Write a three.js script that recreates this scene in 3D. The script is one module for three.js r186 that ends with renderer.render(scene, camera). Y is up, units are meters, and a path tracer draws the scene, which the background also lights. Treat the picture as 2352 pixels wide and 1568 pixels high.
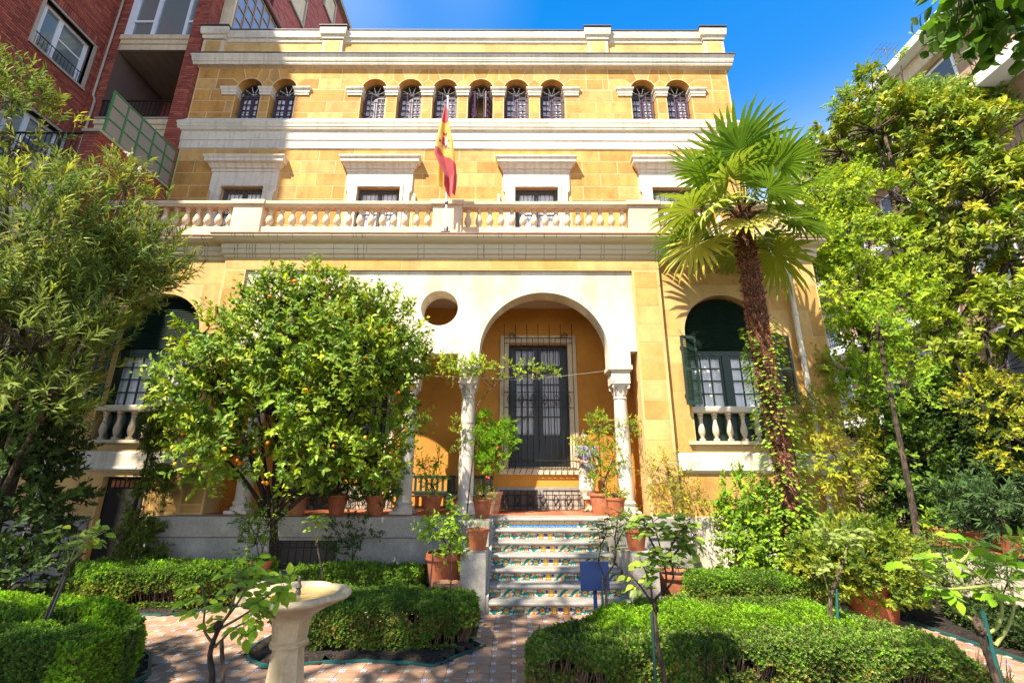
import * as THREE from 'three';
import { mergeGeometries, toCreasedNormals } from 'three/addons/utils/BufferGeometryUtils.js';
import { RoundedBoxGeometry } from 'three/addons/geometries/RoundedBoxGeometry.js';
import { MarchingCubes } from 'three/addons/objects/MarchingCubes.js';

// ---------------------------------------------------------------- camera, sky, sun, exposure
const scene = new THREE.Scene();
const rad = THREE.MathUtils.degToRad, PI = Math.PI;
const EYE = 1.7, PITCH = rad(16.6), ROLL = rad(0.15);
const camera = new THREE.PerspectiveCamera(72.46, 1024 / 682, 0.05, 900);
camera.position.set(0, EYE, 0);
camera.rotation.order = 'YXZ';
camera.rotation.set(PITCH, 0, ROLL);
const renderer = new THREE.WebGLRenderer({ antialias: true });
renderer.toneMapping = THREE.LinearToneMapping;
renderer.toneMappingExposure = 3.35;
renderer.shadowMap.enabled = true;
const SUN = new THREE.Vector3(-1.2, 2.83, 1.5).normalize();
const sun = new THREE.DirectionalLight(new THREE.Color(1, 0.905, 0.75), 4.4);
sun.name = 'sun';
sun.position.copy(SUN).multiplyScalar(60);
sun.castShadow = true;
sun.shadow.radius = 1.2;
Object.assign(sun.shadow.camera, { left: -32, right: 32, top: 32, bottom: -32, near: 1, far: 140 });
sun.shadow.mapSize.set(4096, 4096);
scene.add(sun, sun.target);
const smooth01 = (x) => { x = Math.min(1, Math.max(0, x)); return x * x * (3 - 2 * x); };
{ // clear deep blue air, paler towards the horizon, one thin veil of cloud high on the left
  const W = 1024, H = 512, d = new Float32Array(W * H * 4);
  const zen = [0.0, 0.078, 0.27], mid = [0.0, 0.115, 0.315], hor = [1.15, 1.15, 1.14], gnd = [0.22, 0.2, 0.17];
  const CL = [-0.27, 0.8, -0.53];
  for (let j = 0; j < H; j++) {
    const el = ((j + 0.5) / H - 0.5) * PI, t = Math.max(0, Math.sin(el));
    for (let i = 0; i < W; i++) {
      const az = ((i + 0.5) / W - 0.5) * 2 * PI, x = Math.cos(az) * Math.cos(el), z = Math.sin(az) * Math.cos(el), y = Math.sin(el), o = (j * W + i) * 4;
      const a = Math.pow(1 - t, 2.7) * (1 - 0.8 * smooth01((t - 0.48) / 0.2)), b = Math.pow(1 - t, 0.9);
      const q = Math.hypot((x - CL[0]) * 3, (y - CL[1]) * 4.5, (z - CL[2]) * 3), wisp = Math.sin(x * 23 + Math.sin(y * 31) * 1.3) * Math.sin(y * 27 - x * 9 + 1);
      const veil = Math.max(0, 1 - q) * (0.13 + 0.05 * wisp);
      for (let c = 0; c < 3; c++) {
        let v = y < 0 ? gnd[c] : (zen[c] * (1 - b) + mid[c] * b) * (1 - a) + hor[c] * a;
        if (y >= 0) v = v * (1 - veil) + 0.5 * veil;
        if (y < 0) { const k = Math.min(1, -y * 12); v = hor[c] * (1 - k) + gnd[c] * k; }
        d[o + c] = v;
      }
      d[o + 3] = 1;
    }
  }
  const sky = new THREE.DataTexture(d, W, H, THREE.RGBAFormat, THREE.FloatType);
  sky.mapping = THREE.EquirectangularReflectionMapping;
  sky.magFilter = THREE.LinearFilter;
  sky.wrapS = THREE.RepeatWrapping;
  sky.needsUpdate = true;
  scene.background = sky;
  scene.environment = sky;
}

// ---------------------------------------------------------------- helpers
let SEED = 7;
const reseed = (s) => { SEED = s >>> 0; };
const R = () => { SEED = (SEED + 0x6d2b79f5) >>> 0; let t = SEED; t = Math.imul(t ^ (t >>> 15), t | 1); t ^= t + Math.imul(t ^ (t >>> 7), t | 61); return ((t ^ (t >>> 14)) >>> 0) / 4294967296; };
const rr = (a, b) => a + (b - a) * R(), rn = () => (R() + R() + R()) / 1.5 - 1, pick = (a) => a[Math.floor(R() * a.length)];
const clamp = THREE.MathUtils.clamp, lerp = THREE.MathUtils.lerp, smooth = THREE.MathUtils.smoothstep;
const V3 = (x, y, z) => new THREE.Vector3(x, y, z);
const W3 = (x, y, d) => new THREE.Vector3(x, y, -d);               // d = metres in front of the camera's foot point
const hash = (x, y, z) => { let h = Math.imul(x, 374761393) + Math.imul(y, 668265263) + Math.imul(z, 2147483647 ^ 0x5bd1e995); h = Math.imul(h ^ (h >>> 13), 1274126177); return ((h ^ (h >>> 16)) >>> 0) / 4294967296; };
function noise3(x, y, z, per = 0) {
  const ix = Math.floor(x), iy = Math.floor(y), iz = Math.floor(z), f = (t) => t * t * (3 - 2 * t), u = f(x - ix), v = f(y - iy), w = f(z - iz);
  const m = per ? (a) => ((a % per) + per) % per : (a) => a;
  const h = (a, b, c) => hash(m(ix + a), m(iy + b), m(iz + c));
  return lerp(lerp(lerp(h(0, 0, 0), h(1, 0, 0), u), lerp(h(0, 1, 0), h(1, 1, 0), u), v), lerp(lerp(h(0, 0, 1), h(1, 0, 1), u), lerp(h(0, 1, 1), h(1, 1, 1), u), v), w);
}
const fbm = (x, y, z, n = 4) => { let s = 0, a = 0.5; for (let i = 0; i < n; i++) { s += a * noise3(x, y, z); x *= 2.03; y *= 2.03; z *= 2.03; a *= 0.5; } return s; };
const fbmT = (u, v, base, n, seed) => { let s = 0, a = 0.5, p = base; for (let i = 0; i < n; i++) { s += a * noise3(u * p, v * p, seed + i * 17, p); p *= 2; a *= 0.5; } return s / (1 - Math.pow(0.5, n)); };

// a point of the picture (2352 x 1568 grid) at a given depth
function at(px, py, D) {
  let u = (px - 1176) / 1070, v = (784 - py) / 1070;
  const c = Math.cos(ROLL), s = Math.sin(ROLL);
  [u, v] = [u * c - v * s, u * s + v * c];
  const fw = Math.cos(PITCH) - v * Math.sin(PITCH), up = Math.sin(PITCH) + v * Math.cos(PITCH);
  return V3((u / fw) * D, EYE + (up / fw) * D, -D);
}

const taken = new Map();
function numbered(name) { const n = taken.get(name) ?? 0; taken.set(name, n + 1); return n ? name + '_' + String(n).padStart(3, '0') : name; }
function tag(o, label, category, group, kind) { if (label) o.userData.label = label; if (category) o.userData.category = category; if (group) o.userData.group = group; if (kind) o.userData.kind = kind; return o; }
function thing(name, label, category, x, y, d, group) {
  const o = new THREE.Group();
  o.name = numbered(name);
  o.position.set(x, y, -d);
  o.org = V3(x, y, -d);
  tag(o, label, category, group);
  scene.add(o);
  return o;
}
function sub(parent, name) { const g = new THREE.Group(); g.name = name; g.org = parent.org; parent.add(g); return g; }
// a part whose geometry is given in world coordinates
function part(parent, name, geo, mat, label, kind) {
  const o = parent.org ?? V3(0, 0, 0);
  geo.translate(-o.x, -o.y, -o.z);
  const m = new THREE.Mesh(geo, mat);
  m.name = name; m.org = o; m.castShadow = m.receiveShadow = true;
  if (label) m.userData.label = label;
  if (kind) m.userData.kind = kind;
  parent.add(m);
  return m;
}
// a piece that shares its geometry with others
function piece(parent, name, geo, mat, x, y, z, ry = 0, sx = 1, sy = 1, sz = 1) {
  const o = parent.org ?? V3(0, 0, 0), m = new THREE.Mesh(geo, mat);
  m.name = name; m.org = o; m.position.set(x - o.x, y - o.y, z - o.z); m.rotation.y = ry; m.scale.set(sx, sy, sz);
  m.castShadow = m.receiveShadow = true;
  parent.add(m);
  return m;
}
function structure(name, geo, mat, label) { const m = part(scene, numbered(name), geo, mat, label, 'structure'); return m; }

// flat list of triangles with uv in metres, taken from the plane each face lies in
function prep(g) {
  if (g.index) g = g.toNonIndexed();
  if (!g.attributes.normal) g.computeVertexNormals();
  for (const k of Object.keys(g.attributes)) if (!['position', 'normal', 'uv'].includes(k)) g.deleteAttribute(k);
  const p = g.attributes.position.array, n = p.length / 9, uv = new Float32Array(n * 6);
  for (let t = 0; t < n; t++) {
    const i = t * 9, ax = p[i + 3] - p[i], ay = p[i + 4] - p[i + 1], az = p[i + 5] - p[i + 2], bx = p[i + 6] - p[i], by = p[i + 7] - p[i + 1], bz = p[i + 8] - p[i + 2];
    const nx = Math.abs(ay * bz - az * by), ny = Math.abs(az * bx - ax * bz), nz = Math.abs(ax * by - ay * bx);
    for (let k = 0; k < 3; k++) {
      const x = p[i + k * 3], y = p[i + k * 3 + 1], z = p[i + k * 3 + 2], o = t * 6 + k * 2;
      if (ny >= nx && ny >= nz) { uv[o] = x; uv[o + 1] = z; } else if (nx > nz) { uv[o] = z; uv[o + 1] = y; } else { uv[o] = x; uv[o + 1] = y; }
    }
  }
  g.setAttribute('uv', new THREE.BufferAttribute(uv, 2));
  g.clearGroups();
  return g;
}
class MB {
  constructor() { this.g = []; }
  add(g, keep) { this.g.push(keep ? (g.index ? g.toNonIndexed() : g) : prep(g)); return this; }
  // box by its extents: x0..x1, y0..y1, depth d0..d1
  box(x0, x1, y0, y1, d0, d1, bevel = 0) {
    const w = Math.abs(x1 - x0), h = Math.abs(y1 - y0), t = Math.abs(d1 - d0);
    const g = bevel ? new RoundedBoxGeometry(w, h, t, 1, Math.min(bevel, w / 2.1, h / 2.1, t / 2.1)) : new THREE.BoxGeometry(w, h, t);
    g.translate((x0 + x1) / 2, (y0 + y1) / 2, -(d0 + d1) / 2);
    return this.add(g);
  }
  bar(a, b, r, seg = 6) { return this.add(limbGeo([a, b], r, r, seg)); }
  rect(a, b, w, t) { // flat bar from a to b
    const l = a.distanceTo(b), g = new THREE.BoxGeometry(w, l, t);
    g.applyQuaternion(new THREE.Quaternion().setFromUnitVectors(V3(0, 1, 0), b.clone().sub(a).normalize())).translate((a.x + b.x) / 2, (a.y + b.y) / 2, (a.z + b.z) / 2);
    return this.add(g);
  }
  get geo() { return this.g.length === 1 ? this.g[0] : mergeGeometries(this.g, false); }
}
const boxG = (...a) => new MB().box(...a).geo;
// tapered tube through points
function limbGeo(pts, r0, r1, seg = 7, rough = 0, power = 1) {
  const n = pts.length, pos = [], idx = [];
  let nrm = null;
  for (let i = 0; i < n; i++) {
    const t = pts[Math.min(i + 1, n - 1)].clone().sub(pts[Math.max(i - 1, 0)]).normalize();
    if (!nrm) nrm = (Math.abs(t.y) > 0.9 ? V3(1, 0, 0) : V3(0, 1, 0)).cross(t).normalize();
    nrm.sub(t.clone().multiplyScalar(nrm.dot(t))).normalize();
    const bi = t.clone().cross(nrm), r = lerp(r0, r1, Math.pow(i / (n - 1), power));
    for (let k = 0; k < seg; k++) {
      const a = (k / seg) * 2 * PI, q = r * (1 + (rough ? rough * (hash(i * 13 + 5, k * 7, n) - 0.5) * 2 : 0));
      pos.push(pts[i].x + (nrm.x * Math.cos(a) + bi.x * Math.sin(a)) * q, pts[i].y + (nrm.y * Math.cos(a) + bi.y * Math.sin(a)) * q, pts[i].z + (nrm.z * Math.cos(a) + bi.z * Math.sin(a)) * q);
    }
  }
  for (let i = 0; i < n - 1; i++) for (let k = 0; k < seg; k++) { const a = i * seg + k, b = i * seg + ((k + 1) % seg), c = a + seg, e = b + seg; idx.push(a, b, c, b, e, c); }
  for (const [o, f] of [[0, 1], [(n - 1) * seg, 0]]) for (let k = 1; k < seg - 1; k++) f ? idx.push(o, o + k + 1, o + k) : idx.push(o, o + k, o + k + 1);
  const g = new THREE.BufferGeometry();
  g.setAttribute('position', new THREE.Float32BufferAttribute(pos, 3));
  g.setIndex(idx);
  g.computeVertexNormals();
  return g;
}
const curve = (pts, n) => new THREE.CatmullRomCurve3(pts, false, 'centripetal').getPoints(n);
const lathe = (prof, seg = 20) => { const g = new THREE.LatheGeometry(prof.map(([r, y]) => new THREE.Vector2(r, y)), seg); return toCreasedNormals(g, 0.7); };
// moulding swept round three sides of a block: profile of [outwards, height], walls at x0..x1, face at depth d, returns run back to depth db
function moulding(prof, x0, x1, d, db, ends = [1, 1]) {
  const P = (o, y, k) => (k === 0 ? [x0 - (ends[0] ? o : 0), y, -db] : k === 1 ? [x0 - (ends[0] ? o : 0), y, -(d - o)] : k === 2 ? [x1 + (ends[1] ? o : 0), y, -(d - o)] : [x1 + (ends[1] ? o : 0), y, -db]);
  const pos = [];
  const quad = (a, b, c, e) => pos.push(...a, ...b, ...c, ...a, ...c, ...e);
  for (let i = 0; i < prof.length - 1; i++) for (let k = 0; k < 3; k++) {
    const [o0, y0] = prof[i], [o1, y1] = prof[i + 1];
    quad(P(o0, y0, k), P(o0, y0, k + 1), P(o1, y1, k + 1), P(o1, y1, k));
  }
  const g = new THREE.BufferGeometry();
  g.setAttribute('position', new THREE.Float32BufferAttribute(pos, 3));
  g.computeVertexNormals();
  return prep(toCreasedNormals(g, 0.5));
}
// wall from a Shape in x,y: front face at depth d, thickness t
function slabGeo(shape, d, t, bevel = 0) {
  const g = new THREE.ExtrudeGeometry(shape, { depth: t - bevel, bevelEnabled: bevel > 0, bevelThickness: bevel, bevelSize: bevel, bevelOffset: -bevel, bevelSegments: 1, curveSegments: 20 });
  g.translate(0, 0, -(d + t));
  return prep(g);
}
function rectShape(x0, x1, y0, y1) { const s = new THREE.Shape(); s.moveTo(x0, y0); s.lineTo(x1, y0); s.lineTo(x1, y1); s.lineTo(x0, y1); s.closePath(); return s; }
function archPath(cx, r, y0, cy, P = THREE.Path) { const s = new P(); s.moveTo(cx - r, y0); s.lineTo(cx + r, y0); s.lineTo(cx + r, cy); s.absarc(cx, cy, r, 0, PI, false); s.lineTo(cx - r, y0); return s; }
function ringShape(cx, cy, r0, r1, a0, a1) { const s = new THREE.Shape(); s.absarc(cx, cy, r1, a0, a1, false); s.absarc(cx, cy, r0, a1, a0, true); s.closePath(); return s; }

// ---------------------------------------------------------------- textures
function tex(size, fn, srgb = true) {
  const d = new Uint8Array(size * size * 4);
  for (let j = 0; j < size; j++) for (let i = 0; i < size; i++) {
    const c = fn(i / size, j / size), o = (j * size + i) * 4;
    for (let k = 0; k < 3; k++) d[o + k] = clamp((Array.isArray(c) ? c[k] : c) * 255, 0, 255);
    d[o + 3] = 255;
  }
  const t = new THREE.DataTexture(d, size, size);
  t.wrapS = t.wrapT = THREE.RepeatWrapping;
  t.magFilter = THREE.LinearFilter; t.minFilter = THREE.LinearMipmapLinearFilter; t.generateMipmaps = true;
  if (srgb) t.colorSpace = THREE.SRGBColorSpace;
  t.needsUpdate = true;
  return t;
}
const rep = (t, s) => { const c = t.clone(); c.repeat.set(s, s); c.needsUpdate = true; return c; };
function canvasTex(w, h, draw, repeat) {
  const c = document.createElement('canvas');
  c.width = w; c.height = h;
  draw(c.getContext('2d'), w, h);
  const t = new THREE.CanvasTexture(c);
  t.colorSpace = THREE.SRGBColorSpace;
  if (repeat) t.wrapS = t.wrapT = THREE.RepeatWrapping;
  return t;
}
const mottled = tex(512, (u, v) => { const a = fbmT(u, v, 4, 5, 3), b = fbmT(u, v, 32, 3, 50); const k = 0.91 + 0.2 * (a - 0.5) + 0.08 * (b - 0.5); return [k, k * 0.985, k * 0.955]; });
const stained = tex(512, (u, v) => { const a = fbmT(u, v, 3, 5, 103), s = fbmT(u * 3, v * 0.5 + 0.1, 8, 4, 131), b = fbmT(u, v, 60, 2, 52), d = smooth(fbmT(u, v, 6, 4, 77), 0.5, 0.72); const k = 0.94 + 0.22 * (a - 0.5) + 0.14 * (s - 0.5) + 0.08 * (b - 0.5) - 0.07 * d; return [k, k * (0.985 - 0.02 * d), k * (0.95 - 0.06 * d)]; });
const sooty = tex(512, (u, v) => { const a = fbmT(u, v, 4, 4, 203), s = smooth(fbmT(u * 4, v * 0.35, 12, 4, 231), 0.52, 0.8), b = fbmT(u, v, 50, 2, 212), d = smooth(fbmT(u, v, 9, 4, 277), 0.6, 0.75); const k = 0.95 + 0.12 * (a - 0.5) + 0.06 * (b - 0.5) - 0.06 * s - 0.06 * d; return [k, k * 0.985, k * 0.95]; });
const streaky = tex(512, (u, v) => { const a = fbmT(u, v, 4, 4, 8), s = fbmT(u * 3, v * 0.5 + 0.1, 8, 4, 91), b = fbmT(u, v, 64, 2, 12); const k = 0.93 + 0.12 * (a - 0.5) + 0.1 * (s - 0.5) + 0.05 * (b - 0.5); return [k, k * 0.985, k * 0.96]; });
const grit = tex(512, (u, v) => 0.5 + 0.6 * (fbmT(u, v, 48, 3, 21) - 0.5) + 0.35 * (fbmT(u, v, 8, 3, 5) - 0.5), false);
const granite = tex(512, (u, v) => { const a = fbmT(u, v, 90, 2, 31), b = fbmT(u, v, 5, 4, 7), c = fbmT(u, v, 24, 3, 71); const k = 0.86 + 0.16 * (a - 0.5) + 0.22 * (b - 0.5) + 0.1 * (c - 0.5); return [k, k, k * 0.98]; });
const clay = tex(512, (u, v) => { const a = fbmT(u, v, 5, 5, 61), b = fbmT(u, v, 40, 3, 62), l = smooth(fbmT(u, v, 7, 4, 66), 0.55, 0.78); const k = 0.88 + 0.3 * (a - 0.5) + 0.2 * (b - 0.5); return [lerp(k, 0.97, l * 0.45), lerp(k * 0.97, 0.93, l * 0.5), lerp(k * 0.94, 0.9, l * 0.5)]; });
const barkT = tex(512, (u, v) => { const a = fbmT(u * 4, v, 8, 4, 41), b = fbmT(u, v, 30, 3, 42); const k = 0.35 + 0.9 * (a - 0.3) + 0.4 * (b - 0.5); return [k, k * 0.95, k * 0.88]; });
const soilT = tex(512, (u, v) => { const a = fbmT(u, v, 30, 4, 81), b = fbmT(u, v, 6, 3, 82); const k = 0.6 + 1.1 * (a - 0.5) + 0.5 * (b - 0.5); return [k, k * 0.93, k * 0.86]; });
const woodT = tex(256, (u, v) => { const a = fbmT(u * 0.5, v * 6, 8, 4, 13); const k = 0.75 + 0.5 * (a - 0.5); return [k, k * 0.97, k * 0.93]; });

// ---------------------------------------------------------------- materials (linear base colours)
function mat(r, g, b, o = {}) {
  const { map, s = 1, bump, bs = 0.002, phys, ...rest } = o, M = phys ? THREE.MeshPhysicalMaterial : THREE.MeshStandardMaterial;
  const m = new M({ roughness: 0.8, ...rest });
  m.color.setRGB(r, g, b);
  if (map) m.map = rep(map, s);
  if (bump) { m.bumpMap = rep(bump, s * 2); m.bumpScale = bs; }
  return m;
}
const M = {
  ochre: [[0.61, 0.315, 0.082], [0.565, 0.28, 0.068], [0.64, 0.355, 0.105], [0.59, 0.31, 0.082], [0.65, 0.38, 0.135]].map((c) => mat(...c, { map: stained, s: 0.42, bump: grit, bs: 0.004, roughness: 0.92 })),
  joint: mat(0.69, 0.49, 0.245, { map: streaky, s: 0.4, roughness: 0.92 }),
  lowOchre: [[0.62, 0.37, 0.125], [0.585, 0.335, 0.10], [0.64, 0.41, 0.16]].map((c) => mat(...c, { map: stained, s: 0.24, bump: grit, bs: 0.003, roughness: 0.92 })),
  lowJoint: mat(0.65, 0.44, 0.19, { map: streaky, s: 0.4, roughness: 0.92 }),
  porch: mat(0.60, 0.27, 0.04, { map: mottled, s: 0.3, bump: grit, bs: 0.002, roughness: 0.9 }),
  porchCeil: mat(0.62, 0.5, 0.42, { map: mottled, s: 0.4, roughness: 0.9 }),
  trim: mat(0.73, 0.665, 0.565, { map: sooty, s: 0.35, bump: grit, bs: 0.001, roughness: 0.75 }),
  stucco: mat(0.74, 0.67, 0.56, { map: stained, s: 0.3, bump: grit, bs: 0.002, roughness: 0.85 }),
  cream: mat(0.69, 0.58, 0.41, { map: sooty, s: 0.3, bump: grit, bs: 0.0015, roughness: 0.85 }),
  baluster: mat(0.70, 0.58, 0.44, { map: mottled, s: 0.6, bump: grit, bs: 0.001, roughness: 0.8 }),
  marble: mat(0.66, 0.60, 0.53, { map: streaky, s: 0.6, bump: grit, bs: 0.002, roughness: 0.6 }),
  granite: mat(0.36, 0.34, 0.31, { map: granite, s: 0.7, bump: grit, bs: 0.002, roughness: 0.8 }),
  graniteL: mat(0.42, 0.385, 0.34, { map: granite, s: 0.8, bump: grit, bs: 0.002, roughness: 0.75 }),
  step: mat(0.36, 0.335, 0.31, { map: granite, s: 0.9, bump: grit, bs: 0.0015, roughness: 0.55 }),
  roofEdge: mat(0.1, 0.09, 0.09, { roughness: 0.6 }),
  terracottaFloor: mat(0.48, 0.2, 0.1, { map: clay, s: 0.8, roughness: 0.6 }),
  iron: mat(0.018, 0.018, 0.02, { roughness: 0.45, metalness: 0.4 }),
  ironBack: mat(0.05, 0.045, 0.04, { roughness: 0.6 }),
  darkWood: mat(0.012, 0.016, 0.014, { map: woodT, s: 2, roughness: 0.45 }),
  greenWood: mat(0.012, 0.055, 0.035, { map: woodT, s: 2, roughness: 0.5 }),
  greyWood: mat(0.16, 0.15, 0.14, { map: woodT, s: 2, roughness: 0.6 }),
  purpleWood: mat(0.07, 0.025, 0.06, { roughness: 0.5 }),
  glass: new THREE.MeshPhysicalMaterial({ color: 0xffffff, roughness: 0.03, transmission: 1, thickness: 0, ior: 1.5 }),
  curtain: mat(0.86, 0.86, 0.88, { roughness: 0.95 }),
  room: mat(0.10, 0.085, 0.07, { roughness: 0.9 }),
  brick: [[0.40, 0.10, 0.062], [0.33, 0.078, 0.052], [0.46, 0.125, 0.075], [0.27, 0.062, 0.045]].map((c) => mat(...c, { map: mottled, s: 3, roughness: 0.85 })),
  mortar: mat(0.12, 0.075, 0.065, { roughness: 0.95 }),
  brickFar: null,
  white: mat(0.72, 0.72, 0.72, { roughness: 0.4 }),
  pvc: mat(0.72, 0.75, 0.8, { roughness: 0.3 }),
  slabGrey: mat(0.42, 0.37, 0.31, { map: streaky, s: 0.5, roughness: 0.85 }),
  brown: mat(0.06, 0.03, 0.018, { roughness: 0.6 }),
  pot: [[0.42, 0.13, 0.05], [0.36, 0.105, 0.042], [0.46, 0.17, 0.08]].map((c) => mat(...c, { map: clay, s: 2.2, bump: grit, bs: 0.0015, roughness: 0.85 })),
  potPale: mat(0.46, 0.25, 0.15, { map: clay, s: 2.2, bump: grit, bs: 0.002, roughness: 0.9 }),
  soil: mat(0.05, 0.032, 0.02, { map: soilT, s: 1.5, bump: soilT, bs: 0.02, roughness: 1 }),
  bark: mat(0.16, 0.115, 0.08, { map: barkT, s: 1.6, bump: barkT, bs: 0.006, roughness: 0.95 }),
  barkDark: mat(0.07, 0.05, 0.035, { map: barkT, s: 2.5, bump: barkT, bs: 0.005, roughness: 0.95 }),
  barkPale: mat(0.3, 0.22, 0.16, { map: barkT, s: 2, bump: barkT, bs: 0.004, roughness: 0.95 }),
  cane: mat(0.14, 0.16, 0.03, { roughness: 0.6 }),
  twig: mat(0.16, 0.1, 0.055, { roughness: 0.9 }),
  teal: mat(0.02, 0.11, 0.105, { map: mottled, s: 2, roughness: 0.25 }),
  steel: mat(0.08, 0.09, 0.1, { roughness: 0.4, metalness: 0.6 }),
};
// leaves: one material, tinted copy by copy
const leafMat = (gloss, through = 0.38) => new THREE.MeshPhysicalMaterial({ color: 0xffffff, roughness: 0.92, transmission: through, thickness: 0, clearcoat: gloss, clearcoatRoughness: 0.3, specularIntensity: 0.3, side: THREE.DoubleSide });
const LEAF = leafMat(0.1, 0.42), GLOSSY = leafMat(0.3, 0.36), SOFT = leafMat(0, 0.48);

// ---------------------------------------------------------------- foliage
// a leaf along +y, 1 long, its face towards +z
function leafGeo(w = 0.45, fold = 0.1, curl = 0.15, fat = 0.45) {
  const p = [[0, 0, 0], [-w * 0.36, fat * 0.45, fold * 0.6], [w * 0.36, fat * 0.45, fold * 0.6], [-w / 2, fat + 0.05, fold - curl * 0.2], [w / 2, fat + 0.05, fold - curl * 0.2], [0, fat, -curl * 0.1], [-w * 0.3, 0.78, fold * 0.6 - curl * 0.55], [w * 0.3, 0.78, fold * 0.6 - curl * 0.55], [0, 1, -curl]];
  const f = [0, 2, 5, 0, 5, 1, 1, 5, 3, 2, 4, 5, 3, 5, 6, 4, 7, 5, 5, 8, 6, 5, 7, 8];
  const g = new THREE.BufferGeometry();
  g.setAttribute('position', new THREE.Float32BufferAttribute(p.flat(), 3));
  g.setIndex(f);
  g.computeVertexNormals();
  return g;
}
function bladeGeo(w = 0.12, curl = 0.2) {
  const p = [[0, 0, 0], [-w / 2, 0.4, 0.02], [w / 2, 0.4, 0.02], [0, 0.42, -0.02], [-w * 0.4, 0.7, -curl * 0.4], [w * 0.4, 0.7, -curl * 0.4], [0, 1, -curl]];
  const g = new THREE.BufferGeometry();
  g.setAttribute('position', new THREE.Float32BufferAttribute(p.flat(), 3));
  g.setIndex([0, 3, 1, 0, 2, 3, 1, 3, 4, 3, 2, 5, 3, 5, 4, 4, 5, 6]);
  g.computeVertexNormals();
  return g;
}
const tmpM = new THREE.Matrix4(), X = V3(0, 0, 0), Y = V3(0, 0, 0), Z = V3(0, 0, 0);
function leafMatrix(p, dir, nrm, s, out = tmpM) {
  Y.copy(dir).normalize(); X.crossVectors(Y, nrm);
  if (X.lengthSq() < 1e-6) X.set(1, 0, 0).cross(Y);
  X.normalize(); Z.crossVectors(X, Y);
  out.makeBasis(X, Y, Z).scale(V3(s, s, s)).setPosition(p);
  return out;
}
// several leaves on one short twig, as one geometry
function sprigGeo(leaf, n, spread, len = 1, size = 0.5, seed = 1) {
  const keep = SEED; reseed(seed * 977 + 13);
  const gs = [];
  for (let i = 0; i < n; i++) {
    const t = n > 1 ? i / (n - 1) : 1, a = i * 2.4 + rr(-0.3, 0.3), side = spread * (1 - 0.45 * t);
    const dir = V3(Math.cos(a) * side, 1, Math.sin(a) * side), nrm = V3(-Math.cos(a), side * 0.8, -Math.sin(a)).add(V3(rr(-0.3, 0.3), rr(-0.3, 0.3), rr(-0.3, 0.3)));
    gs.push((leaf.index ? leaf.toNonIndexed() : leaf.clone()).applyMatrix4(leafMatrix(V3(0, t * len * 0.75, 0), dir, nrm, size * rr(0.75, 1.15))));
  }
  SEED = keep;
  for (const g of gs) for (const k of Object.keys(g.attributes)) if (!['position', 'normal'].includes(k)) g.deleteAttribute(k);
  return mergeGeometries(gs, false);
}
class Foliage {
  constructor() { this.m = []; this.c = []; }
  add(p, dir, nrm, s, c) { this.m.push(...leafMatrix(p, dir, nrm, s).elements); this.c.push(c[0], c[1], c[2]); }
  get n() { return this.c.length / 3; }
  // all copies as one mesh; the nearest few, if wanted, as pieces of their own
  build(parent, name, geo, material, single = 0, pieceName = 'leaf') {
    const o = parent.org, n = this.n, own = new Set();
    if (single) {
      const order = [...Array(n).keys()].map((i) => { const x = this.m[i * 16 + 12], y = this.m[i * 16 + 13], z = this.m[i * 16 + 14]; return [Math.hypot(x, y - EYE, z), i]; }).sort((a, b) => a[0] - b[0]);
      const mats = [0.72, 0.9, 1.1, 1.3].map((k) => { const q = material.clone(); const a = [0, 1, 2].map((c) => { let s = 0; for (let i = c; i < this.c.length; i += 3) s += this.c[i]; return (s / n) * k; }); q.color.setRGB(...a); return q; });
      for (const [, i] of order.slice(0, single)) {
        own.add(i);
        const lum = this.c[i * 3 + 1], avg = mats[0].color.g / 0.72, k = lum / avg;
        const q = new THREE.Mesh(geo, mats[k < 0.8 ? 0 : k < 1 ? 1 : k < 1.2 ? 2 : 3]);
        q.name = pieceName; q.castShadow = q.receiveShadow = true;
        tmpM.fromArray(this.m, i * 16).decompose(q.position, q.quaternion, q.scale);
        q.position.sub(o);
        parent.add(q);
      }
    }
    const rest = n - own.size;
    if (rest <= 0) return null;
    const mesh = new THREE.InstancedMesh(geo, material, rest);
    const a = mesh.instanceMatrix.array, col = new Float32Array(rest * 3);
    let j = 0;
    for (let i = 0; i < n; i++) {
      if (own.has(i)) continue;
      for (let k = 0; k < 16; k++) a[j * 16 + k] = this.m[i * 16 + k];
      a[j * 16 + 12] -= o.x; a[j * 16 + 13] -= o.y; a[j * 16 + 14] -= o.z;
      for (let k = 0; k < 3; k++) col[j * 3 + k] = this.c[i * 3 + k];
      j++;
    }
    mesh.instanceColor = new THREE.InstancedBufferAttribute(col, 3);
    mesh.name = name; mesh.userData.kind = 'stuff'; mesh.castShadow = mesh.receiveShadow = true;
    parent.add(mesh);
    return mesh;
  }
}
const tint = (c, k, warm = 0) => [c[0] * k * (1 + warm), c[1] * k, c[2] * k * (1 - warm * 0.5)];
const unit = () => { const z = rr(-1, 1), a = rr(0, 2 * PI), q = Math.sqrt(1 - z * z); return V3(q * Math.cos(a), z, q * Math.sin(a)); };
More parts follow.
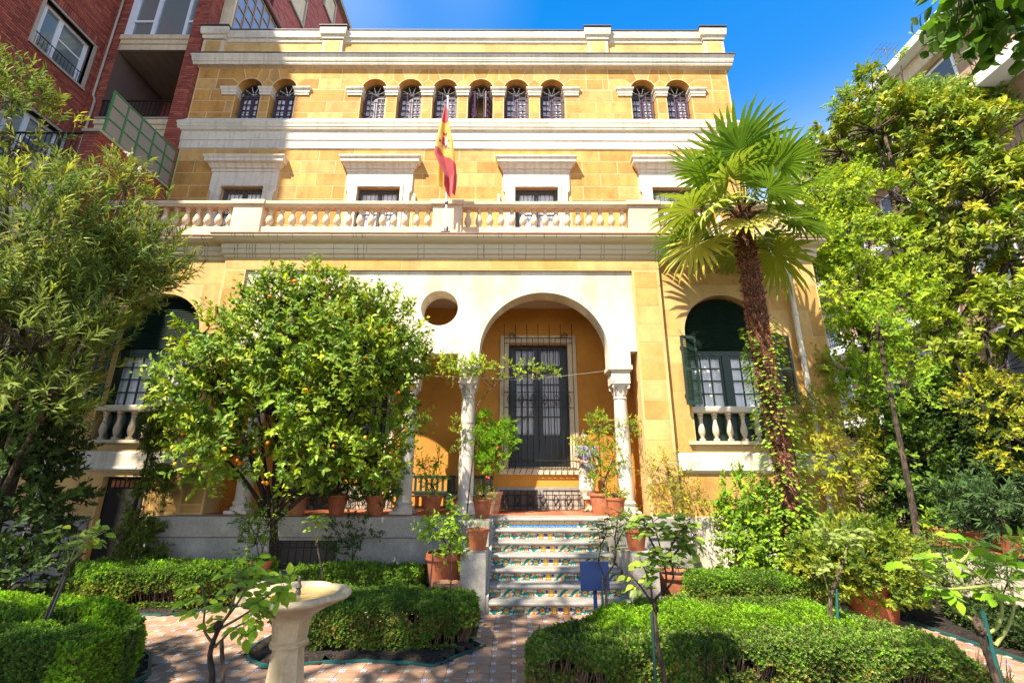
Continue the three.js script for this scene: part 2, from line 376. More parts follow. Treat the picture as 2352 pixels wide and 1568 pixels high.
// leaves on twigs spread through ellipsoids [x, y, d, rx, ry, rd]; gaps come from a coarse noise
function crown(F, blobs, twigs, perTwig, o) {
  const { size = 0.08, colors, twigLen = 0.25, up = 0.3, inner = 0.55, gap = 0.36, gapScale = 1.6, spread = 0.9, droop = 0, tips = null, sizeVar = 0.3 } = o;
  const w = blobs.map((b) => Math.pow(b[3] * b[4] * b[5], 0.66)), tot = w.reduce((a, b) => a + b, 0);
  for (let t = 0, tries = 0; t < twigs && tries < twigs * 6; tries++) {
    let q = R() * tot, bi = 0;
    while (q > w[bi] && bi < blobs.length - 1) q -= w[bi++];
    const b = blobs[bi], u = unit(), k = lerp(inner, 1.03, Math.pow(R(), 0.55)) * (0.9 + 0.2 * noise3(u.x * 2 + bi * 9, u.y * 2, u.z * 2));
    const p = V3(b[0] + u.x * b[3] * k, b[1] + u.y * b[4] * k, -b[2] + u.z * b[5] * k);
    if (fbm(p.x * gapScale + 31, p.y * gapScale + 7, p.z * gapScale, 3) < gap) continue;
    t++;
    const dir = u.clone().add(V3(rn() * 0.5, up + rn() * 0.4, rn() * 0.5)).normalize(), base = pick(colors), shade = rr(0.78, 1.22), warm = rn() * 0.12;
    const L = twigLen * rr(0.6, 1.3);
    if (tips) tips.push([p, p.clone().addScaledVector(dir, L)]);
    for (let i = 0; i < perTwig; i++) {
      const f = (i + R()) / perTwig, a = i * 2.4 + rr(-0.5, 0.5), side = unit().cross(dir).normalize();
      side.applyAxisAngle(dir, a);
      const ld = dir.clone().multiplyScalar(0.7).addScaledVector(side, spread * rr(0.6, 1.2)).add(V3(0, -droop, 0));
      F.add(p.clone().addScaledVector(dir, f * L), ld, side.clone().negate().addScaledVector(dir, 0.9).add(V3(rn() * 0.5, 0.5 + rn() * 0.4, rn() * 0.5)), size * (1 + rn() * sizeVar), tint(base, shade * rr(0.85, 1.15), warm));
    }
  }
}

// ================================================================ GROUND
structure('ground', (() => { const g = new THREE.PlaneGeometry(700, 700, 8, 8); g.rotateX(-PI / 2); g.translate(0, -0.06, -60); return prep(g); })(), M.soil, 'brown garden soil');

// ================================================================ THE YELLOW HOUSE
const HX = -1.47, UP = 10.9;
const house = thing('yellow_house', 'ochre yellow villa with white cornices, balustraded terrace and arched porch', 'house', HX, 0, 9.2);
const mir = (x) => 2 * HX - x;

// blocks of painted ashlar, each a few millimetres proud of the pale joints
function insetPoly(pts, m) {
  const n = pts.length, out = [];
  let area = 0;
  for (let i = 0; i < n; i++) { const a = pts[i], b = pts[(i + 1) % n]; area += a[0] * b[1] - b[0] * a[1]; }
  const sgn = area > 0 ? 1 : -1;
  for (let i = 0; i < n; i++) {
    const a = pts[(i + n - 1) % n], b = pts[i], c = pts[(i + 1) % n];
    const e = (p, q) => { const l = Math.hypot(q[0] - p[0], q[1] - p[1]) || 1; return [(q[0] - p[0]) / l, (q[1] - p[1]) / l]; };
    const u = e(a, b), v = e(b, c), n1 = [-u[1] * sgn, u[0] * sgn], n2 = [-v[1] * sgn, v[0] * sgn], k = 1 + n1[0] * n2[0] + n1[1] * n2[1];
    out.push([b[0] + ((n1[0] + n2[0]) * m) / Math.max(k, 0.4), b[1] + ((n1[1] + n2[1]) * m) / Math.max(k, 0.4)]);
  }
  return out;
}
function block(poly, d, mats, gapW, proud = 0.003) {
  const q = insetPoly(poly, gapW / 2), s = new THREE.Shape();
  q.forEach(([x, y], i) => (i ? s.lineTo(x, y) : s.moveTo(x, y)));
  s.closePath();
  const g = new THREE.ExtrudeGeometry(s, { depth: proud, bevelEnabled: false });
  g.translate(0, 0, -d);
  // shift the grain so that no two blocks look alike
  const m = part(house, 'stone_block', prep(g), pick(mats));
  const uv = m.geometry.attributes.uv, ox = R() * 7, oy = R() * 7;
  for (let i = 0; i < uv.count; i++) uv.setXY(i, uv.getX(i) + ox, uv.getY(i) + oy);
  return m;
}
// rows of blocks in running bond between x0 and x1, leaving the given rectangles free
function ashlar(x0, x1, rows, len, d, mats, gapW, holes = [], phase = 0) {
  for (let r = 0; r < rows.length - 1; r++) {
    const y0 = rows[r + 1], y1 = rows[r], ym = (y0 + y1) / 2;
    const cuts = holes.filter((h) => h[2] < ym && h[3] > ym).map((h) => [h[0], h[1]]).sort((a, b) => a[0] - b[0]);
    const spans = [];
    let x = x0;
    for (const [a, b] of cuts) { if (a > x) spans.push([x, Math.min(a, x1)]); x = Math.max(x, b); }
    if (x < x1) spans.push([x, x1]);
    const first = x0 - len + ((((r + phase) % 2) * len) / 2);
    for (const [a, b] of spans) {
      const js = [a];
      for (let k = 0; k < 60; k++) { const j = first + k * len; if (j > a + 0.16 && j < b - 0.16) js.push(j); }
      js.push(b);
      for (let i = 0; i < js.length - 1; i++) if (js[i + 1] - js[i] > 0.06) block([[js[i], y0], [js[i + 1], y0], [js[i + 1], y1], [js[i], y1]], d, mats, gapW);
    }
  }
}

// ---------------- upper storeys
const UX0 = -9.27, UX1 = 6.32;
const paneAt = (w, xa, xb, ya, yb, d) => part(w, 'pane', prep(new THREE.PlaneGeometry(xb - xa - 0.004, yb - ya + 0.004).translate((xa + xb) / 2, (ya + yb) / 2, -d)), M.glass);
const archX = [-7.67, -6.66, -4.03, -2.99, -1.96, -0.93, 0.11, 1.15, 3.8, 4.82], AR = 0.36, ACY = 12.62, ASILL = 11.55;
const doorX = [-7.28, -3.6, 0.65, 4.34];
{
  const s = rectShape(UX0, UX1, 6.8, 14.3);
  for (const x of archX) s.holes.push(archPath(x, AR, ASILL, ACY));
  for (const x of doorX) { const p = new THREE.Path(); p.moveTo(x - 0.575, 6.85); p.lineTo(x + 0.575, 6.85); p.lineTo(x + 0.575, 9.27); p.lineTo(x - 0.575, 9.27); p.lineTo(x - 0.575, 6.85); s.holes.push(p); }
  part(house, 'upper_wall', slabGeo(s, UP, 0.34), M.joint);
  part(house, 'body_wall', new MB().box(UX0, UX1, 0, 14.25, 11.9, 21).box(UX0, UX0 + 0.3, 0, 14.25, 11.242, 11.898).box(UX1 - 0.3, UX1, 0, 14.25, 11.242, 11.898).box(UX0 + 0.302, UX1 - 0.302, 9.6, 11.3, 11.243, 11.897).geo, M.joint);
  part(house, 'roof', new MB().box(UX0 - 0.02, UX1 + 0.02, 14.26, 14.4, 11.25, 21.1).geo, M.roofEdge);
  // third storey: rows of blocks below the arches' springing, then voussoirs
  const rows3 = [12.575, 12.17, 11.77, 11.55];
  ashlar(UX0 + 0.03, UX1 - 0.03, rows3, 0.97, UP, M.ochre, 0.03, archX.map((x) => [x - AR - 0.02, x + AR + 0.02, 11, 13.2]), 1);
  const TOP = 13.345, MID = 12.97, LOW = 12.6, RA = AR + 0.02;
  const P = (cx, a, r = RA) => [cx + Math.cos(rad(a)) * r, ACY + Math.sin(rad(a)) * r];
  const arc = (cx, a0, a1) => { const n = Math.max(2, Math.ceil(Math.abs(a1 - a0) / 9)); return [...Array(n + 1).keys()].map((i) => P(cx, a0 + ((a1 - a0) * i) / n)); };
  const groups = [[0, 1], [2, 3, 4, 5, 6, 7], [8, 9]];
  const edges = [];
  for (const gr of groups) {
    for (let i = 0; i < gr.length; i++) {
      const cx = archX[gr[i]], kx = 0.27;
      block([...arc(cx, 66, 114), [cx - kx, TOP], [cx + kx, TOP]], UP, M.ochre, 0.03);
      for (const sd of [-1, 1]) {
        const nb = gr[i + sd], near = nb !== undefined, xm = near ? (cx + archX[nb]) / 2 : cx + sd * (RA + 0.62), xk = near ? xm : cx + sd * (RA + 0.16);
        const a = (q) => (sd > 0 ? q : 180 - q);
        const side = [...arc(cx, a(28), a(66)), [cx + sd * kx, TOP], [xm, TOP], [xm, MID]];
        if (!near) side.push([xk, MID]);
        block(side, UP, M.ochre, 0.03);
        if (near && sd > 0) { const nx = archX[nb]; block([...arc(cx, 2, 28), [xm, MID], ...arc(nx, 152, 178)], UP, M.ochre, 0.03); }
        if (!near) { edges.push([xm, sd, cx]); block([...arc(cx, a(2), a(28)), [xk, MID], [xm, MID], [xm, LOW]], UP, M.ochre, 0.03); }
      }
    }
  }
  edges.sort((a, b) => a[0] - b[0]);
  const gapsX = [UX0 + 0.03, ...edges.map((e) => e[0]), UX1 - 0.03];
  for (let i = 0; i < gapsX.length; i += 2) ashlar(gapsX[i], gapsX[i + 1], [TOP, MID, LOW], 0.97, UP, M.ochre, 0.03, [], i);
  // second storey
  const rows2 = []; for (let y = 10.54; y > 6.9; y -= 0.4) rows2.push(rows2.length ? y : 10.52);
  rows2.push(6.95);
  ashlar(UX0 + 0.03, UX1 - 0.03, rows2, 0.97, UP, M.ochre, 0.03, doorX.map((x) => [x - 0.93, x + 0.93, 6, 9.8]), 0);
}
// cornices and bands
const top = [[0, 13.33], [0.025, 13.345], [0.12, 13.38], [0.12, 13.395], [0.13, 13.41], [0.13, 13.46], [0.155, 13.49], [0.155, 13.52], [0.165, 13.535], [0.17, 13.6], [0.195, 13.66], [0.205, 13.69], [0.205, 13.71], [0, 13.8]];
part(house, 'top_cornice', moulding(top, UX0, UX1, UP, 12), M.trim);
part(house, 'flashing', moulding([[0.18, 13.713], [0.23, 13.713], [0.23, 13.735], [0.15, 13.76]], UX0, UX1, UP, 12), M.roofEdge);
const bandP = [[0, 10.5], [0.035, 10.53], [0.035, 10.77], [0.055, 10.79], [0.055, 11.06], [0.075, 11.08], [0.1, 11.1], [0.115, 11.14], [0.115, 11.17], [0.13, 11.18], [0.135, 11.27], [0.155, 11.31], [0.155, 11.35], [0, 11.56]];
part(house, 'string_course', moulding(bandP, UX0, UX1, UP, 12), M.trim);
// parapet with pilasters and broken coping
{
  const pil = [[-9.25, -8.62], [-5.68, -5.08], [2.24, 2.84], [5.7, 6.3]];
  part(house, 'parapet', new MB().box(UX0, UX1, 14.301, 14.34, 10.901, 11.24).box(UX0 + 0.02, UX1 - 0.02, 13.72, 14.299, 10.87, 10.899).geo, M.lowOchre[2]);
  const cop = [[0, 14.28], [0.03, 14.3], [0.04, 14.4], [0.08, 14.43], [0.09, 14.5], [0.1, 14.63], [0.1, 14.67], [-0.05, 14.7], [-0.3, 14.7]];
  part(house, 'coping', moulding(cop, UX0 + 0.02, UX1 - 0.02, 10.87, 11.2), M.trim);
  part(house, 'flashing', new MB().box(UX0 - 0.1, UX1 + 0.1, 14.68, 14.705, 10.75, 11.3).geo, M.roofEdge);
  for (const [a, b] of pil) {
    const p = part(house, 'parapet_pilaster', boxG(a, b, 13.74, 14.3, 10.78, 10.868), M.cream);
    part(p, 'panel', boxG(a + 0.09, b - 0.09, 13.76, 14.26, 10.77, 10.7795), M.lowOchre[2]);
    part(house, 'coping', moulding(cop.map(([o, y]) => [o, y + 0.045]), a, b, 10.78, 10.9), M.trim);
    part(house, 'flashing', new MB().box(a - 0.12, b + 0.12, 14.748, 14.77, 10.65, 10.95).geo, M.roofEdge);
  }
}
// arched windows with fanlight, casements and iron grille
function fan(cx, cy, r, d, n, t) { const b = new MB(); for (let i = 0; i <= n; i++) { const a = (PI * (i + 1)) / (n + 2); b.bar(W3(cx, cy, d), W3(cx + Math.cos(a) * r, cy + Math.sin(a) * r, d), t, 5); } return b; }
const wavy = (x0, x1, y0, y1, d, folds, amp) => {
  const g = new THREE.PlaneGeometry(x1 - x0, y1 - y0, folds * 6, 3), p = g.attributes.position;
  for (let i = 0; i < p.count; i++) p.setZ(i, Math.sin((p.getX(i) / (x1 - x0)) * folds * 2 * PI + Math.sin(p.getX(i) * 9) * 1.2) * amp * (0.8 + 0.4 * noise3(p.getX(i) * 5, 0, d)));
  g.computeVertexNormals();
  return prep(g.translate((x0 + x1) / 2, (y0 + y1) / 2, -d));
};
archX.forEach((cx, wi) => {
  const w = sub(house, 'window'), d = 11.13, openW = wi === 5, r = AR - 0.002;
  const fr = new THREE.Shape(archPath(cx, r, ASILL, ACY).getPoints(16));
  fr.holes.push(archPath(cx, r - 0.045, ASILL + 0.05, ACY));
  part(w, 'frame', slabGeo(fr, d, 0.06), M.greyWood);
  part(w, 'transom', boxG(cx - r + 0.045, cx + r - 0.045, ACY - 0.1, ACY - 0.04, d + 0.002, d + 0.058), M.greyWood);
  part(w, 'fanlight_bar', fan(cx, ACY - 0.03, r - 0.04, d + 0.02, 3, 0.011).geo, M.white);
  part(w, 'pane', prep(new THREE.ShapeGeometry(new THREE.Shape(archPath(cx, r - 0.046, ACY - 0.04, ACY).getPoints(14))).translate(0, 0, -(d + 0.04))), M.glass);
  for (const s of [-1, 1]) {
    const x0 = cx + (s < 0 ? -r + 0.046 : 0.004), x1 = cx + (s < 0 ? -0.004 : r - 0.046);
    const leaf = new MB(), y0 = ASILL + 0.052, y1 = ACY - 0.102, dd = d + 0.01;
    const L = (a, b, c, e) => leaf.box(a, b, c, e, dd, dd + 0.04);
    L(x0, x0 + 0.045, y0, y1); L(x1 - 0.045, x1, y0, y1); L(x0 + 0.0455, x1 - 0.0455, y0, y0 + 0.06); L(x0 + 0.0455, x1 - 0.0455, y1 - 0.05, y1);
    const lw = x1 - x0;
    for (let k = 1; k < 4; k++) { const y = lerp(y0 + 0.06, y1 - 0.05, k / 4); L(x0 + 0.0455, x1 - 0.0455, y - 0.009, y + 0.009); }
    leaf.box((x0 + x1) / 2 - 0.008, (x0 + x1) / 2 + 0.008, y0 + 0.061, y1 - 0.051, dd + 0.005, dd + 0.035);
    if (openW) { // casement swung inwards
      const g = leaf.geo; const hx = s < 0 ? x0 : x1;
      g.translate(-hx, 0, dd).rotateY(s * rad(62)).translate(hx, 0, -dd);
      part(w, 'casement', prep(g), M.purpleWood);
    } else {
      part(w, 'casement', leaf.geo, M.purpleWood);
      part(w, 'pane', prep(new THREE.PlaneGeometry(lw - 0.09, y1 - y0 - 0.11).translate((x0 + x1) / 2, (y0 + y1) / 2, -(dd + 0.022))), M.glass);
      part(w, 'curtain', wavy(x0 + 0.02, x1 - 0.02, y0, y1, dd + 0.06, 3, 0.006), M.curtain);
    }
  }
  const gr = new MB(), gd = d - 0.1;
  for (let k = 0; k <= 3; k++) { const x = cx - 0.27 + k * 0.18; gr.bar(W3(x, ASILL, gd), W3(x, ACY + (k % 3 ? 0.0 : -0.01), gd), 0.0085, 6); }
  for (const y of [ASILL + 0.09, ASILL + 0.28, ACY - 0.07]) gr.bar(W3(cx - r, y, gd), W3(cx + r, y, gd), 0.009, 6);
  part(w, 'grille', gr.geo, M.ironBack);
  // plastered reveal, ochre
  const rv = new THREE.Shape(archPath(cx, AR - 0.0005, ASILL + 0.002, ACY).getPoints(20));
  rv.holes.push(archPath(cx, AR - 0.004, ASILL + 0.006, ACY));
  part(w, 'reveal', slabGeo(rv, UP + 0.004, 0.26), M.ochre[0]);
});
{ // impost mouldings between the arches
  const prof = [[0, 12.36], [0.02, 12.365], [0.02, 12.44], [0.035, 12.45], [0.035, 12.52], [0.06, 12.55], [0.075, 12.6], [0.075, 12.62], [0, 12.63]];
  for (const gr of [[0, 1], [2, 3, 4, 5, 6, 7], [8, 9]]) for (let i = 0; i <= gr.length; i++) {
    const a = i === 0 ? archX[gr[0]] - AR - 0.38 : archX[gr[i - 1]] + AR, b = i === gr.length ? archX[gr[i - 1]] + AR + 0.38 : archX[gr[i]] - AR;
    part(house, 'impost', moulding(prof, a + 0.001, b - 0.001, UP - 0.014, 11.15), M.trim);
  }
}
// french windows of the second storey with hood mouldings
for (const cx of doorX) {
  const w = sub(house, 'window');
  const arch = new THREE.Shape(); const o = 0.9;
  const A = (pts) => pts.forEach(([x, y], i) => (i ? arch.lineTo(cx + x, y) : arch.moveTo(cx + x, y)));
  A([[-o + 0.06, 6.85], [-0.575, 6.85], [-0.575, 9.27], [0.575, 9.27], [0.575, 6.85], [o - 0.06, 6.85], [o - 0.06, 9.1], [o, 9.16], [o, 9.76], [-o, 9.76], [-o, 9.16], [-o + 0.06, 9.1]]);
  part(w, 'frame', slabGeo(arch, UP - 0.06, 0.075, 0.012), M.trim);
  const inner = new THREE.Shape(); [[-0.66, 6.86], [-0.577, 6.86], [-0.577, 9.272], [0.577, 9.272], [0.577, 6.86], [0.66, 6.86], [0.66, 9.35], [-0.66, 9.35]].forEach(([x, y], i) => (i ? inner.lineTo(cx + x, y) : inner.moveTo(cx + x, y)));
  part(w, 'frame_moulding', slabGeo(inner, UP - 0.085, 0.024), M.trim);
  const hood = [[0, 9.72], [0.02, 9.74], [0.02, 9.81], [0.05, 9.82], [0.065, 9.87], [0.1, 9.92], [0.1, 9.935], [0.155, 9.96], [0.165, 9.97], [0.165, 10.05], [0.19, 10.08], [0.205, 10.12], [0.205, 10.15], [0, 10.2]];
  part(w, 'hood_moulding', moulding(hood, cx - 0.9, cx + 0.9, UP - 0.062, 10.95), M.trim);
  const d = 10.985, fr = new MB();
  fr.box(cx - 0.574, cx - 0.52, 6.86, 9.269, d, d + 0.07).box(cx + 0.52, cx + 0.574, 6.86, 9.269, d, d + 0.07).box(cx - 0.5195, cx + 0.5195, 9.215, 9.269, d, d + 0.07);
  part(w, 'door_frame', fr.geo, M.greyWood);
  for (const s of [-1, 1]) {
    const x0 = s < 0 ? cx - 0.519 : cx + 0.003, x1 = s < 0 ? cx - 0.003 : cx + 0.519, L = new MB(), dd = d + 0.01;
    const B = (a, b, c, e) => L.box(a, b, c, e, dd, dd + 0.045);
    B(x0, x0 + 0.05, 6.87, 9.212); B(x1 - 0.05, x1, 6.87, 9.212); B(x0 + 0.0505, x1 - 0.0505, 9.165, 9.212); B(x0 + 0.0505, x1 - 0.0505, 6.87, 7.35);
    for (const y of [7.9, 8.5]) B(x0 + 0.0505, x1 - 0.0505, y, y + 0.03);
    part(w, 'door_leaf', L.geo, M.greyWood);
    part(w, 'pane', prep(new THREE.PlaneGeometry(x1 - x0 - 0.1, 1.815).translate((x0 + x1) / 2, 8.2575, -(dd + 0.03))), M.glass);
    part(w, 'curtain', wavy(x0 + 0.02, x1 - 0.02, 7.2, 9.2, dd + 0.075, 5, 0.01), M.curtain);
  }
  const g = new MB();
  for (let k = 0; k < 9; k++) { const x = cx - 0.46 + k * 0.115; g.bar(W3(x, 6.9, d - 0.03), W3(x, 9.24, d - 0.03), 0.009, 6); }
  for (const y of [7.5, 8.86]) g.bar(W3(cx - 0.57, y, d - 0.03), W3(cx + 0.57, y, d - 0.03), 0.009, 6);
  part(w, 'grille', g.geo, M.ironBack);
}
for (const x of [-2.62, 0.0 - 0.36]) part(house, 'lamp_bracket', new MB().box(x - 0.03, x + 0.03, 8.75, 9.02, 10.78, 10.888, 0.01).geo, M.white);

// ---------------- ground floor: porch bay in the middle, wings on both sides
const BAY = 9.15, WING = 9.27, TER = 1.085, PB = 10.7, PY = 5.73;
const bx0 = -6.2, bx1 = 3.15, px0 = -5.72, px1 = 2.57;
{
  // bay frame round the white panel
  const s = new THREE.Shape();
  [[bx0, -0.1], [px0, -0.1], [px0, 6.02], [px1, 6.02], [px1, -0.1], [bx1, -0.1], [bx1, 6.4], [bx0, 6.4]].forEach(([x, y], i) => (i ? s.lineTo(x, y) : s.moveTo(x, y)));
  part(house, 'bay_wall', slabGeo(s, BAY, 0.5), M.lowJoint);
  const rows = []; for (let y = 6.0; y > 1.2; y -= 0.395) rows.push(y);
  rows.push(1.1);
  ashlar(px1 + 0.03, bx1 - 0.05, rows, 5, BAY, M.lowOchre, 0.022);
  ashlar(bx0 + 0.05, px0 - 0.03, rows, 5, BAY, M.lowOchre, 0.022);
  ashlar(bx0 + 0.02, bx1 - 0.02, [6.32, 6.04], 1.9, BAY, M.lowOchre, 0.02);
  // white panel with its two great arches, square middle opening and round window
  const a = new THREE.Shape(), y0 = 3.95, ac = 4.2, ar = 1.33;
  a.moveTo(px0 + 0.002, 6.018); a.lineTo(px0 + 0.002, 4.24); a.lineTo(-5.36, 4.24); a.lineTo(-5.36, y0); a.lineTo(-4.93, y0); a.lineTo(-4.93, ac);
  a.absarc(-3.6, ac, ar, PI, 0, true); a.lineTo(-2.27, y0); a.lineTo(-1.87, y0); a.lineTo(-1.87, 4.18); a.lineTo(-1.1, 4.18); a.lineTo(-1.1, y0); a.lineTo(-0.67, y0); a.lineTo(-0.67, ac);
  a.absarc(0.66, ac, ar, PI, 0, true); a.lineTo(1.99, y0); a.lineTo(2.42, y0); a.lineTo(2.42, 4.24); a.lineTo(px1 - 0.002, 4.24); a.lineTo(px1 - 0.002, 6.018); a.closePath();
  const h = new THREE.Path(); h.absarc(-1.53, 5.175, 0.39, 0, 2 * PI, false); a.holes.push(h);
  const g = new THREE.ExtrudeGeometry(a, { depth: 0.44, bevelEnabled: false, curveSegments: 40 }); g.translate(0, 0, -(9.2 + 0.44));
  part(house, 'porch_arcade', prep(g), M.stucco);
  const lip = ringShape(-1.53, 5.175, 0.388, 0.43, 0, 2 * PI);
  // porch inside
  const back = rectShape(px0 - 0.3, px1 + 0.3, TER - 0.2, PY);
  const holesD = [0.62, mir(0.62)];
  for (const x of holesD) { const p = new THREE.Path(); p.moveTo(x - 0.7, 1.98); p.lineTo(x + 0.7, 1.98); p.lineTo(x + 0.7, 4.82); p.lineTo(x - 0.7, 4.82); p.lineTo(x - 0.7, 1.98); back.holes.push(p); }
  part(house, 'porch_wall', slabGeo(back, PB, 0.3), M.porch);
  part(house, 'porch_wall', new MB().box(px0 - 0.3, px0 - 0.002, TER - 0.2, PY, 9.652, PB - 0.002).box(px1 + 0.002, px1 + 0.3, TER - 0.2, PY, 9.652, PB - 0.002).geo, M.porch);
  part(house, 'porch_ceiling', boxG(px0 - 0.3, px1 + 0.3, PY + 0.002, PY + 0.15, 9.645, 11.2), M.porchCeil);
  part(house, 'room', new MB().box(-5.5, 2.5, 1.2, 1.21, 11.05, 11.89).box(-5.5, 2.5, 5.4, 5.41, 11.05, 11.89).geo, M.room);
}
// terrace: stone dado, floor, vents and cellar windows
{
  const s = rectShape(-6.3, 3.1, -0.1, 0.74);
  for (const [x0, x1] of [[-4.15, -3.0]]) { const p = new THREE.Path(); p.moveTo(x0, 0.2); p.lineTo(x1, 0.2); p.lineTo(x1, 0.7); p.lineTo(x0, 0.7); p.lineTo(x0, 0.2); s.holes.push(p); }
  part(house, 'terrace_wall', slabGeo(s, 8.68, 0.3), M.granite);
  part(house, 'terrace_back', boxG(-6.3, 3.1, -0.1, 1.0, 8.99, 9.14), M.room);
  let x = -6.3;
  for (const w of [1.6, 1.9, 1.7, 1.5]) { part(house, 'coping_stone', boxG(x + 0.004, x + w - 0.004, 0.75, TER - 0.004, 8.65, 9.14, 0.008), M.graniteL); x += w; }
  part(house, 'coping_stone', boxG(1.6, 3.1, 0.75, TER - 0.004, 8.65, 9.14, 0.008), M.graniteL);
  part(house, 'coping_stone', boxG(0.405, 1.598, 0.75, TER - 0.004, 8.72, 9.14, 0.008), M.graniteL);
  const gr = new MB();
  for (let k = 0; k < 9; k++) gr.bar(W3(-4.1 + k * 0.13, 0.2, 8.72), W3(-4.1 + k * 0.13, 0.7, 8.72), 0.009);
  gr.bar(W3(-4.15, 0.32, 8.72), W3(-3, 0.32, 8.72), 0.009).bar(W3(-4.15, 0.58, 8.72), W3(-3, 0.58, 8.72), 0.009);
  part(house, 'cellar_grille', gr.geo, M.iron);
  // floor tiles
  const fl = sub(house, 'terrace_floor');
  part(fl, 'floor_bed', boxG(px0, px1, TER - 0.05, TER - 0.006, 9.141, 10.698), M.mortar);
  const tg = boxG(-0.128, 0.128, -0.004, 0.004, -0.128, 0.128, 0.002);
  for (let i = 0; i < 32; i++) for (let j = 0; j < 6; j++) piece(fl, 'tile', tg, M.pot[(i * 7 + j * 3) % 3], px0 + 0.13 + i * 0.26, TER, -(9.28 + j * 0.26));
}
// columns: base, shaft, carved capital, impost
{
  const shaft = lathe([[0.148, 0], [0.15, 0.5], [0.142, 1.3], [0.126, 2.0]], 24);
  const base = lathe([[0.2, 0], [0.205, 0.03], [0.195, 0.06], [0.165, 0.075], [0.16, 0.1], [0.178, 0.12], [0.18, 0.145], [0.16, 0.165], [0.15, 0.18]], 24);
  const cap = new MB();
  cap.add(lathe([[0.135, -0.03], [0.142, -0.02], [0.135, 0], [0.12, 0.02], [0.125, 0.12], [0.15, 0.2], [0.185, 0.25]], 24));
  for (let k = 0; k < 8; k++) { // acanthus leaves curling outwards
    const a = (k / 8) * 2 * PI, g = leafGeo(0.55, 0.12, -0.5, 0.5); g.scale(0.19, 0.2, 0.13).translate(0, 0.0, 0.122).rotateY(a); cap.add(g);
  }
  for (let k = 0; k < 4; k++) { // corner scrolls
    const a = PI / 4 + (k * PI) / 2, g = new THREE.TorusGeometry(0.032, 0.016, 6, 12); g.rotateY(PI / 2).translate(0, 0.205, 0.205).rotateY(a); cap.add(g);
    const h = new THREE.SphereGeometry(0.02, 8, 6); h.translate(0, 0.205, 0.205).rotateY(a); cap.add(h);
  }
  cap.box(-0.17, 0.17, 0.235, 0.262, -0.17, 0.17, 0.005);
  const imp = new MB();
  imp.box(-0.19, 0.19, 0.002, 0.25, -0.19, 0.19, 0.006).box(-0.215, 0.215, 0.252, 0.28, -0.215, 0.215, 0.006).box(-0.245, 0.245, 0.282, 0.378, -0.235, 0.235, 0.01);
  const geos = { capital: cap.geo, impost: imp.geo };
  const plinth = new MB().box(-0.22, 0.22, 0, 0.062, -0.22, 0.22, 0.008).geo;
  for (const x of [-5.145, -2.07, -0.885, 2.205]) {
    const c = sub(house, 'column'), z = -9.42;
    piece(c, 'plinth', plinth, M.marble, x, TER, z);
    piece(c, 'base', prep(base.clone()), M.marble, x, TER + 0.062, z);
    piece(c, 'shaft', prep(shaft.clone()), M.marble, x, TER + 0.242, z, R() * 3, 1, 1.0, 1);
    piece(c, 'capital', geos.capital, M.marble, x, 3.31, z);
    piece(c, 'impost', geos.impost, M.trim, x, 3.571, z);
  }
}
M.netCurtain = mat(0.4, 0.38, 0.38, { roughness: 0.95 });
